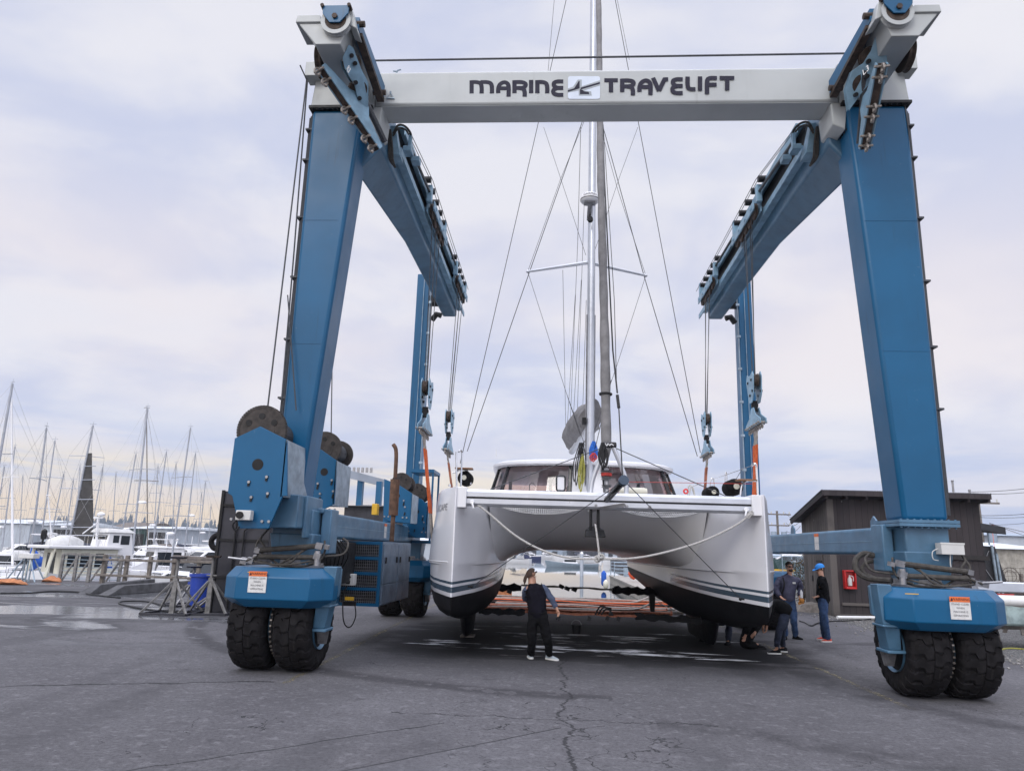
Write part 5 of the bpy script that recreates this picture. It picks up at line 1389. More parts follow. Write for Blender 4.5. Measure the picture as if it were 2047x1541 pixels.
# slings passing under both hulls
def under_sling(Y, pxs, label, spec):
    """spec: (px0, py0, px1, py1, half thickness, material, name)"""
    p0 = at(spec[0][0], spec[0][1], Y)
    T = thing('lifting_sling', label, 'sling', tuple(p0), group='webbing slings under the hull')
    for (xa, ya, xb, yb, th, mat, nm) in spec:
        a, c = at(xa, ya, Y), at(xb, yb, Y); n = 14; b = MB(); rings = []
        for k in range(n + 1):
            t_ = k / n; m = a.lerp(c, t_); h = th * (1 + .28 * math.sin(k * 1.9 + xa)); dz = .012 * math.sin(k * 1.3 + ya)
            rings.append([(m.x, m.y - .12, m.z - h + dz), (m.x, m.y + .12, m.z - h + dz), (m.x, m.y + .13, m.z + h + dz), (m.x, m.y, m.z + h * 1.3 + dz), (m.x, m.y - .13, m.z + h + dz)])
        b.loft(rings); b.build(nm, mat, T)
    return T
u1 = under_sling(16.1, None, 'dark sling under both hulls behind the leaning woman', [(958, 1221, 1050, 1224, .05, 'webblack', 'chafe_sleeve'), (1050, 1222, 1272, 1232, .014, 'orangefaded', 'webbing'), (1270, 1232, 1400, 1240, .055, 'webblack', 'chafe_sleeve')])
b = MB()
for px, py in ((1116, 1232), (1178, 1233), (1214, 1232), (1236, 1233)): p = at(px, py, 16.0); b.obox(tuple(p - Vector((0, 0, .03))), (.07, .1, .09), (0, .3, 0))
for k in range(3): b.tube(arc_pts([at(1190 + 6 * k, 1228, 15.95), at(1200 + 5 * k, 1212 + 3 * k, 15.93), at(1215 + 3 * k, 1216, 15.95), at(1226 - 4 * k, 1230, 15.95)], 5), .018, 6)
b.each('buckle', 'black', u1)
u2 = under_sling(20.3, None, 'far dark sling under the hulls in front of the quay edge', [(940, 1174, 1042, 1175, .075, 'webblack', 'chafe_sleeve'), (1042, 1170, 1228, 1178, .02, 'webgrey', 'webbing'), (1224, 1180, 1312, 1183, .08, 'webblack', 'chafe_sleeve')])
b = MB()
for px, py in ((1122, 1172), (1134, 1176), (1148, 1178), (1018, 1182)): p = at(px, py, 20.2); b.obox(tuple(p), (.12, .12, .10), (0, .4, .2))
p0, p1 = at(1303, 1188, 20.2), at(1304, 1222, 20.2); b.hexa([(p1.x - .05, 20.1, p1.z), (p1.x + .05, 20.1, p1.z), (p1.x + .05, 20.3, p1.z), (p1.x - .05, 20.3, p1.z), (p0.x - .08, 20.1, p0.z), (p0.x + .08, 20.1, p0.z), (p0.x + .08, 20.3, p0.z), (p0.x - .08, 20.3, p0.z)])
b.each('buckle', 'black', u2)
b = MB(); p = gr(937, 1273); b.box(p.x - .18, p.x + .12, p.y - .1, p.y + .25, 0.002, .045); loose('keel_block', b, 'wood', 'flat wooden plank under the port keel', 'plank', bevel=.005)
# bucket under the boat
p = gr(1152, 1266); T = thing('bucket', 'small dark bucket standing in the puddle under the boat', 'bucket', (p.x, p.y, 0))
b = MB(); b.lathe([(.01, .005), (.09, .005), (.115, .19), (.125, .19), (.125, .205), (.105, .205), (.08, .03), (.01, .03)], (p.x, p.y, 0), 'Z', 20); b.build('shell', 'black', T)
b = MB(); b.torus((p.x, p.y, .19), .12, .006, 'Y', 16, 5, 0, PI); b.build('handle', 'steel', T)
# ================================================================== people
M['skin'] = pmat('skin', (.46, .25, .17), .5, var=.08)
M['navy'] = pmat('navy_quilted_cloth', (.006, .0055, .010), .95, spec=.15, var=.25, vscale=14)
M['blackcloth'] = pmat('black_cloth', (.0045, .0045, .0055), .95, var=.3, vscale=14, spec=.2)
M['bluegreycloth'] = pmat('blue_grey_knit', (.060, .078, .13), .95, var=.15, vscale=20)
M['jean'] = pmat('blue_denim', (.025, .055, .13), .9, var=.28, vscale=9)
M['jeandark'] = pmat('dark_denim', (.020, .028, .055), .9, var=.25, vscale=9)
M['purplejacket'] = pmat('slate_blue_jacket', (.045, .046, .085), .75, var=.22, vscale=8)
M['brownhair'] = pmat('brown_hair', (.038, .020, .012), .8, var=.3, vscale=30)
M['darkhair'] = pmat('dark_hair', (.022, .016, .013), .7, var=.3, vscale=30)
M['capblue'] = pmat('bright_blue_cap', (.015, .19, .55), .75, var=.1)
M['redshoe'] = pmat('red_canvas_shoe', (.50, .060, .035), .75, var=.1)
M['whitesole'] = pmat('white_sole', (.62, .62, .60), .6, var=.05)
M['greyshoe'] = pmat('pale_grey_shoe', (.33, .38, .42), .7, var=.12)
M['tan'] = pmat('tan_leather_glove', (.48, .20, .035), .7, var=.2, vscale=14)

CLOTH = bpy.data.textures.new('cloth_folds', 'CLOUDS'); CLOTH.noise_scale = .085; CLOTH.noise_depth = 2
def skin(name, V, Ed, mat, parent, root=0, sub=2, smoothbranch=0.5):
    """V: list of (point, radius). A surface grown along the edges"""
    off = ORG[parent.name]
    me = bpy.data.meshes.new(name); me.from_pydata([tuple(Vector(p) - off) for p, r in V], Ed, [])
    o = bpy.data.objects.new(name, me); COL.objects.link(o); o.parent = parent; ORG[o.name] = off
    mo = o.modifiers.new('skin', 'SKIN'); mo.use_smooth_shade = True; mo.branch_smoothing = smoothbranch
    if not me.skin_vertices: me.attributes.new
    for i, (p, r) in enumerate(V):
        d = me.skin_vertices[0].data[i]; d.radius = (r, r) if not isinstance(r, tuple) else r; d.use_root = (i == root)
    s = o.modifiers.new('subdivision', 'SUBSURF'); s.levels = sub; s.render_levels = sub
    me.materials.append(M[mat])
    if name in ('jacket', 'trousers', 'sleeve'):
        s.levels = s.render_levels = 3
        dm = o.modifiers.new('folds', 'DISPLACE'); dm.texture = CLOTH; dm.strength = .045; dm.mid_level = .5; dm.texture_coords = 'GLOBAL'
    return o
def hand_chain(V, Ed, wi, d, side, curl=.5):
    """palm, four fingers and a thumb grown from wrist vertex wi; d points along the hand"""
    w = Vector(V[wi][0]); d = Vector(d).normalized(); sd = Vector(side).normalized(); nrm = d.cross(sd).normalized()
    V.append((w + d * .05, .030)); pi = len(V) - 1; Ed.append((wi, pi))
    for k, (off, ln) in enumerate(((-.027, .060), (-.009, .072), (.009, .068), (.027, .052))):
        a = w + d * .085 + sd * off; b_ = a + d * ln * .55 + nrm * ln * .2 * curl; c = b_ + d * ln * (.5 - .2 * curl) + nrm * ln * .5 * curl
        V.append((a, .011)); V.append((b_, .0095)); V.append((c, .008)); n = len(V) - 3; Ed += [(pi, n), (n, n + 1), (n + 1, n + 2)]
    a = w + d * .05 - sd * .035; b_ = a + d * .03 - sd * .015 + nrm * .01; V.append((a, .012)); V.append((b_, .010)); n = len(V) - 2; Ed += [(pi, n), (n, n + 1)]
def person(label, base, J, face, cl):
    """J: joint name -> world point. face: direction of the nose. cl: clothing colours"""
    T = thing('person', label, 'person', tuple(base)); J = {k: Vector(v) for k, v in J.items()}
    F = Vector(face).normalized(); up = (J['crown'] - J['neck']).normalized(); rt = F.cross(up).normalized()
    hc = J['neck'].lerp(J['crown'], .56); J['neck'] = J['neck'] - up * .04
    V = [(J['pelvis'], .105), (J['belly'], .10), (J['chest'], .11), (J['neck'], .062), (hc - up * .055 + F * .015, .080), (hc + up * .02, .108), (hc + up * .085, .075), (hc + F * .10 - up * .01, .016), (hc + F * .085 - up * .065, .030)]
    Ed = [(0, 1), (1, 2), (2, 3), (3, 4), (4, 5), (5, 6), (5, 7), (4, 8)]
    for s in 'LR':
        i = len(V); sgn = -1 if s == 'L' else 1
        V += [(J['sh' + s], .055), (J['el' + s], .040), (J['wr' + s], .028)]; Ed += [(2, i), (i, i + 1), (i + 1, i + 2)]
        hand_chain(V, Ed, i + 2, J['wr' + s] - J['el' + s] * 1.0 if 'hd' + s not in J else J['hd' + s], rt * sgn, .7)
        i = len(V); V += [(J['hip' + s], .068), (J['kn' + s], .044), (J['an' + s], .031), (J['to' + s] * .4 + J['an' + s] * .6 + Vector((0, 0, -.03)), .022)]; Ed += [(0, i), (i, i + 1), (i + 1, i + 2), (i + 2, i + 3)]
    body = skin('body', V, Ed, 'skin', T)
    for sgn in (-1, 1):
        b = MB(); e = hc + rt * .088 * sgn - F * .005; b.ball(tuple(e), .026, 8, 6, (.5, 1, 1.2)); b.build('ear', 'skin', body)
        b = MB(); b.ball(tuple(hc + F * .083 + rt * .032 * sgn + up * .018), .012, 8, 6); b.build('eye', 'darkhair', body)
    b = MB(); m = hc + F * .098 - up * .058; b.tube([m - rt * .024, m, m + rt * .024], .007, 6); b.build('mouth', 'redbrown', body)
    # jacket
    g = cl.get('bulk', 1)
    dn = (J['pelvis'] - J['belly']).normalized()
    V = [(J['pelvis'] + dn * .10, .195 * g), (J['belly'], .185 * g), (J['chest'], .195 * g), (J['neck'] + up * .055, .082)]; Ed = [(0, 1), (1, 2), (2, 3)]
    if not cl.get('sleeve'):
        for s in 'LR': i = len(V); V += [(J['sh' + s], .098 * g), (J['el' + s], .074 * g), (J['wr' + s], .056 * g)]; Ed += [(2, i), (i, i + 1), (i + 1, i + 2)]
    else:
        for s in 'LR': i = len(V); V += [(J['sh' + s], .100 * g)]; Ed += [(2, i)]
        for s in 'LR':
            skin('sleeve', [(J['sh' + s].lerp(J['chest'], .25), .085), (J['sh' + s], .085), (J['el' + s], .066), (J['wr' + s], .050)], [(0, 1), (1, 2), (2, 3)], cl['sleeve'], T)
    skin('jacket', V, Ed, cl['top'], T)
    V = [(J['pelvis'], .175 * g), (J['belly'], .14)]; Ed = [(0, 1)]; w = cl.get('leg', 1)
    for s in 'LR': i = len(V); V += [(J['hip' + s], .122 * w), (J['kn' + s], .084 * w), (J['an' + s] + Vector((0, 0, cl.get('hem', -.035))), .070 * w)]; Ed += [(0, i), (i, i + 1), (i + 1, i + 2)]
    skin('trousers', V, Ed, cl['legs'], T)
    for s in 'LR':
        a, t_ = J['an' + s], J['to' + s]; d = (t_ - a); d.z = 0; d.normalize(); sd = Vector((-d.y, d.x, 0)); z0 = cl.get('z' + s, 0.0)
        rings = []
        for q, wd_, h in ((-.075, .030, .085), (-.05, .042, .10), (.0, .044, .105), (.06, .046, .078), (.12, .050, .058), (.165, .040, .045), (.185, .020, .032)):
            c = Vector((a.x, a.y, z0)) + d * q; rings.append([tuple(c + sd * wd_ + Vector((0, 0, .024))), tuple(c + sd * wd_ * .7 + Vector((0, 0, h * .8))), tuple(c + Vector((0, 0, h))), tuple(c - sd * wd_ * .7 + Vector((0, 0, h * .8))), tuple(c - sd * wd_ + Vector((0, 0, .024)))])
        b = MB(); b.loft(rings); sh = b.build('shoe', cl['shoe'], T, smooth=60)
        rings = []
        for q, wd_ in ((-.082, .030), (-.05, .046), (.06, .050), (.12, .053), (.17, .042), (.192, .018)):
            c = Vector((a.x, a.y, z0 + .002)) + d * q; rings.append([tuple(c + sd * wd_), tuple(c + sd * wd_ + Vector((0, 0, .026))), tuple(c - sd * wd_ + Vector((0, 0, .026))), tuple(c - sd * wd_)])
        b = MB(); b.loft(rings); b.build('sole', cl['sole'], sh, smooth=40)
    # hair
    b = MB(); rings = []
    for i in range(8):
        a = PI / 2 - i * .27; rr = .104
        ring = []
        for k in range(18):
            an = 2 * PI * k / 18; fr = math.cos(an)
            aa = a if fr < .35 else max(a, .45)
            r1 = rr * math.cos(aa) + .002; p = hc + up * .015 + up * rr * 1.12 * math.sin(aa) + F * (fr * r1 * 1.02 - .008) + rt * math.sin(an) * r1 * .90
            ring.append(tuple(p))
        rings.append(ring)
    b.loft(rings); b.build('hair', cl['hair'], T, smooth=60)
    return T, J, hc, F, up, rt

# the woman leaning to look under the bridge deck
y = 13.46
P = lambda px, py, dy=0: at(px, py, y + dy)
T, J, hc, F, up, rt = person('woman in a black vest seen from behind, leaning to look under the boat', gr(1082, 1321), dict(
    pelvis=P(1075, 1232), belly=P(1072, 1208, .06), chest=P(1067, 1183, .13), neck=P(1062, 1165, .18), crown=P(1061, 1137, .25),
    shL=P(1051, 1178, .14), elL=P(1050, 1200, .34), wrL=P(1054, 1178, .42), hdL=(.1, .02, .15),
    shR=P(1086, 1174, .14), elR=P(1103, 1198, .12), wrR=P(1113, 1215, .10), hdR=(.3, -.1, -.8),
    hipL=P(1064, 1240), hipR=P(1087, 1240), knL=P(1063, 1280, .05), knR=P(1094, 1278, .04), anL=gr(1061, 1316) + Vector((0, 0, .09)), anR=gr(1099, 1318) + Vector((0, 0, .09)),
    toL=gr(1060, 1316) + Vector((-.02, .16, .03)), toR=gr(1100, 1318) + Vector((.12, -.10, .03))), (.75, .55, .28),
    dict(top='navy', sleeve='bluegreycloth', legs='blackcloth', shoe='greyshoe', sole='whitesole', hair='brownhair', leg=1.0, bulk=1.0))
b = MB(); q = hc - F * .09 + up * .02
b.tube(arc_pts([q, q - F * .03 - up * .02, q - F * .055 - up * .08, q - F * .06 - up * .14], 4), [.03] * 5 + [.03] * 4 + [.026, .02, .014, .008], 8); b.build('ponytail', 'brownhair', T, smooth=60)
b = MB(); b.tube([hc + F * .09 + rt * .07 + up * .02, hc + F * .10 + up * .02, hc + F * .09 - rt * .07 + up * .02], .014, 6); b.build('glasses', 'black', T)
b = MB()
for i in range(5):
    c = J['pelvis'].lerp(J['neck'], .12 + .17 * i); b.torus((c.x, c.y, c.z), .150, .011, 'Z', 20, 6)
b.build('quilt_seam', 'blackcloth', T, smooth=60)

# man with the blue cap
y = 18.2
T, J, hc, F, up, rt = person('man in a bright blue cap, black jacket, jeans and red shoes', gr(1650, 1284), dict(
    pelvis=P(1645, 1203), belly=P(1645, 1186), chest=P(1644, 1166), neck=P(1642, 1150), crown=P(1637, 1128),
    shL=P(1642, 1160, -.20), elL=P(1651, 1180, -.24), wrL=P(1637, 1191, -.16), hdL=(-.8, .2, -.3), shR=P(1644, 1160, .20), elR=P(1650, 1180, .26), wrR=P(1636, 1190, .14), hdR=(-.8, -.2, -.3),
    hipL=P(1644, 1207, -.09), hipR=P(1647, 1207, .09), knL=P(1649, 1243, -.06), knR=P(1645, 1243, .12), anL=gr(1656, 1283) + Vector((0, 0, .09)), anR=gr(1649, 1279) + Vector((0, 0, .09)),
    toL=gr(1656, 1283) + Vector((-.2, -.06, .03)), toR=gr(1649, 1279) + Vector((-.2, .0, .03))), (-.93, -.25, -.25),
    dict(top='blackcloth', legs='jean', shoe='redshoe', sole='whitesole', hair='darkhair', bulk=.98))
b = MB(); rings = []
for i in range(7):
    a = i * PI / 2 / 6; rings.append([tuple(hc + up * (.035 + .105 * math.sin(a)) + (F * math.cos(2 * PI * k / 18) * 1.08 + rt * math.sin(2 * PI * k / 18) * .95) * .112 * max(.02, math.cos(a))) for k in range(18)])
b.loft(rings); cp = b.build('cap', 'capblue', T, smooth=60)
b = MB(); o = hc + up * .03 + F * .09
b.prism([tuple(o + rt * .075), tuple(o + F * .06 + rt * .07 - up * .01), tuple(o + F * .10 + rt * .03 - up * .025), tuple(o + F * .10 - rt * .03 - up * .025), tuple(o + F * .06 - rt * .07 - up * .01), tuple(o - rt * .075)], (0, 0, 0), tuple(up * .012)); b.build('cap_peak', 'capblue', cp)
b = MB(); b.tube([hc + F * .09 + rt * .07 + up * .01, hc + F * .105 + up * .01, hc + F * .09 - rt * .07 + up * .01], .014, 6); b.build('glasses', 'black', T)

# man in the slate jacket with sunglasses and gloves
y = 18.6
T, J, hc, F, up, rt = person('man in a slate jacket and sunglasses holding tan gloves', gr(1585, 1278), dict(
    pelvis=P(1574, 1198), belly=P(1574, 1182), chest=P(1575, 1164), neck=P(1578, 1147), crown=P(1578, 1121),
    shL=P(1557, 1158), elL=P(1551, 1180, -.02), wrL=P(1560, 1192, -.14), hdL=(.5, -.4, -.5), shR=P(1595, 1158), elR=P(1601, 1180), wrR=P(1598, 1192, -.16), hdR=(.0, -.4, -.6),
    hipL=P(1567, 1203), hipR=P(1583, 1203), knL=P(1568, 1240, -.1), knR=P(1587, 1240, -.1), anL=gr(1570, 1277) + Vector((0, 0, .09)), anR=gr(1591, 1277) + Vector((0, 0, .09)),
    toL=gr(1570, 1277) + Vector((-.06, -.16, .03)), toR=gr(1591, 1277) + Vector((.10, -.14, .03))), (.2, -1, -.12),
    dict(top='purplejacket', legs='jean', shoe='blackcloth', sole='blackcloth', hair='darkhair', bulk=1.08))
b = MB()
for sgn in (-1, 1): b.ball(tuple(hc + F * .092 + rt * .036 * sgn + up * .015), .028, 10, 6, (1, .5, .8))
b.tube([hc + rt * .09 + up * .02, hc + F * .09 + rt * .07 + up * .02, hc + F * .10 + up * .02, hc + F * .09 - rt * .07 + up * .02, hc - rt * .09 + up * .02], .006, 5); b.build('sunglasses', 'blackgloss', T)
b = MB(); b.ball(tuple(hc + F * .06 - up * .075), .055, 10, 8, (1.1, 1, .7)); b.build('beard', 'darkhair', T, smooth=60)
b = MB(); b.tube(arc_pts([J['shL'] + Vector((.06, -.13, .06)), J['chest'] + Vector((-.14, -.17, -.05)), J['belly'] + Vector((-.17, -.12, -.05))], 5), .018, 6); b.build('bag_strap', 'black', T)
b = MB(); b.box(*(lambda c: (c.x + .06, c.x + .13, c.y - .175, c.y - .165, c.z - .02, c.z + .02))(J['chest'])); b.build('chest_patch', 'signwhite', T)
hp = P(1601, 1199, -.24)
T2 = thing('work_gloves', 'pair of tan leather gloves held in a hand', 'gloves', tuple(hp))
for k in range(2):
    V = [(hp + Vector((.02 * k - .03, -.03 * k, .06)), .035), (hp + Vector((.02 * k, -.03 * k, 0)), .05)]; Ed = [(0, 1)]
    for i, dx in enumerate((-.04, -.015, .012, .04)): n = len(V); V += [(hp + Vector((dx * 1.2, -.03 * k, -.06)), .016), (hp + Vector((dx * 1.5, -.03 * k - .01, -.11 + .01 * i)), .014)]; Ed += [(1, n), (n, n + 1)]
    n = len(V); V += [(hp + Vector((.08, -.03 * k, -.02)), .017)]; Ed.append((1, n)); skin('glove', V, Ed, 'tan', T2)
b = MB(); p = P(1602, 1187, -.26); b.lathe([(.01, -.09), (.032, -.09), (.032, .05), (.014, .08), (.014, .10), (.001, .10)], tuple(p), 'Z', 14); loose('spray_bottle', b, 'boatwhite', 'small white bottle held above the tan gloves', 'bottle')

# the person bent double beside the starboard bow
y = 15.67
T, J, hc, F, up, rt = person('person in black leggings bent double beside the starboard bow', gr(1556, 1307), dict(
    pelvis=P(1573, 1222), belly=P(1560, 1208), chest=P(1545, 1205), neck=P(1532, 1210), crown=P(1518, 1222),
    shL=P(1540, 1208, -.17), elL=P(1536, 1232, -.18), wrL=P(1533, 1250, -.12), hdL=(-.15, 0, -1), shR=P(1540, 1208, .17), elR=P(1533, 1232, .18), wrR=P(1526, 1250, .10), hdR=(-.2, 0, -1),
    hipL=P(1571, 1228, -.08), hipR=P(1572, 1228, .08), knL=P(1556, 1264, -.08), knR=P(1563, 1264, .10), anL=gr(1553, 1307) + Vector((0, 0, .09)), anR=gr(1566, 1303) + Vector((0, 0, .09)),
    toL=gr(1552, 1307) + Vector((-.2, -.02, .03)), toR=gr(1565, 1303) + Vector((-.2, .03, .03))), (-.6, 0, -.8),
    dict(top='blackcloth', legs='jeandark', shoe='blackcloth', sole='whitesole', hair='darkhair', leg=.85, bulk=1.0, hem=.03))
# two people working low behind the starboard keel
y = 17.3
T, J, hc, F, up, rt = person('person in dark jeans crouching behind the starboard keel', gr(1435, 1285), dict(
    pelvis=(4.05, 17.45, .55), belly=(4.25, 17.4, .72), chest=(4.42, 17.35, .90), neck=(4.5, 17.3, 1.08), crown=(4.5, 17.2, 1.30),
    shL=(4.36, 17.18, .96), elL=(4.2, 17.0, .75), wrL=(4.0, 16.95, .55), hdL=(-.6, -.2, -.4), shR=(4.5, 17.52, .96), elR=(4.4, 17.4, .7), wrR=(4.2, 17.2, .5), hdR=(-.6, -.3, -.4),
    hipL=(3.98, 17.36, .50), hipR=(4.02, 17.56, .50), knL=(3.66, 17.3, .44), knR=(3.9, 17.1, .48), anL=gr(1413, 1282) + Vector((0, 0, .09)), anR=gr(1456, 1288) + Vector((0, 0, .09)),
    toL=gr(1413, 1282) + Vector((-.19, -.05, .03)), toR=gr(1456, 1288) + Vector((-.1, -.17, .03))), (-.6, -.6, -.3),
    dict(top='blackcloth', legs='jeandark', shoe='blackcloth', sole='blackcloth', hair='darkhair', bulk=.9))
T, J, hc, F, up, rt = person('person in dark clothes kneeling beside the starboard hull', gr(1497, 1296), dict(
    pelvis=(4.20, 16.55, .34), belly=(4.28, 16.5, .50), chest=(4.36, 16.45, .66), neck=(4.42, 16.4, .82), crown=(4.40, 16.3, 1.02),
    shL=(4.25, 16.28, .72), elL=(4.1, 16.15, .5), wrL=(4.0, 16.1, .3), hdL=(-.3, -.2, -.6), shR=(4.45, 16.6, .72), elR=(4.4, 16.5, .5), wrR=(4.25, 16.3, .35), hdR=(-.5, -.3, -.4),
    hipL=(4.12, 16.50, .30), hipR=(4.24, 16.62, .30), knL=(3.98, 16.35, .09), knR=(4.1, 16.4, .10), anL=(4.34, 16.5, .09), anR=(4.36, 16.66, .09), toL=(4.42, 16.45, .02), toR=(4.44, 16.62, .02)), (-.8, -.4, -.5),
    dict(top='blackcloth', legs='blackcloth', shoe='blackcloth', sole='black', hair='darkhair', bulk=.9))
# ================================================================== quay, marina, yard clutter
M['boatdark'] = pmat('navy_hull', (.008, .016, .075), .25, var=.1)
M['teal'] = pmat('dark_green_hull', (.02, .06, .055), .4, var=.1)
M['canvasblue'] = pmat('blue_canvas', (.010, .085, .42), .8, var=.15, vscale=4)
M['canvasnavy'] = pmat('navy_canvas', (.012, .016, .035), .8, var=.15)
M['canvastan'] = pmat('brown_canvas', (.14, .12, .105), .85, var=.2, vscale=3)
M['canvaswhite'] = pmat('white_canvas', (.55, .55, .54), .7, var=.08)
M['sailcarbon'] = pmat('furled_dark_sail', (.050, .047, .045), .7, var=.25, vscale=1.5, bump=.3, bscale=4)
M['darkglass'] = pmat('dark_window', (.012, .016, .020), .08, var=.1)
M['mastgrey'] = pmat('weathered_mast', (.34, .36, .40), .4, .3, var=.1)
M['shedwhite'] = pmat('pale_corrugated_sheet', (.44, .48, .53), .5, var=.08, streak=.4, streakcol=(.25, .27, .30), vscale=.3)
M['shedroof'] = pmat('white_metal_roof', (.58, .62, .66), .45, var=.08, vscale=.4)
M['shedblue'] = pmat('grey_blue_sheet', (.27, .33, .40), .5, var=.1, vscale=.4)
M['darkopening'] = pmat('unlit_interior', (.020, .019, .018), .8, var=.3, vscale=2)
M['dock'] = pmat('pale_dock_planks', (.30, .28, .25), .85, var=.25, vscale=2, bump=.2, bscale=12)
M['forest'] = pmat('conifer_foliage', (.035, .055, .060), .9, var=.5, vscale=.06)
M['hillgreen'] = pmat('wooded_slope', (.045, .060, .065), .95, var=.4, vscale=.02)
M['binblue'] = pmat('blue_plastic', (.012, .045, .32), .4, var=.1)
M['tarp'] = pmat('dark_tarpaulin', (.020, .021, .025), .6, var=.3, vscale=2, bump=.3, bscale=5)
M['darkpanel'] = pmat('dark_grey_steel', (.028, .028, .036), .55, .2, var=.3, vscale=1.5, streak=.5, streakcol=(.06, .05, .05))
M['buoyorange'] = pmat('orange_buoy', (.75, .10, .03), .45, var=.08)
M['bag'] = pmat('orange_sacking', (.40, .16, .07), .9, var=.3, vscale=7, bump=.4, bscale=30)
M['dryplant'] = pmat('dry_brown_leaves', (.10, .075, .045), .9, var=.5, vscale=20)
M['grassg'] = pmat('short_grass', (.06, .09, .025), .9, var=.5, vscale=30)
M['darkconc'] = pmat('dark_tarred_concrete', (.060, .060, .064), .85, var=.35, vscale=3, bump=.3, bscale=20)
M['redpaint'] = pmat('red_paint', (.42, .04, .03), .5, var=.15)
M['palegreen'] = pmat('pale_green_panel', (.30, .38, .37), .5, var=.3, vscale=5)

def hull_rings(L, B, h, dr=.25, bow=1.0, sheer=.12):
    """stern at v=0, bow at v=L, waterline at z=0"""
    R = []
    for t_ in (0, .12, .3, .5, .7, .84, .93, .98, 1.0):
        w = B / 2 * (.86 + .14 * min(1, t_ / .3)) * (1 if t_ < .5 else max(.02, 1 - ((t_ - .5) / .5) ** 2.1))
        z = h * (1 + sheer * (t_ - .3) ** 2 * 6); k = -dr * (1 - max(0, (t_ - .75) / .25) * .9)
        ov = .10 * L * max(0, (t_ - .8) / .2) * bow
        y = L * t_
        R.append([(-w, y + ov * .4, z), (-w * .97, y + ov * .2, z * .5), (-w * .82, y - ov * .2, 0), (-w * .4, y - ov * .5, k), (w * .4, y - ov * .5, k), (w * .82, y - ov * .2, 0), (w * .97, y + ov * .2, z * .5), (w, y + ov * .4, z)])
    return R
def sailboat(label, top, bot, Y, L=10, rz=None, hull='boatwhite', cover=None, sail=None, spread=(.55,), radar=None, mw=.07, hz=1.1, mastmat='mastgrey', cat='sailboat'):
    """mast from photo points top/bot at depth Y (real height and rake); boat sits in the water below it"""
    a, c = at(*bot, Y), at(*top, Y)
    d = (c - a).normalized(); zb = WZ + hz
    base = a + d * ((zb - a.z) / d.z) if abs(d.z) > .2 else a
    loc = Vector((base.x, Y, WZ)); rz = rnd.uniform(-.5, .5) + (PI if rnd.random() < .4 else 0) if rz is None else rz
    T = thing('sailboat', label, cat, tuple(loc), local=True, rz=rz, group='sailboats moored in the marina')
    ri = Matrix.Rotation(-rz, 3, 'Z')
    def lc(p): return ri @ (Vector(p) - loc)
    B = L * .31; m0 = L * .55
    b = MB(); b.loft([[(x, y - m0, z) for x, y, z in r] for r in hull_rings(L, B, hz)]); b.build('hull', hull, T, smooth=40)
    b = MB(); zz = hz * .98
    b.loft([[(-B * .26, -m0 + L * t_, zz - .1), (-B * .24, -m0 + L * t_, zz + h), (B * .24, -m0 + L * t_, zz + h), (B * .26, -m0 + L * t_, zz - .1)] for t_, h in ((.28, .38), (.30, .5), (.5, .48), (.66, .36), (.74, .1))]); cb = b.build('cabin', 'boatwhite', T, bevel=.05)
    b = MB()
    for s in (-1, 1): b.box(*sorted((s * B * .252, s * B * .262)), -m0 + L * .34, -m0 + L * .60, zz + .14, zz + .30)
    b.build('cabin_window', 'darkglass', cb)
    p0, p1 = lc(base), lc(c)
    b = MB(); b.tube([p0, p1], [mw, mw * .75], 8)
    b.tube([p1, p1 + Vector((.02, 0, .35))], .012, 4); b.tube([p1 + Vector((-.25, 0, .10)), p1 + Vector((.25, 0, .12))], .02, 4); ms = b.build('mast', mastmat, T, smooth=60)
    b = MB()
    for f in spread:
        q = p0.lerp(p1, f); w = B * .42 * (1.1 - f * .5)
        b.tube([q + Vector((-w, .1, -.05)), q, q + Vector((w, .1, -.05))], .03, 5)
    b.each('spreader', mastmat, ms)
    if radar:
        q = p0.lerp(p1, radar); b = MB(); b.lathe([(.02, -.1), (.28, -.08), (.30, 0), (.22, .1), (.02, .12)], tuple(q + Vector((.25, .2, 0))), 'Z', 14); b.build('radar_dome', 'boatwhite', ms)
    b = MB(); r = .004 + .00006 * Y
    bow_, st = Vector((0, L - m0 + L * .05, hz * 1.3)), Vector((0, -m0 + .1, hz))
    for e in (bow_, st): b.tube([p1, e], r, 4)
    for s in (-1, 1):
        q = p0.lerp(p1, spread[-1]); w = B * .42 * (1.1 - spread[-1] * .5)
        b.tube([p1, q + Vector((s * w, .1, -.05)), Vector((s * B * .46, 0, hz))], r, 4); b.tube([p0.lerp(p1, spread[0] * .95), Vector((s * B * .46, -.4, hz))], r, 4)
    b.build('rigging', 'steel', ms)
    bz = .95 if not cover else 1.0
    b = MB(); g = p0 + (p1 - p0).normalized() * bz; e = g + Vector((.0, -L * .36, .05)); b.tube([g, e], .06, 6); bo = b.build('boom', mastmat, T)
    b = MB(); rr = []
    for i in range(7):
        t_ = i / 6; q = g.lerp(e, t_) + Vector((0, 0, .12)); w, h = .16 - .07 * t_, .32 - .18 * t_ + (.5 if i == 0 and cover == 'canvasblue' else 0)
        rr.append([tuple(q + Vector((w * math.cos(2 * PI * k / 8), 0, h * math.sin(2 * PI * k / 8) + h * .3))) for k in range(8)])
    b.loft(rr); b.build('sail_cover', cover or 'canvaswhite', bo, smooth=60)
    b = MB()
    for s in (-1, 1):
        P = [Vector((s * B * .44 * (1 if t_ < .6 else 1 - (t_ - .6) * 1.9), -m0 + L * t_, hz + .02)) for t_ in (.03, .2, .4, .6, .8, .95)]
        for q in P: b.tube([q, q + Vector((0, 0, .6))], .02, 4)
        b.tube([q + Vector((0, 0, .6)) for q in P], .014, 4)
    b.build('guard_rail', 'steel', T)
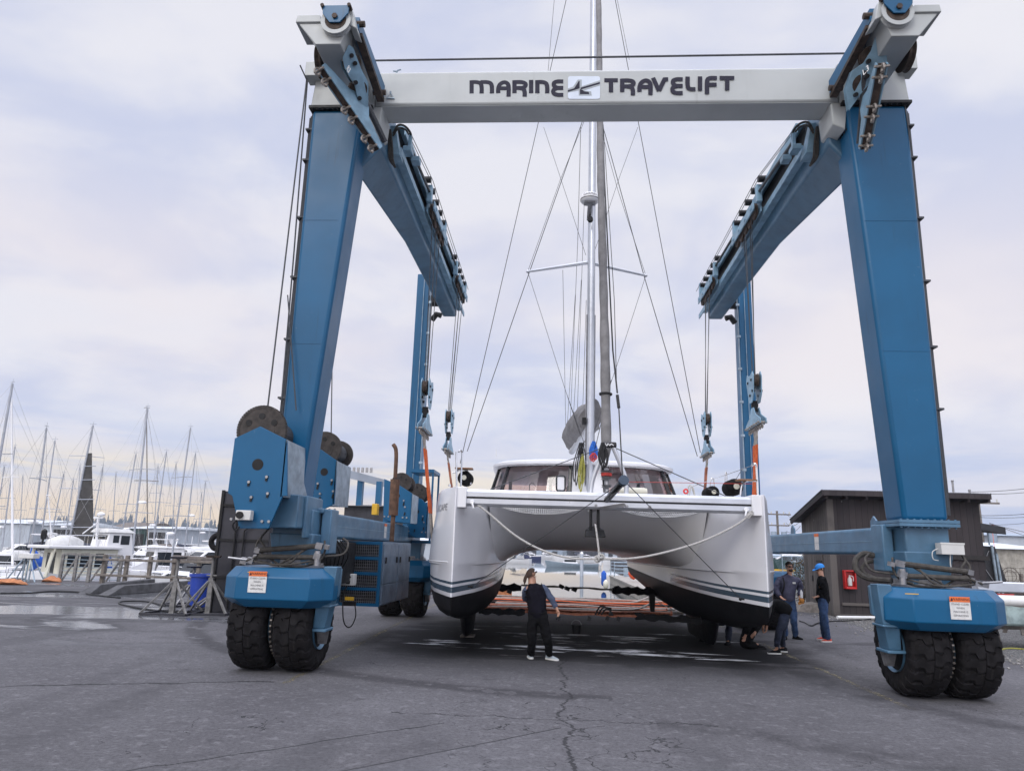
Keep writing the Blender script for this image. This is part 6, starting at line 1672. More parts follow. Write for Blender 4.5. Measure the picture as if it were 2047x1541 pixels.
    if sail:   # sail left set, a narrow triangle behind the mast
        b = MB(); rr = []; q0, q1 = p0.lerp(p1, .12), p0.lerp(p1, sail[0])
        for i in range(9):
            t_ = i / 8; q = q0.lerp(q1, t_) ; w = sail[1] * (1 - t_ * .78)
            w3 = ri @ Vector((w, 0, 0)); o3 = ri @ Vector((.1, .06, 0)); n3 = ri @ Vector((0, .12 * math.sin(t_ * 5), 0))
            rr.append([tuple(q + o3 * .5), tuple(q + o3 * .5 + w3 * .5 + n3 + ri @ Vector((0, .05, 0))), tuple(q + w3 + n3), tuple(q + w3 + n3 + ri @ Vector((0, .04, 0))), tuple(q + o3 * .5 + w3 * .5 + n3 + ri @ Vector((0, .12, 0))), tuple(q + o3)])
        b.loft(rr); sl_ = b.build('sail', 'sailcarbon', T, smooth=60)
        b = MB()
        for t_ in (.16, .24, .52, .72, .86): q = q0.lerp(q1, t_); w = sail[1] * (1 - t_ * .62); b.tube([tuple(q + ri @ Vector((-.05, -.06, 0))), tuple(q + ri @ Vector((w * 1.03, -.1 , .05)))], .035, 5)
        b.each('batten', 'mastgrey', sl_)
    return T

# ---- the masts, left to right as they stand
SB = [
 ('sailboat whose thick mast leans out of the picture at the far left', (25, 767), (0, 912), 46, 13, dict(spread=(.35, .62), mw=.10)),
 ('sailboat with a plain white mast just inside the left edge', (23, 804), (25, 1108), 50, 10, dict(mastmat='boatwhite', mw=.085)),
 ('sailboat whose short mast barely shows at the left edge', (9, 932), (0, 990), 70, 9, {}),
 ('white sailboat with a leaning mast and low radar, second from the left edge', (30, 892), (7, 1074), 66, 11, dict(radar=.30)),
 ('navy blue sailboat with a bright blue sail cover on its boom', (93, 855), (62, 1098), 43, 10, dict(hull='boatdark', cover='canvasblue', rz=1.75, spread=(.4, .66), radar=.38, hz=.95)),
 ('white sailboat whose mast rises close right of the blue covered one', (110, 880), (86, 1050), 62, 12, dict(spread=(.45, .7))),
 ('small white sailboat with a low mast left of the dark sail', (128, 946), (110, 1034), 78, 10, {}),
 ('sailboat with a tall dark grey sail still set', (186, 850), (140, 1074), 58, 14, dict(sail=(.80, 2.1), spread=(.3, .55, .78), mw=.10, rz=.4)),
 ('sailboat with a green tinged mast and radar just left of the dark sail', (147, 959), (132, 1064), 74, 10, dict(radar=.42)),
 ('sailboat with a thin mast just right of the dark sail', (206, 932), (186, 1040), 76, 10, {}),
 ('sailboat with a straight thin white mast in front of the dark sail boat', (96, 993), (105, 1098), 46, 7, dict(mastmat='boatwhite', mw=.05)),
 ('sailboat with a radar mast left of the tallest middle mast', (272, 907), (243, 1071), 66, 11, dict(radar=.33)),
 ('sailboat with the tallest mast of the middle group', (295, 815), (266, 1091), 54, 13, dict(spread=(.36, .62), radar=.42, mw=.09)),
 ('sailboat with a bare brownish pole mast beside the tallest one', (293, 818), (295, 1100), 58, 9, dict(mastmat='wood', mw=.05)),
 ('sailboat with a medium mast and small radar in the middle right group', (333, 902), (310, 1064), 70, 11, dict(radar=.35, cover='canvastan')),
 ('sailboat with a tall white mast carrying a round radome', (381, 855), (344, 1111), 52, 12, dict(radar=.28, spread=(.40, .66), cover='canvastan')),
 ('sailboat with a mast crossed by long spreaders near the winches', (391, 905), (372, 1071), 68, 11, dict(radar=.45, cover='canvastan')),
 ('sailboat with the mast nearest the dark steel panel', (411, 963), (398, 1077), 80, 10, dict(radar=.38)),
 ('distant sailboat with a hair thin mast left of the flybridge cruiser', (46, 950), (40, 1060), 105, 9, {}),
 ('far sailboat with a bare mast just left of the dark set sail', (160, 930), (152, 1058), 98, 9, dict(radar=.4)),
 ('far sailboat whose mast stands between trawler wheelhouse and tallest mast', (232, 945), (225, 1060), 96, 9, {}),
 ('far sailboat with a thin mast right beside the brownish pole mast', (316, 930), (308, 1062), 94, 10, dict(spread=(.4, .7))),
 ('far sailboat with a thin mast left of the round radome mast', (352, 925), (345, 1062), 98, 10, {}),
 ('far sailboat with a short mast behind the boat stands', (403, 985), (397, 1066), 112, 8, {}),
 ('distant sailboat with a short thin mast left of the dark panel', (422, 1010), (418, 1066), 110, 8, {}),
]
for lab, tp, bt, Y, L, kw in SB: sailboat(lab, tp, bt, Y, L, **kw)

def motorboat(label, px, Y, L, rz, style='cruiser', canvas=None, hull='boatwhite', name='motorboat', cat='motorboat', group='motorboats moored in the marina'):
    p = at(px, 1090, Y)
    T = thing(name, label, cat, (p.x, Y, WZ), local=True, rz=rz, group=group)
    B = L * .34; h = .9 + L * .03; m0 = L * .5
    b = MB(); b.loft([[(x, y - m0, z) for x, y, z in r] for r in hull_rings(L, B, h, .3, 1.2, .22)]); b.build('hull', hull, T, smooth=35)
    b = MB(); b.tube([(s * B * .50, -m0 + L * t_, h * 1.0) for s, t_ in ((1, .02), (1, .5))], .04, 5); b.tube([(-B * .5, -m0 + L * .02, h), (-B * .5, -m0 + L * .5, h)], .04, 5); b.build('rubbing_strake', 'boatdark' if rnd.random() < .4 else 'steel', T)
    def house(y0, y1, w, z0, z1, rake0=.2, rake1=.7, mat='boatwhite', win=True, nm='cabin'):
        b = MB(); b.hexa([(-w, y0, z0), (w, y0, z0), (w, y1, z0), (-w, y1, z0), (-w * .88, y0 + rake0, z1), (w * .88, y0 + rake0, z1), (w * .88, y1 - rake1, z1), (-w * .88, y1 - rake1, z1)]); c = b.build(nm, mat, T, bevel=.06)
        if win:
            b = MB(); e = .012
            za, zb = z0 + (z1 - z0) * .35, z0 + (z1 - z0) * .85
            fa, fb = .35, .85
            for s in (-1, 1):
                xa, xb = s * (w * (1 - .12 * fa) + e), s * (w * (1 - .12 * fb) + e)
                b.add([(xa, y0 + rake0 * fa + .25, za), (xa, y1 - rake1 * fa - .2, za), (xb, y1 - rake1 * fb - .2, zb), (xb, y0 + rake0 * fb + .25, zb)], [(0, 1, 2, 3)])
            ya, yb = y1 - rake1 * fa + e, y1 - rake1 * fb + e
            b.add([(-w * .82, ya, za), (w * .82, ya, za), (w * .76, yb, zb), (-w * .76, yb, zb)], [(0, 1, 2, 3)])
            ya, yb = y0 + rake0 * fa - e, y0 + rake0 * fb - e
            b.add([(-w * .7, ya, za), (w * .7, ya, za), (w * .66, yb, zb), (-w * .66, yb, zb)], [(0, 1, 2, 3)])
            b.build('window', 'darkglass', c, smooth=0)
        return c
    if style == 'cruiser':
        house(-m0 + L * .22, -m0 + L * .74, B * .40, h * .9, h + 1.15, .3, 1.5); house(-m0 + L * .26, -m0 + L * .56, B * .34, h + 1.15, h + 1.75, .2, .8, win=True, nm='flybridge')
        b = MB()
        for s in (-1, 1): b.bar((s * B * .34, -m0 + L * .22, h + 1.1), (s * B * .30, -m0 + L * .36, h + 2.5), .1, .3)
        b.box(-B * .32, B * .32, -m0 + L * .32, -m0 + L * .42, h + 2.45, h + 2.55); b.build('radar_arch', 'boatwhite', T)
    elif style == 'small':
        house(-m0 + L * .40, -m0 + L * .80, B * .38, h * .92, h + .55, .1, 1.1, win=True)
        b = MB(); b.hexa([(-B * .4, -m0 + L * .40, h), (B * .4, -m0 + L * .40, h), (B * .38, -m0 + L * .52, h), (-B * .38, -m0 + L * .52, h), (-B * .32, -m0 + L * .36, h + 1.05), (B * .32, -m0 + L * .36, h + 1.05), (B * .30, -m0 + L * .40, h + 1.05), (-B * .30, -m0 + L * .40, h + 1.05)]); b.build('windscreen', 'darkglass', T)
    elif style == 'pilot':
        house(-m0 + L * .30, -m0 + L * .62, B * .40, h * .9, h + 1.9, .1, .3); house(-m0 + L * .60, -m0 + L * .82, B * .36, h * .9, h + .5, .1, .8, win=False, nm='foredeck')
        b = MB(); b.box(-B * .42, B * .42, -m0 + L * .27, -m0 + L * .65, h + 1.9, h + 2.0); b.tube([(0, -m0 + L * .45, h + 2), (0, -m0 + L * .45, h + 3.0)], .04, 5); b.build('wheelhouse_roof', 'boatwhite', T, bevel=.03)
    elif style == 'open':
        b = MB(); b.box(-.5, .5, -m0 + L * .45, -m0 + L * .58, h * .5, h + .5); b.build('console', 'greybox', T, bevel=.04)
    if canvas:
        b = MB(); rr = []
        for t_ in (0, .2, .5, .8, 1):
            y = -m0 + L * (.08 + .38 * t_); z = h + 1.75 + .22 * math.sin(PI * t_)
            rr.append([(-B * .42, y, z - .25), (-B * .36, y, z - .02), (0, y, z + .08), (B * .36, y, z - .02), (B * .42, y, z - .25), (B * .36, y, z - .08), (0, y, z + .03), (-B * .36, y, z - .08)])
        b.loft(rr); cv = b.build('canopy', canvas, T, smooth=60)
        b = MB()
        for s in (-1, 1):
            for t_ in (.1, .5, .9): b.tube([(s * B * .44, -m0 + L * .25, h), (s * B * .40, -m0 + L * (.08 + .38 * t_), h + 1.6)], .018, 4)
        b.build('canopy_frame', 'steel', cv)
    b = MB()
    for s in (-1, 1):
        P = [Vector((s * B * .46 * (1 if t_ < .6 else 1 - (t_ - .6) * 1.9), -m0 + L * t_, h * (1.0 + .3 * max(0, t_ - .5)))) for t_ in (.5, .65, .8, .95, 1.02)]
        for q in P: b.tube([q, q + Vector((0, 0, .5))], .018, 4)
        b.tube([q + Vector((0, 0, .5)) for q in P], .018, 4)
    b.build('bow_rail', 'stainless', T)
    return T
motorboat('large white flybridge cruiser with a dark bimini top at the left edge', 32, 52, 13, 2.3, 'cruiser', canvas='canvasnavy', hull='boatwhite')
MBS = [
 (20, 60, 9, 1.2, 'small', None, 'white motorboat low in the water behind the flybridge cruiser'), (262, 62, 9, 2.6, 'small', 'canvaswhite', 'white motorboat with pale canopy right behind the trawler'),
 (285, 50, 8, 2.2, 'small', None, 'white open bow motorboat moored right beside the trawler'), (300, 70, 10, 2.9, 'cruiser', None, 'white cruiser with radar arch behind the tallest mast'),
 (322, 56, 8, 2.4, 'pilot', None, 'white wheelhouse boat in the middle of the marina'), (338, 78, 10, .3, 'cruiser', 'canvastan', 'white cruiser under a brown canopy in front of the boathouses'),
 (352, 62, 8.5, 2.7, 'small', 'canvaswhite', 'white motorboat with white canopy behind the timber rail'), (365, 48, 7.5, 2.5, 'small', None, 'small white motorboat with dark windscreen close behind the timber rail'),
 (384, 66, 9, 2.9, 'small', 'canvaswhite', 'white motorboat with curved windscreen left of the blue bin'), (398, 56, 9, 2.5, 'cruiser', None, 'white cruiser moored behind the blue bin'),
 (415, 74, 10, 2.8, 'cruiser', 'canvaswhite', 'white cruiser with pale canopy beside the dark steel panel'), (405, 46, 7, 2.6, 'small', None, 'small white motorboat nearest behind the boat stands'),
 (428, 60, 8, 2.3, 'small', 'canvasnavy', 'white motorboat with navy canopy nearest the dark steel panel'), (245, 78, 10, .2, 'cruiser', None, 'distant white cruiser seen over the trawler bow'),
 (70, 72, 9, 2.0, 'small', None, 'white motorboat glimpsed between flybridge cruiser and trawler'), (310, 88, 10, 2.2, 'cruiser', 'canvasnavy', 'far white cruiser with navy top in front of the dark boathouse'),
 (375, 92, 10, 2.5, 'pilot', None, 'far white wheelhouse boat below the boathouse row'), (430, 92, 11, 2.6, 'cruiser', None, 'far white cruiser in the last row left of the crane')]
for px, Y, L, rz, st, cv, lab in MBS: motorboat(lab, px, Y, L, rz, st, cv)

# ---- the white trawler alongside
def trawler():
    p = at(178, 1155, 44); T = thing('trawler_yacht', 'white trawler yacht with cream cabin and covered dinghy moored behind the railing', 'trawler', (p.x, 44, WZ), local=True, rz=-.5); T.scale = (.62, .62, 1)
    L, B, h = 11.5, 3.9, 1.45
    b = MB(); b.loft([[(x, y - 5, z) for x, y, z in r] for r in hull_rings(L, B, h, .3, .9, .3)]); b.build('hull', 'boatwhite', T, smooth=35)
    b = MB(); b.box(-2.1, 2.1, -5.3, -4.7, .15, .42); b.build('swim_platform', 'boatwhite', T, bevel=.03)
    b = MB(); b.box(-1.65, 1.65, -3.8, 1.6, 1.2, 3.0); c = b.build('cabin', 'cream', T, bevel=.05)
    b = MB()
    for s in (-1, 1):
        for y0, y1 in ((-3.2, -2.4), (-2.0, -1.2), (-.6, .2)): b.box(*sorted((s * 1.655, s * 1.665)), y0, y1, 1.95, 2.75)
    b.box(-.9, -.2, -3.815, -3.805, 1.9, 2.75); b.box(.0, .7, -3.815, -3.805, 1.35, 2.8); b.build('window', 'darkglass', c)
    b = MB(); b.box(-2.0, 2.0, -5.2, 1.8, 3.0, 3.18); b.build('boat_deck', 'boatwhite', T, bevel=.05)
    b = MB()
    for s in (-1, 1): b.bar((s * 1.8, -5.0, 1.4), (s * 1.8, -4.6, 3.0), .5, .1)
    b.build('deck_support', 'cream', T)
    b = MB(); b.hexa([(-1.5, .4, 3.18), (1.5, .4, 3.18), (1.5, 3.4, 2.0), (-1.5, 3.4, 2.0), (-1.45, .6, 4.0), (1.45, .6, 4.0), (1.45, 2.9, 4.0), (-1.45, 2.9, 4.0)]); w = b.build('wheelhouse', 'boatwhite', T, bevel=.06)
    b = MB()
    for s in (-1, 1): b.box(*sorted((s * 1.475, s * 1.49)), 1.0, 1.6, 3.4, 3.85); b.box(*sorted((s * 1.475, s * 1.49)), 1.8, 2.7, 3.3, 3.85)
    b.box(-1.2, 1.2, .50, .54, 3.4, 3.85); b.build('window', 'darkglass', w)
    b = MB(); b.hexa([(-1.6, .2, 4.0), (1.6, .2, 4.0), (1.6, 3.3, 4.0), (-1.6, 3.3, 4.0), (-1.3, .5, 4.28), (1.3, .5, 4.28), (1.3, 2.8, 4.22), (-1.3, 2.8, 4.22)]); b.build('wheelhouse_roof', 'canvaswhite', T, bevel=.08)
    b = MB(); b.bar((0, .2, 3.2), (0, .0, 4.9), .22, .16); b.bar((-.8, 0, 4.9), (.8, 0, 4.9), .12); b.lathe([(.02, 0), (.35, 0), (.38, .12), (.2, .22), (.02, .24)], (.4, 0, 5.0), 'Z', 16); b.tube([(0, 0, 4.6), (.6, -1.6, 3.9)], .04, 6); b.build('mast', 'boatwhite', T)
    b = MB(); rr = []
    for i in range(8): t_ = i / 7; rr.append([(-.6 + .9 * math.cos(a) * math.sin(PI * min(.95, .1 + t_)), -4.2 + 3.4 * t_, 3.2 + .6 * abs(math.sin(a)) * math.sin(PI * (.15 + .7 * t_))) for a in [PI * k / 8 for k in range(9)]])
    b.loft(rr); b.build('covered_dinghy', 'canvaswhite', T, smooth=60)
    b = MB(); b.lathe([(.02, 0), (.22, 0), (.28, .2), (.25, .5), (.02, .62)], (-.9, -4.4, 3.5), 'Z', 14); b.bar((-.9, -4.4, 3.5), (-.9, -4.5, 3.0), .14); b.build('outboard_motor', 'black', T)
    b = MB(); q = (1.67, -1.1)
    b.box(1.668, 1.69, .35, 1.35, 1.75, 2.75); sg = b.build('sale_board', 'signwhite', T)
    b = MB(); b.add([(1.695, .85 - .3, 2.12), (1.695, .85 - .17, 2.12), (1.695, .88, 2.50), (1.695, .85 + .17, 2.12), (1.695, .85 + .3, 2.12), (1.695, .88, 2.68)], [(0, 1, 2, 5), (2, 3, 4, 5)]); b.box(1.692, 1.696, .55, 1.2, 1.90, 2.0); b.build('board_emblem', 'canvasblue', sg, smooth=0)
    b = MB()
    for s in (-1, 1):
        P = [Vector((s * 1.9 * (1 if t_ < .6 else 1 - (t_ - .6) * 1.9), -5 + L * t_, h * (1.0 + .35 * max(0, t_ - .3)))) for t_ in (.45, .6, .75, .9, 1.02)]
        for q in P: b.tube([q, q + Vector((0, 0, .7))], .02, 4)
        b.tube([q + Vector((0, 0, .7)) for q in P], .02, 4)
        P = [Vector((s * 1.9, y, 3.18)) for y in (-5.1, -3.4, -1.7, 0)]
        for q in P: b.tube([q, q + Vector((0, 0, .6))], .018, 4)
        b.tube([q + Vector((0, 0, .6)) for q in P], .018, 4)
    b.build('guard_rail', 'stainless', T)
trawler()

# ---- boat sheds, boathouses, wooded shore
def shed(name, label, px0, px1, Y, ytop, yeave, depth=14, mat='shedwhite', roof='shedroof', openings=(), cat='shed', zg=None):
    a, c = at(px0, yeave, Y), at(px1, yeave, Y); zr = at((px0 + px1) / 2, ytop, Y).z; zg = WZ if zg is None else zg
    T = thing(name, label, cat, ((a.x + c.x) / 2, Y, zg), group=None)
    ze = (a.z + c.z) / 2
    b = MB(); b.box(a.x, c.x, Y, Y + depth, zg, ze); w = b.build('wall', mat, T)
    b = MB(); b.hexa([(a.x - .4, Y - .4, ze), (c.x + .4, Y - .4, ze), (c.x + .4, Y + depth + .4, ze), (a.x - .4, Y + depth + .4, ze), (a.x - .3, Y + depth * .45, zr - .1), (c.x + .3, Y + depth * .45, zr - .1), (c.x + .3, Y + depth * .55, zr), (a.x - .3, Y + depth * .55, zr)]); b.build('roof', roof, T)
    b = MB(); n = max(4, int((c.x - a.x) / 1.2))
    for i in range(n + 1): x = a.x + (c.x - a.x) * i / n; b.box(x - .03, x + .03, Y - .02, Y - .003, zg + .3, ze - .05)
    b.build('cladding_rib', mat, w)
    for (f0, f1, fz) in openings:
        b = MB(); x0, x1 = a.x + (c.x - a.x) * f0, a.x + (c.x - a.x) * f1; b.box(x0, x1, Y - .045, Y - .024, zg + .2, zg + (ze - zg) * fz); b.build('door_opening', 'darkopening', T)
    return T
shed('boat_shed', 'long pale boat shed with white curved roof at the far left', -60, 62, 150, 1034, 1045, 26)
shed('boat_shed', 'pale grey boat shed with sagging roof behind the trawler', 196, 262, 130, 1040, 1062, 20, roof='canvastan')
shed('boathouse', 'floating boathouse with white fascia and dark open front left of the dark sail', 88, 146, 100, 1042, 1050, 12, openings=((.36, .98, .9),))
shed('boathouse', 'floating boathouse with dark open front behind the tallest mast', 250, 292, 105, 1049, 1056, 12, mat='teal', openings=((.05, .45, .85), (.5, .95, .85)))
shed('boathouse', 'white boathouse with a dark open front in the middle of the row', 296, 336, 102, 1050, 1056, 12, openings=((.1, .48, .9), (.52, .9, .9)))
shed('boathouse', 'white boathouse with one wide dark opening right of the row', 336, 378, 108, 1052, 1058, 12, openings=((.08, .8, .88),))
shed('boat_shed', 'low pale blue boat shed at the right end of the boathouse row', 380, 470, 140, 1055, 1064, 18, mat='shedblue')
b = MB(); fr = random.Random(3)
def shore(x):  # far wooded ridge, higher at the left
    return 8 + 16 * math.exp(-((x + 700) / 120) ** 2) + 10 * math.exp(-((x + 520) / 160) ** 2) + 7 * math.exp(-((x + 360) / 150) ** 2)
N = 90; vs = []
for i in range(N + 1):
    x = -1300 + 3000 * i / N; vs += [(x, 1000, WZ), (x, 1040, shore(x) * .8 + WZ), (x, 1100, shore(x) + WZ), (x, 1300, WZ)]
fs = [(4 * i + k, 4 * i + 4 + k, 4 * i + 5 + k, 4 * i + 1 + k) for i in range(N) for k in range(3)]
b.add(vs, fs); reg(b.build('hills', 'hillgreen', smooth=60), kind='structure')
b = MB()
for i in range(1500):
    x = fr.uniform(-1250, 60) if i < 1350 else fr.uniform(60, 1500); y = fr.uniform(1004, 1100); z = WZ + shore(x) * min(1, (y - 1000) / 100) * .95
    hgt = fr.uniform(9, 19); r = hgt * fr.uniform(.16, .26); n = 5; a0 = fr.uniform(0, 6)
    for lv in range(3):
        zb = z + hgt * (.12 + .26 * lv); zt = z + hgt * (.55 + .225 * lv); rr = r * (1 - .27 * lv) * fr.uniform(.8, 1.15)
        b.add([(x + rr * math.cos(a0 + 2 * PI * k / n), y + rr * math.sin(a0 + 2 * PI * k / n), zb + fr.uniform(-.5, .5)) for k in range(n)] + [(x, y, zt)], [(k, (k + 1) % n, n) for k in range(n)])
reg(b.build('treeline', 'forest', smooth=0, recalc=False), kind='stuff')
b = MB(); vs = []
for i in range(61):
    x = -1400 + 3150 * i / 60; hh = 24 + 12 * math.sin(i * .5) + 8 * math.sin(i * 1.3 + 1); vs += [(x, 1350, WZ), (x, 1420, hh * (1 if x > 350 else .35))]
M['farhill'] = pmat('far_mountain_slope', (.09, .13, .20), .95, var=.2, vscale=.002)
b.add(vs, [(2 * i, 2 * i + 2, 2 * i + 3, 2 * i + 1) for i in range(60)]); reg(b.build('mountains', 'farhill'), kind='structure')

# ---- the second, smaller hoist and a dark roof beyond the engine
T = thing('boat_hoist', 'second smaller blue boat hoist far off beyond the engine housing', 'boat hoist', tuple(at(735, 1100, 66)))
for px, yt in ((722, 957), (759, 967)):
    p, q = at(px, yt, 66), at(px, 1085, 66); b = MB(); b.box(p.x - .25, p.x + .25, 65.7, 66.3, 0, p.z + .2); b.build('leg', 'blue', T)
p, q = at(700, 948, 64), at(769, 966, 69); b = MB(); b.hexa([(p.x, 64, p.z - .35), (p.x, 64.5, p.z - .35), (q.x, 69, q.z - .35), (q.x, 68.5, q.z - .35), (p.x, 64, p.z + .35), (p.x, 64.5, p.z + .35), (q.x, 69, q.z + .35), (q.x, 68.5, q.z + .35)]); b.build('crossbeam', 'shedwhite', T)
b = MB()
for k in range(5): x = p.x + (q.x - p.x) * k / 5; b.box(x - .1, x + .1, 65, 65.2, p.z + .3, p.z + .75)
b.build('beam_fitting', 'steel', T)
shed('shed', 'dark roofed workshop beyond the sill beam and engine', 690, 772, 48, 1000, 1012, 10, mat='darkpanel', roof='tarp', zg=WZ)
shed('boat_shed', 'white waterside shed seen between engine housing and port hull', 838, 872, 120, 1068, 1082, 10, openings=((.1, .9, .35),))
b = MB()
for i in range(8): x = -3.45 - .5 * 0 ; y = 22 + i * 1.3; b.box(-4.62, -4.58, y, y + .04, 0, 1.05)
for z in (.35, .7, 1.02): b.box(-4.615, -4.585, 22, 31.2, z, z + .03)
loose('quay_railing', b, 'galv', 'grey steel railing along the quay behind the engine housing', 'railing')

# ---- dark steel panel and its fittings behind the front winch
a, c = at(444, 985, 20), at(508, 985, 20)
T = thing('steel_container', 'tall dark steel bulkhead standing behind the front winch', 'container', ((a.x + c.x) / 2, 20.5, 0))
b = MB(); b.box(-9.35, -7.9, 20, 21.2, 0, 3.28); b.build('shell', 'darkpanel', T, bevel=.02)
b = MB(); b.box(-9.38, -9.30, 19.95, 20.0, 0, 3.3)
for z in (.9, 1.9, 2.85): b.box(-9.3, -7.9, 19.96, 19.998, z, z + .07)
b.tube([(-8.85, 19.93, .1), (-8.85, 19.93, 2.9)], .03, 6); b.tube([(-8.6, 19.93, .1), (-8.6, 19.93, 2.2), (-8.3, 19.93, 2.4)], .022, 6); b.build('stiffener', 'black', T)
b = MB(); p = at(436, 1083, 20.9); b.torus(tuple(p), .20, .08, 'Y', 24, 10); loose('old_tyre', b, 'rubber', 'old tyre hung as a fender on the dark bulkhead', 'tyre')

# ---- four boat stands and the blue bin
def stand(px, py, ytop, label, rz, pad='wood'):
    p = gr(px, py); top = at(px, ytop, p.y).z; T = thing('boat_stand', label, 'boat stand', tuple(p), local=True, rz=rz, group='boat stands on the asphalt')
    b = MB(); b.box(-.06, .06, -.06, .06, .02, top * .62); b.build('post', 'steelstand', T)
    b = MB(); b.cyl((0, 0, top * .55), (0, 0, top - .05), .038, n=10); b.bar((-.13, 0, top * .66), (.13, 0, top * .66), .03); b.build('screw', 'steelstand', T)
    b = MB(); b.hexa([(-.16, -.13, top - .05), (.16, -.13, top - .05), (.16, .13, top - .05), (-.16, .13, top - .05), (-.18, -.15, top), (.18, -.15, top), (.18, .15, top), (-.18, .15, top)]); b.build('pad', pad, T)
    for (x, y) in ((-.62, -.45), (.55, -.5), (.6, .5), (-.55, .55)):
        b = MB(); b.bar((x, y, .05), (0.05 * (1 if x > 0 else -1), .05 * (1 if y > 0 else -1), top * .56), .05, .05); b.build('leg', 'steelstand', T)
    b = MB()
    for (q, w) in (((-.62, -.45), (.55, -.5)), ((.55, -.5), (.6, .5)), ((.6, .5), (-.55, .55)), ((-.55, .55), (-.62, -.45))): b.bar((*q, .03), (*w, .03), .06, .05)
    b.build('base_frame', 'darkpanel', T)
M['steelstand'] = pmat('weathered_galvanised_steel', (.20, .195, .19), .6, .4, var=.35, vscale=8, streak=.6, streakcol=(.07, .05, .04))
stand(343, 1227, 1112, 'grey steel boat stand standing farthest left of the group', .1, 'darkpanel')
stand(379, 1210, 1131, 'shorter grey steel boat stand in front of the blue bin', .9, 'darkpanel')
stand(414, 1227, 1110, 'tall grey steel boat stand right of the blue bin', .25, 'rust')
stand(434, 1216, 1156, 'low boat stand with an orange brown pad beside the hoist wheels', .6, 'bag')
p = gr(400, 1212); T = thing('waste_bin', 'round bright blue plastic bin behind the boat stands', 'bin', (p.x, p.y, 0))
b = MB(); b.lathe([(.02, .01), (.30, .01), (.36, .85), (.40, .86), (.40, .93), (.34, .93), (.29, .1), (.02, .1)], (p.x, p.y, 0), 'Z', 28); b.build('tub', 'binblue', T)
b = MB()
for s in (-1, 1): b.box(p.x + s * .37 - .04, p.x + s * .37 + .04, p.y - .1, p.y + .1, .62, .70)
b.build('handle', 'binblue', T)

# ---- gangway railings, timber fence, kerbs along the quay
def rail_panel(x0, x1, y, label, h=1.15, mat='steelstand'):
    T = thing('gangway_railing', label, 'railing', ((x0 + x1) / 2, y, 0), group='gangway rails at the quay edge')
    b = MB(); n = 3
    for i in range(n): x = x0 + (x1 - x0) * i / (n - 1); b.box(x - .06, x + .06, y - .05, y + .05, 0, h)
    b.each('post', mat, T)
    b = MB()
    for k in range(7): z = .14 + k * (h - .2) / 6; b.tube([(x0, y, z), (x1, y, z)], .014, 5)
    b.each('rail', 'galv', T)
    b = MB(); b.bar((x0, y, h), (x1, y, h), .09, .07)
    for i in range(n - 1): xa = x0 + (x1 - x0) * i / (n - 1); xb = x0 + (x1 - x0) * (i + 1) / (n - 1); b.bar((xa + .1, y, .05), (xb, y, h * .9), .06, .06)
    b.build('brace', mat, T)
P0 = [at(px, 1160, 31.3).x for px in (122, 178, 178, 245)]
rail_panel(P0[0], P0[1], 31.2, 'left gangway rail panel in front of the trawler stern')
rail_panel(P0[2] + .15, P0[3], 31.0, 'right gangway rail panel in front of the trawler cabin')
x0, x1 = at(205, 1150, 30.5).x, at(447, 1150, 28.5).x
T = thing('timber_fence', 'weathered timber rail fence along the quay behind the boat stands', 'fence', ((x0 + x1) / 2, 29.5, 0))
n = 6
for i in range(n):
    x = x0 + (x1 - x0) * i / (n - 1); y = 30.5 - 2 * i / (n - 1); b = MB(); b.box(x - .07, x + .07, y - .07, y + .07, 0, 1.2); b.build('post', 'wood', T, bevel=.01)
for z, w in ((1.05, .13), (.42, .10)):
    b = MB(); b.bar((x0 - .3, 30.42, z - .06), (x1 + .3, 28.37, z + .03), w, .09); b.build('rail', 'wood', T, bevel=.01)
for lab, a, c in (('long dark concrete kerb block lying in front of the timber fence', (205, 1190), (446, 1172)), ('dark ramp edge lying left of the long kerb block', (165, 1188), (300, 1174))):
    p, q = gr(*a), gr(*c); b = MB(); d = (q - p).normalized(); s = Vector((-d.y, d.x, 0)) * .22
    b.add([tuple(p - s), tuple(p + s), tuple(q + s), tuple(q - s), tuple(p + d * .8 - s * .7 + Vector((0, 0, .30))), tuple(p + d * .8 + s * .7 + Vector((0, 0, .30))), tuple(q + s * .7 + Vector((0, 0, .34))), tuple(q - s * .7 + Vector((0, 0, .34)))],
          [(0, 3, 2, 1), (4, 5, 6, 7), (0, 1, 5, 4), (1, 2, 6, 5), (2, 3, 7, 6), (3, 0, 4, 7)])
    loose('kerb_block', b, 'darkconc', lab, 'kerb block', 'kerb blocks by the quay fence', bevel=.02)
def lump(px, py, L, Hh, label):
    p = gr(px, py); b = MB(); rr = []; g = random.Random(px)
    for i in range(9):
        t_ = i / 8; w = math.sin(PI * (.06 + .88 * t_)) ; rr.append([(p.x + L * (t_ - .5), p.y + .35 * w * math.cos(2 * PI * k / 10) * g.uniform(.8, 1.2), max(.005, Hh * w * (.45 + .55 * math.sin(2 * PI * k / 10)) * g.uniform(.8, 1.25))) for k in range(10)])
    b.loft(rr); loose('sling_bundle', b, 'bag', label, 'bundle', 'orange bundles by the quay edge', smooth=60)
lump(20, 1168, 1.4, .24, 'long orange sling bundle lying nearest the left edge')
lump(103, 1163, .8, .22, 'smaller orange and black bundle in front of the trawler')
T = thing('pipe_stand', 'grey pipe trestle with a white plate in front of the blue hull', 'trestle', tuple(gr(50, 1162)))
p = gr(50, 1162); b = MB()
for dx, dy in ((-.5, -.3), (.5, -.3), (.5, .3), (-.5, .3)): b.tube([(p.x + dx * 1.3, p.y + dy, 0), (p.x + dx * .25, p.y + dy * .3, 1.0)], .03, 6)
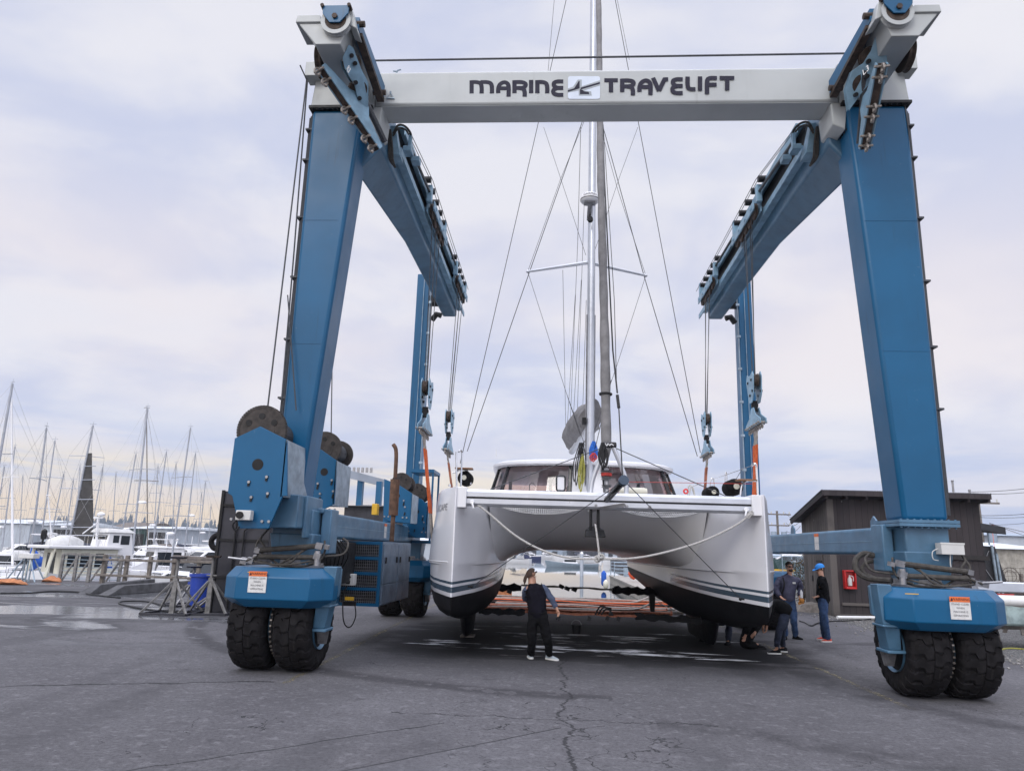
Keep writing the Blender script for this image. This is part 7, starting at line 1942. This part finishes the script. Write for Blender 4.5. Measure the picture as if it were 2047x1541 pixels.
for dx in (-.15, 0, .15): b.tube([(p.x + dx, p.y, 0), (p.x + dx, p.y, 1.0)], .035, 6)
b.build('leg', 'galv', T)
b = MB(); b.box(p.x - .32, p.x + .32, p.y - .2, p.y + .2, .95, 1.15); b.build('top_plate', 'signwhite', T, bevel=.01)
b = MB(); g = random.Random(9)
for i in range(500): x, y = g.uniform(-28, -24.6), g.uniform(29, 31.2); b.add([(x, y, 0), (x + .04, y, 0), (x + .02 + g.uniform(-.05, .05), y, g.uniform(.06, .16))], [(0, 1, 2)])
reg(b.build('grass', 'grassg', smooth=0, recalc=False), kind='stuff')
b = MB(); b.tube(arc_pts([gr(*q) + Vector((0, 0, .02)) for q in ((330, 1212), (290, 1203), (245, 1203), (240, 1208), (275, 1216), (320, 1222), (365, 1226))], 8), .022, 6)
loose('ground_hose', b, 'black', 'thin black hose looped on the asphalt left of the boat stands', 'hose')
b = MB(); b.tube(arc_pts([gr(*q) + Vector((0, 0, .02)) for q in ((0, 1187), (60, 1186), (100, 1183), (150, 1184), (185, 1190), (240, 1196))], 8), .03, 6)
loose('ground_hose', b, 'black', 'dark hose lying across the yard at the far left', 'hose')

# ---- straps laid out on the quay behind the boat
g = random.Random(12)
STR = [('orangefaded', 'faded orange strap lying nearest the boat in the laid out row'), ('webgrey', 'dirty grey strap with a looped end, second from the boat'), ('orangefaded', 'dull orange strap, third from the boat'), ('webgrey', 'grey strap lying between two orange ones, fourth from the boat'),
       ('orangefaded', 'dull orange strap in the middle of the row'), ('webblack', 'black strap in the middle of the row'), ('orange', 'brightest orange strap, just beyond the black one'), ('webgrey', 'thick grey padded strap with a raised fold near the quay edge'),
       ('orangefaded', 'faded orange strap second from the water'), ('webgrey', 'grey strap lying closest to the water')]
for i, (mat, lab) in enumerate(STR):
    y = 24.0 + i * .68; x0, x1 = -2.6 + g.uniform(-.5, .6), 3.6 + i * .12 + g.uniform(-.7, .5); b = MB(); n = 30
    for layer in range(3):
        rr = []; hh = .014; ph = g.uniform(0, 6)
        for k in range(n + 1):
            t_ = k / n; x = x0 + (x1 - x0) * t_ + layer * g.uniform(-.01, .01); dy = .16 * math.sin(t_ * 5 + ph) + .05 * math.sin(t_ * 17 + ph)
            lift = (.02 + .032 * layer) + .022 * max(0, math.sin(t_ * 11 + ph + layer)) + (.28 * math.exp(-((t_ - .86) / .07) ** 2) if i in (1, 7) and layer == 2 else 0)
            rr.append([(x, y + dy - .17, lift - hh), (x, y + dy + .17, lift - hh), (x, y + dy + .17, lift + hh), (x, y + dy, lift + hh * 1.15), (x, y + dy - .17, lift + hh)])
        b.loft(rr)
        e = rr[-1]; b.torus((x1, y + rr[-1][0][1] - y + .17, .07 + .02 * layer), .045, .016, 'Y', 12, 6, -PI / 2, PI / 2)
    loose('webbing_strap', b, mat, lab, 'strap', 'webbing straps laid out on the quay', smooth=50)
b = MB(); p = gr(985, 1196); b.box(-2.9, -1.35, 30.2, 30.5, 0, .48); T = loose('orange_board', b, 'buoyorange2' if 'buoyorange2' in M else 'bag', 'low orange board with a white tag standing beside the quay edge', 'board')
b = MB(); b.box(.42, .82, -.16, -.152, .10, .36); o = b.build('white_tag', 'signwhite', None); o.parent = T

# ---- float, pier and boats seen through the tunnel
T = thing('floating_dock', 'long pale wooden float reaching out behind the starboard hull', 'dock', (9, 70, WZ))
b = MB(); b.box(6.9, 12.5, 46, 94, WZ + .02, WZ + .8); b.build('float', 'concrete', T)
b = MB(); b.box(6.8, 12.6, 45.9, 94, WZ + .8, WZ + .98)
b.build('deck', 'dock', T)
b = MB()
for y in (46.5, 58, 70, 82, 93): b.cyl((7.15, y, WZ - .5), (7.15, y, WZ + (.9 if y > 47 else .9)), .22, n=12)
b.each('pile', 'concrete', T)
b = MB(); x = 7.2
for y in (88.0, 93.5):
    for xx in (7.0, 10.2): b.tube([(xx, y, WZ + .98), (xx, y, WZ + 2.6)], .05, 6)
for z in (1.4, 1.8, 2.2, 2.6): b.tube([(7.0, 88, WZ + z), (10.2, 88, WZ + z)], .035, 5); b.tube([(7.0, 93.5, WZ + z), (10.2, 93.5, WZ + z)], .035, 5)
b.box(8.3, 9.9, 90, 90.6, WZ + .98, WZ + 2.0); b.build('dock_railing', 'galv', T)
def buoy(px, py, Y, r, L, mat, label):
    p = at(px, py, Y); b = MB(); b.lathe([(.02, -L / 2), (r * .6, -L / 2 + r * .3), (r, -L / 2 + r), (r, L / 2 - r), (r * .5, L / 2 - r * .3), (.05, L / 2)], tuple(p), 'Z', 16); loose('float_fender', b, mat, label, 'fender', 'fenders on the float', smooth=60)
buoy(1207, 1156, 78, .27, 1.6, 'canvasblue', 'long blue fender hanging off the near side of the float')
buoy(1211, 1168, 70, .25, .9, 'cream', 'grubby white fender hanging below the blue one')
buoy(1266, 1146, 74, .5, 1.2, 'buoyorange', 'round orange buoy standing on the float')
def skiff(label, px0, px1, py, Y, hull, cab=None, h=1.1):
    a, c = at(px0, py, Y), at(px1, py, Y); L = abs(c.x - a.x); T = thing('workboat', label, 'workboat', ((a.x + c.x) / 2, Y, WZ), local=True, rz=PI / 2, group='boats moored across the basin')
    b = MB(); b.loft([[(x, y - L / 2, z) for x, y, z in r] for r in hull_rings(L, L * .28, h, .3, .8, .25)]); b.build('hull', hull, T, smooth=35)
    b = MB(); b.tube([(L * .14, -L / 2, h), (L * .14, L * .1, h)], .06, 5); b.build('rubbing_strake', 'steel', T)
    b = MB(); b.box(-.9, .9, -L * .1, L * .18, h * .8, h + (1.1 if cab else .4)); cb = b.build('cabin', cab or 'boatwhite', T, bevel=.05)
    b = MB(); b.box(.905, .915, -L * .07, L * .15, h + .4, h + .9); b.box(-.915, -.905, -L * .07, L * .15, h + .4, h + .9); b.build('cabin_window', 'darkglass', cb)
    return T, L
dY = 1442 * 3.7 / 29
T, L = skiff('long grey aluminium workboat with white outboards across the basin', 1196, 1092, 1131, 182, 'galv', None, .85)
b = MB()
for k in (-.9, 0, .9): b.lathe([(.02, 0), (.35, .1), (.38, .8), (.3, 1.5), (.02, 1.7)], (k, -L / 2 - .5, .5), 'Z', 12); b.box(k - .12, k + .12, -L / 2 - .65, -L / 2 - .4, -.3, .55)
b.each('outboard_motor', 'boatwhite', T, 2)
skiff('white boat with a red canopy beyond the float', 1268, 1206, 1116, 235, 'boatwhite', 'redpaint', 1.1)
skiff('dark blue boat at the far side of the basin', 1048, 1082, 1109, 300, 'boatdark', 'boatwhite', 1.3)
skiff('white boat under pale canvas beyond the grey workboat', 1195, 1110, 1112, 260, 'boatwhite', 'canvaswhite', 1.1)
for k, (px, Y, lab) in enumerate(((1020, 210, 'white motorboat at the far left of the basin'), (1062, 330, 'distant white motorboat left of the grey workboat'), (1130, 340, 'distant cruiser behind the middle of the basin'), (1170, 330, 'distant cruiser right of the middle of the basin'), (1235, 330, 'distant motorboat half hidden by the starboard hull'), (1098, 360, 'distant cruiser low behind the grey workboat'), (1150, 300, 'far white motorboat above the grey workboat'))):
    motorboat(lab, px, Y, 12, (-1) ** k * 1.4, 'cruiser' if k % 2 else 'small', 'canvasnavy' if k % 3 == 0 else None, group='motorboats across the basin')
for k, (px, w, Y, zt, lab) in enumerate(((1010, 60, 420, 5.0, 'low pale waterside building left beyond the basin'), (1090, 70, 430, 6.5, 'pale two storey building across the basin'), (1165, 60, 425, 5.5, 'dark roofed long building across the basin'), (1240, 60, 415, 5.0, 'grey building right beyond the basin'))):
    shed('waterside_building', lab, px - w / 2, px + w / 2, Y, 1094 - zt * 1.6, 1099 - zt, 16, mat=('shedwhite', 'shedblue', 'darkpanel', 'shedwhite')[k], openings=((.1, .25, .6), (.4, .6, .6), (.7, .85, .6)), cat='building')
T = thing('navigation_pile', 'tall white pile standing in the basin', 'pile', (.9, 120, WZ)); p = at(1163, 1110, 120); b = MB(); b.cyl((p.x, 120, WZ - 1), (p.x, 120, WZ + 3.4), .28, n=12); b.build('post', 'shedwhite', T); b = MB(); b.cyl((p.x, 120, WZ + 3.4), (p.x, 120, WZ + 3.8), .3, .02, n=12); b.build('cap', 'boatwhite', T)
# ================================================================== the right-hand side of the yard
def plank_mat(name, c0, c1, pitch, axis):
    m = bpy.data.materials.new(name); m.use_nodes = True; t = NT(m.node_tree); b = t.n['Principled BSDF']; o = t.coord('Object'); x, y, z = t.xyz(o)
    u = (x if axis == 'x' else y) / pitch
    fl = t.math('FLOOR', u); fr = t.math('FRACT', u)
    wn = t.new('ShaderNodeTexWhiteNoise', noise_dimensions='1D'); t.put(wn.inputs['W'], fl); v = E(t, wn.outputs['Value'])
    grain = t.noise(t.mapping(o, (14, 14, .8)), 1.0, 5, .65)
    c = t.mix(v * .8 + grain * .45 - .12, c0, c1)
    big = t.noise(o, .8, 4, .6); c = t.mix(t.ss(big, .5, .75) * .45, c, (.012, .010, .011))
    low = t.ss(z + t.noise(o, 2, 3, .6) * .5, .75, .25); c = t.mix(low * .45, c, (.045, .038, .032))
    spot = (t.vor(o, 1.1, 'F1') < .035); c = t.mix(spot * .7, c, (.25, .25, .25))
    gap = (fr < .045).max(fr > .965); c = t.mix(gap * .85, c, (.006, .005, .005))
    t.put(b.inputs['Base Color'], c); t.put(b.inputs['Roughness'], t.ss(grain, 0, 1) * .25 + .62)
    t.l.new(t.bump(t.mix(gap, t.mix(.5, grain, grain), (0, 0, 0)), .5, .02), b.inputs['Normal'])
    return m
M['plankdark'] = plank_mat('dark_hut_boards', (.022, .017, .019), (.044, .034, .036), .21, 'x')
M['plankgrey'] = plank_mat('lit_grey_boards', (.070, .060, .055), (.125, .11, .10), .21, 'y')  # paler copy of the hut boards: the side wall's light is in the colour
T = thing('hut', 'dark board clad hut with a sloping roof behind the right hoist leg', 'hut', (12, 28, 0))
HX0, HX1, HY0, HY1, HZ = 9.6, 14.75, 26.4, 29.3, 4.02
b = MB(); b.box(HX0 + .02, HX1, HY0, HY0 + .12, 0, HZ); b.box(HX0 + .02, HX1, HY1 - .12, HY1, 0, HZ - .55); b.box(HX1 - .12, HX1, HY0 + .12, HY1 - .12, 0, HZ - .4); b.build('wall', 'plankdark', T)
b = MB(); b.hexa([(HX0, HY0 - .002, 0), (HX0 + .12, HY0 + .001, 0), (HX0 + .12, HY1, 0), (HX0, HY1, 0), (HX0, HY0 - .002, HZ), (HX0 + .12, HY0 + .001, HZ), (HX0 + .12, HY1, HZ - .62), (HX0, HY1, HZ - .62)]); sw = b.build('wall', 'plankgrey', T, label='grey side wall coloured paler as the lit face')
b = MB(); b.box(HX0 - .03, HX0 - .003, 27.2, 28.4, .1, 2.2); d = b.build('door', 'plankgrey', T, bevel=.005)
b = MB()
for z in (.5, 1.8): b.box(HX0 - .05, HX0 - .031, 27.25, 27.8, z, z + .06)
b.box(HX0 - .06, HX0 - .031, 28.25, 28.33, 1.1, 1.3); b.build('hinge', 'black', d)
b = MB(); b.hexa([(HX0 - .38, HY0 - .55, HZ + .10), (HX1 + .12, HY0 - .55, HZ + .10), (HX1 + .12, HY1 + .15, HZ - .75), (HX0 - .38, HY1 + .15, HZ - .75), (HX0 - .38, HY0 - .55, HZ + .20), (HX1 + .12, HY0 - .55, HZ + .20), (HX1 + .12, HY1 + .15, HZ - .65), (HX0 - .38, HY1 + .15, HZ - .65)])
rf = b.build('roof', 'tarp', T)
b = MB(); n = 70
for k in range(n): x = HX0 - .37 + (HX1 - HX0 + .48) * k / (n - 1); b.tube([(x, HY0 - .58, HZ + .215), (x, HY1 + .17, HZ - .64)], .035, 5)
b.build('corrugation', 'darkpanel', rf)
b = MB(); b.bar((HX0 - .35, HY0 - .57, HZ + .12), (HX0 - .35, HY1 + .15, HZ - .73), .05, .18); b.box(HX0 - .37, HX1 + .12, HY0 - .6, HY0 - .555, HZ + .04, HZ + .2)
for k in range(9): x = HX0 - .2 + k * .68; b.box(x - .04, x + .04, HY0 - .5, HY0 - .01, HZ - .06, HZ + .09)
b.build('fascia', 'plankdark', rf)
b = MB(); b.box(HX0 - .05, HX1 - 2.6, HY0 - .10, HY0 - .003, 0, .10); b.box(HX0 + .25, HX1 - 1.4, HY0 - .06, HY0 - .004, .38, .47); b.box(HX1 - 2.2, HX1 + .12, HY0 - .08, HY0 - .004, 2.02, 2.17); b.box(HX0 - .06, HX0 + .16, HY0 - .05, HY0 - .006, 0, HZ - .05)
b.build('trim_board', 'plankgrey', T)
b = MB(); p = at(1697, 1160, 26.2); b.hexa([(10.9, 24.9, 0), (9.0, 25.9, 0), (9.3, 26.6, 0), (10.9, 26.3, 0), (10.6, 25.3, .30), (9.2, 26.0, .36), (9.35, 26.5, .40), (10.6, 26.2, .32)]); b.build('skirt', 'wood', T) if False else None
# roof-top insulators and conduit
b = MB()
for x, h in ((13.6, .28), (14.05, .5), (14.6, .18)): b.cyl((x, HY0 + .2, HZ + .1), (x, HY0 + .2, HZ + .2 + h), .035, n=8); b.ball((x, HY0 + .2, HZ + .22 + h), .05, 8, 6)
b.tube([(13.3, HY0 + .2, HZ + .30), (14.9, HY0 + .2, HZ + .30)], .02, 6); b.build('insulator', 'steel', T)
# red extinguisher box on the wall
p = at(1697, 1158, 26.35); T = thing('extinguisher_box', 'red open fire extinguisher box fixed to the dark hut wall', 'extinguisher box', (p.x, 26.3, p.z - .32))
b = MB(); w, h = .19, .31
b.box(p.x - w, p.x + w, 26.36, 26.39, p.z - h, p.z + h)
for q in ((p.x - w, p.x - w + .03, p.z - h, p.z + h), (p.x + w - .03, p.x + w, p.z - h, p.z + h)): b.box(q[0], q[1], 26.18, 26.36, q[2], q[3])
for q in ((p.z - h, p.z - h + .06), (p.z + h - .04, p.z + h)): b.box(p.x - w + .03, p.x + w - .03, 26.18, 26.36, *q)
b.build('case', 'red', T, bevel=.012)
b = MB(); b.lathe([(.01, -.2), (.07, -.2), (.075, .02), (.03, .10), (.03, .14), (.01, .15)], (p.x, 26.28, p.z), 'Z', 14); b.tube(arc_pts([(p.x, 26.25, p.z + .13), (p.x + .09, 26.22, p.z + .1), (p.x + .1, 26.22, p.z - .05)], 5), .014, 6); b.build('extinguisher', 'greybox', T)
b = MB(); p, q = gr(1672, 1237), gr(1745, 1236); b.tube([p + Vector((0, -.1, .06)), q + Vector((0, -.4, .06))], .055, 12); loose('plastic_pipe', b, 'white', 'white plastic pipe lying at the foot of the hut', 'pipe')
b = MB(); b.tube(arc_pts([gr(*q) + Vector((0, 0, .025)) for q in ((1598, 1242), (1610, 1246), (1622, 1252), (1634, 1247), (1660, 1243), (1690, 1242), (1725, 1240), (1760, 1236))], 8), .018, 6); loose('ground_hose', b, 'black', 'black cable snaking over the gravel in front of the hut', 'cable')
p = gr(1616, 1222); b = MB(); b.hexa([(p.x - .5, p.y - .3, 0), (p.x + .6, p.y - .9, 0), (p.x + .6, p.y + .3, 0), (p.x - .5, p.y + .4, 0), (p.x - .3, p.y - .2, .24), (p.x + .6, p.y - .8, .42), (p.x + .6, p.y + .3, .42), (p.x - .3, p.y + .4, .24)]); loose('timber_ramp', b, 'wood', 'low grey timber ramp against the hut corner', 'ramp', bevel=.01)

# dry shrub at the back corner of the hut
def leafy(name, label, cat, c, rx, ry, h, n, ls, mat, trunk='wood', group=None, seed=1):
    g = random.Random(seed); T = thing(name, label, cat, (c[0], c[1], c[2]), group=group)
    b = MB()
    for i in range(9): a = g.uniform(0, 6.28); b.tube([c, (c[0] + rx * .4 * math.cos(a), c[1] + ry * .4 * math.sin(a), c[2] + h * .5), (c[0] + rx * .9 * math.cos(a), c[1] + ry * .9 * math.sin(a), c[2] + h * g.uniform(.7, 1))], [.03, .02, .006], 5)
    b.build('stem', trunk, T)
    b = MB()
    for i in range(n):
        a = g.uniform(0, 6.28); q = math.sqrt(g.random()); z = g.random(); k = (1 - .5 * abs(z - .45)) * q; x, y, zz = c[0] + rx * k * math.cos(a), c[1] + ry * k * math.sin(a), c[2] + h * (z * .95 + .03)
        d = Vector((g.uniform(-1, 1), g.uniform(-1, 1), g.uniform(-1, 1))).normalized() * ls; e = Vector((g.uniform(-1, 1), g.uniform(-1, 1), g.uniform(-1, 1))).normalized() * ls * .5
        b.add([(x, y, zz), (x + d.x + e.x, y + d.y + e.y, zz + d.z + e.z), (x + d.x * 1.8, y + d.y * 1.8, zz + d.z * 1.8), (x + d.x - e.x, y + d.y - e.y, zz + d.z - e.z)], [(0, 1, 2, 3)])
    b.build('foliage', mat, T, smooth=0, recalc=False)
p = gr(1600, 1216); leafy('shrub', 'dry brown shrub growing at the back corner of the hut', 'shrub', (p.x + .1, p.y, 0), .55, .5, 1.9, 700, .06, 'dryplant', seed=4)

# power pole and lines
def pole(label, px, ytop, Y, arms=2, zg=0):
    p = at(px, ytop, Y); T = thing('power_pole', label, 'power pole', (p.x, Y, zg), group='power poles beyond the yard')
    b = MB(); b.cyl((p.x, Y, zg), (p.x, Y, p.z), .22, .16, n=10); b.build('pole', 'wood', T)
    b = MB()
    for k in range(arms): z = p.z - .6 - 1.6 * k; b.box(p.x - 1.9 + .3 * k, p.x + 1.9 - .3 * k, Y - .3, Y - .15, z, z + .18)
    b.bar((p.x + 1.0, Y, p.z - 6.2), (p.x + 1.9, Y, p.z - 5.0), .1); b.box(p.x - 1.6, p.x + 1.6, Y - .3, Y - .15, p.z - 4.9, p.z - 4.75); b.build('crossarm', 'wood', T)
    b = MB()
    for k in range(arms):
        for dx in (-1.7, -.9, .9, 1.7): b.cyl((p.x + dx, Y - .22, p.z - .42 - 1.6 * k), (p.x + dx, Y - .22, p.z - .1 - 1.6 * k), .09, n=6)
    b.each('insulator', 'greybox', T)
    b = MB()
    for dx in (-.75, .75): b.cyl((p.x + dx, Y - .4, p.z - 4.3), (p.x + dx, Y - .4, p.z - 3.0), .42, n=12)
    b.each('transformer', 'shedblue', T)
    return p
pp = pole('power pole with transformers beyond the starboard bow', 1553, 1021, 110, 2)
p2 = pole('power pole with a pale transformer hidden behind the hut roof', 1954, 995, 75, 1)
b = MB()
for dy in (0, 1.4, 2.6): b.tube(catenary(pp + Vector((1.2, 0, -.3 - dy)), at(1600, 1030 + 8 * dy, 100), .5, 8), .03, 4); b.tube(catenary(pp + Vector((-1.2, 0, -.3 - dy)), pp + Vector((-30, 10, -2 - dy)), .8, 8), .03, 4)
b.tube(catenary(pp + Vector((1.5, 0, -5.0)), at(1640, 1085, 100), .4, 8), .04, 4)
loose('power_line', b, 'black', 'sagging power lines strung from the pole beyond the starboard bow', 'power line', 'power lines')
b = MB()
for (x0, y0, x1, y1, Y, r) in ((1938, 983, 2090, 971, 60, .02), (1962, 987, 2090, 979, 60, .018), (1950, 1030, 2090, 1023, 70, .022), (1960, 1034, 2090, 1030, 70, .018), (1975, 1049, 2090, 1040, 75, .018)): b.tube(catenary(at(x0, y0, Y), at(x1, y1, Y), .12, 8), r, 4)
loose('power_line', b, 'black', 'power lines crossing the sky right of the hut roof', 'power line', 'power lines')
b = MB()
for (x0, y0, x1, y1) in ((1978, 1045, 2060, 1075), (1978, 1047, 2060, 1066)): b.tube([at(x0, y0, 34), at(x1, y1, 40)], .012, 4)
loose('guy_rope', b, 'black', 'two dark guy ropes slanting down from the dark canopy at the right', 'guy rope')

# sheds at the far right
shed('boat_shed', 'grey roofed boat shed with pale wall at the right edge', 1985, 2110, 60, 1080, 1098, 16, mat='concrete', roof='shedroof', zg=0)
shed('boat_shed', 'wide white roofed shed farther back at the right edge', 1975, 2140, 95, 1056, 1072, 30, mat='shedwhite', roof='shedblue', zg=0)
shed('workshop', 'low dark workshop beyond the starboard bow', 1560, 1640, 62, 1108, 1116, 8, mat='darkpanel', roof='shedblue', zg=0)
# dark covered frame beside the hut
T = thing('covered_frame', 'dark tarpaulin frame with a rounded top standing right of the hut', 'covered frame', (15.6, 29.5, 0))
a, c = at(1948, 1050, 29), at(1992, 1050, 29)
b = MB(); b.hexa([(a.x - .6, 29, .2), (c.x + .35, 29, .2), (c.x + .35, 31, .2), (a.x - .6, 31, .2), (a.x - .6, 29, 2.62), (c.x - .15, 29, 2.55), (c.x - .15, 31, 2.55), (a.x - .6, 31, 2.62)]); b.build('tarpaulin', 'tarp', T)
b = MB(); rr = []
for i in range(7): t_ = i / 6; x = a.x - .9 + 1.85 * t_; z = 3.22 + .22 * math.cos((t_ - .2) * 1.8) ; rr.append([(x, 28.7, z - .25), (x, 28.7, z), (x, 30.6, z), (x, 30.6, z - .10)])
b.loft(rr); b.build('rounded_top', 'tarp', T, smooth=60)
b = MB(); b.tube([(c.x - .25, 28.9, .5), (c.x - .32, 28.9, 2.6)], .05, 8); b.tube([(c.x - .10, 28.9, .5), (c.x - .18, 28.9, 2.3)], .045, 8); b.tube([(c.x - .4, 28.9, 2.6), (c.x - .4, 28.9, 3.05)], .03, 6); b.each('frame_pole', 'galv', T)
b = MB(); b.bar((a.x - .2, 28.97, 2.4), (c.x - .3, 28.97, 1.2), .02); b.bar((a.x - .2, 28.97, 1.3), (c.x - .4, 28.97, 2.4), .02); b.build('brace', 'steel', T)
b = MB(); b.box(a.x - .3, c.x + .6, 28.6, 29.4, .0, .16); b.box(a.x, c.x + .05, 28.5, 28.62, .78, .86); b.build('base', 'redpaint', T)
b = MB(); b.box(15.05, 15.2, 28.5, 28.56, 3.52, 3.62) ; p = at(1983, 1053, 40); b2 = MB(); b2.add([tuple(p), tuple(p + Vector((.14, 0, -.02))), tuple(p + Vector((.13, .02, .09))), tuple(p + Vector((0, .02, .10)))], [(0, 1, 2, 3)]); b2.tube([p + Vector((0, 0, -2.4)), p + Vector((0, 0, .12))], .012, 5); loose('flag', b2, 'buoyorange', 'tiny orange flag beyond the dark covered frame', 'flag', smooth=0)

# spars on trestles at the right edge
p = at(1992, 1197, 17.2); b = MB(); b.cyl((p.x - .5, 17.2, p.z - .03), (p.x + 8, 17.9, p.z - .03), .115, n=20); loose('spar', b, 'white', 'thick white spar lying on trestles behind the right wheels', 'spar', 'spars stored at the right edge')
p = at(1982, 1172, 20.0); b = MB(); b.hexa([(p.x - .4, 19.9, p.z - .14), (p.x + 9, 20.6, p.z - .14), (p.x + 9, 20.9, p.z - .14), (p.x - .4, 20.2, p.z - .14), (p.x - .4, 19.9, p.z + .12), (p.x + 9, 20.6, p.z + .12), (p.x + 9, 20.9, p.z + .12), (p.x - .4, 20.2, p.z + .12)]); loose('spar', b, 'alu', 'flat grey aluminium spar behind the white one', 'spar', 'spars stored at the right edge', bevel=.03)
def trestle(x, y, h, label, rz=0):
    T = thing('sawhorse', label, 'sawhorse', (x, y, 0), local=True, rz=rz, group='sawhorses at the right edge')
    b = MB(); b.box(-.5, .9, -.06, .06, h - .1, h); b.build('beam', 'wood', T)
    for xx in (-.4, .8):
        for s in (-1, 1): b = MB(); b.bar((xx + .1 * (1 if xx > 0 else -1), s * .38, 0), (xx, s * .05, h - .08), .11, .06); b.build('leg', 'wood', T)
    b = MB(); b.bar((-.42, -.26, h * .38), (.82, -.26, h * .38), .03, .1); b.build('brace', 'wood', T)
p = gr(2012, 1285); trestle(p.x, p.y, 1.05, 'wooden sawhorse with dark brace right of the right wheels', .15)
trestle(p.x + 2.2, p.y + 2.6, 1.05, 'second wooden sawhorse farther back at the right edge', .1)
b = MB(); q = at(2010, 1238, 18.6); b.hexa([(q.x - .35, 18.4, .50), (q.x + 1.2, 18.4, .50), (q.x + 1.2, 19.2, .50), (q.x - .35, 19.2, .50), (q.x - .2, 18.45, 1.0), (q.x + 1.2, 18.45, 1.0), (q.x + 1.2, 19.15, 1.0), (q.x - .2, 19.15, 1.0)]); loose('tank', b, 'palegreen', 'pale green scuffed tank set between the sawhorses', 'tank', bevel=.06)
b = MB(); b.box(q.x - .35, q.x + .15, 17.6, 17.8, 1.06, 1.16); b.box(q.x - .3, q.x, 17.55, 17.75, .98, 1.06); loose('wood_block', b, 'woodbrown', 'wooden packing blocks wedged under the white spar', 'wood block')
b = MB(); g = random.Random(2); b.tube(arc_pts([gr(2000, 1300) + Vector((0, 0, .02)), gr(2020, 1297) + Vector((0, 0, .02)), gr(2060, 1300) + Vector((0, 0, .02))], 6), .018, 6); loose('yellow_rope', b, 'ropeyellow', 'yellow rope lying on the gravel under the sawhorse', 'rope')
# fence with wire baskets in the right background
T = thing('wire_fence', 'rusty wire and timber fence in front of the pale shed wall', 'fence', (24, 38, 0))
b = MB(); x0 = at(1995, 1150, 38).x
for k in range(8): x = x0 + 1.1 * k; b.box(x - .06, x + .06, 37.95, 38.05, 0, 1.5)
b.each('post', 'wood', T)
b = MB(); b.bar((x0, 37.9, .95), (x0 + 8, 37.9, .9), .06, .14); b.bar((x0, 37.9, .55), (x0 + 8, 37.9, .6), .06, .14); b.box(x0 - .5, x0 + 8, 38.1, 38.3, 0, .75); b.build('rail', 'rust', T)
b = MB()
for k in range(5): b.torus((x0 + .5 + 1.25 * k, 37.85, 1.35), .42, .015, 'Y', 18, 4); b.torus((x0 + .5 + 1.25 * k, 37.85, 1.35), .28, .012, 'Y', 18, 4)
for k in range(40): b.tube([(x0 + .2 * k, 37.88, .9), (x0 + .2 * k, 37.88, 1.75)], .008, 3)
for k in range(5): b.tube([(x0, 37.88, .95 + .2 * k), (x0 + 8, 37.88, .95 + .2 * k)], .008, 3)
b.build('wire_mesh', 'rust', T)
# things seen between the starboard bow and the hut
T = thing('chain_link_fence', 'grey mesh fence beyond the two standing men', 'fence', (10, 44, 0)); x0, x1 = at(1545, 1120, 44).x, at(1620, 1120, 44).x
b = MB()
for k in range(5): x = x0 + (x1 - x0) * k / 4; b.tube([(x, 44, 0), (x, 44, 2.0)], .03, 6)
b.tube([(x0, 44, 2), (x1, 44, 2)], .025, 6); b.tube([(x0, 44, 1), (x1, 44, 1)], .02, 6); b.build('post', 'galv', T)
b = MB(); n = 34
for k in range(n): xa = x0 + (x1 - x0) * k / n; b.tube([(xa, 44, 0), (min(x1, xa + .9), 44, 2)], .007, 3); b.tube([(xa, 44, 2), (min(x1, xa + .9), 44, 0)], .007, 3)
b.build('mesh', 'galv', T)
for k, (px, Y, mat, lab) in enumerate(((1558, 48, 'yellow', 'yellow trestle beyond the two standing men'), (1592, 50, 'teal', 'dark green trailer boat beyond the two standing men'))):
    p = at(px, 1120, Y)
    if k == 0:
        b = MB(); b.box(p.x - 1.2, p.x + 1.0, Y, Y + .1, 1.1, 1.2); [b.bar((p.x + d - .2, Y, 0), (p.x + d, Y, 1.1), .08) for d in (-1, .8)]; loose('barrier', b, mat, lab, 'barrier')
    else: motorboat(lab, px, Y, 6.5, 1.3, 'small', None, hull=mat, group='boats stored ashore').location.z = .5
b = MB(); [b.box(at(1552 + 9 * k, 1100, 52).x - .4, at(1552 + 9 * k, 1100, 52).x + .35, 52, 52.8, 0, .9 + .35 * (k % 3)) for k in range(1)]; loose('green_crate', b, 'teal', 'dark green crate standing behind the starboard bow', 'crate', bevel=.03)
for k, (px, Y, L, lab) in enumerate(((1575, 80, 9, 'white boat stored ashore beyond the power pole'), (1606, 75, 8, 'white boat stored ashore behind the hut corner'))): motorboat(lab, px, Y, L, 1.2 + k, 'cruiser', None, group='boats stored ashore').location.z = .8
# ================================================================== the air between here and the far shore
hz = bpy.data.materials.new('sea_haze'); hz.use_nodes = True
t = NT(hz.node_tree); t.n.remove(t.n['Principled BSDF'])
pv = t.new('ShaderNodeVolumePrincipled'); pv.inputs['Color'].default_value = (.72, .80, .95, 1); pv.inputs['Density'].default_value = 0.0003; pv.inputs['Anisotropy'].default_value = .2
t.l.new(pv.outputs[0], t.n['Material Output'].inputs['Volume'])
M['haze'] = hz
b = MB(); b.box(-1650, 1900, -80, 1460, -6, 62)
reg(b.build('haze', 'haze', smooth=0), kind='stuff')
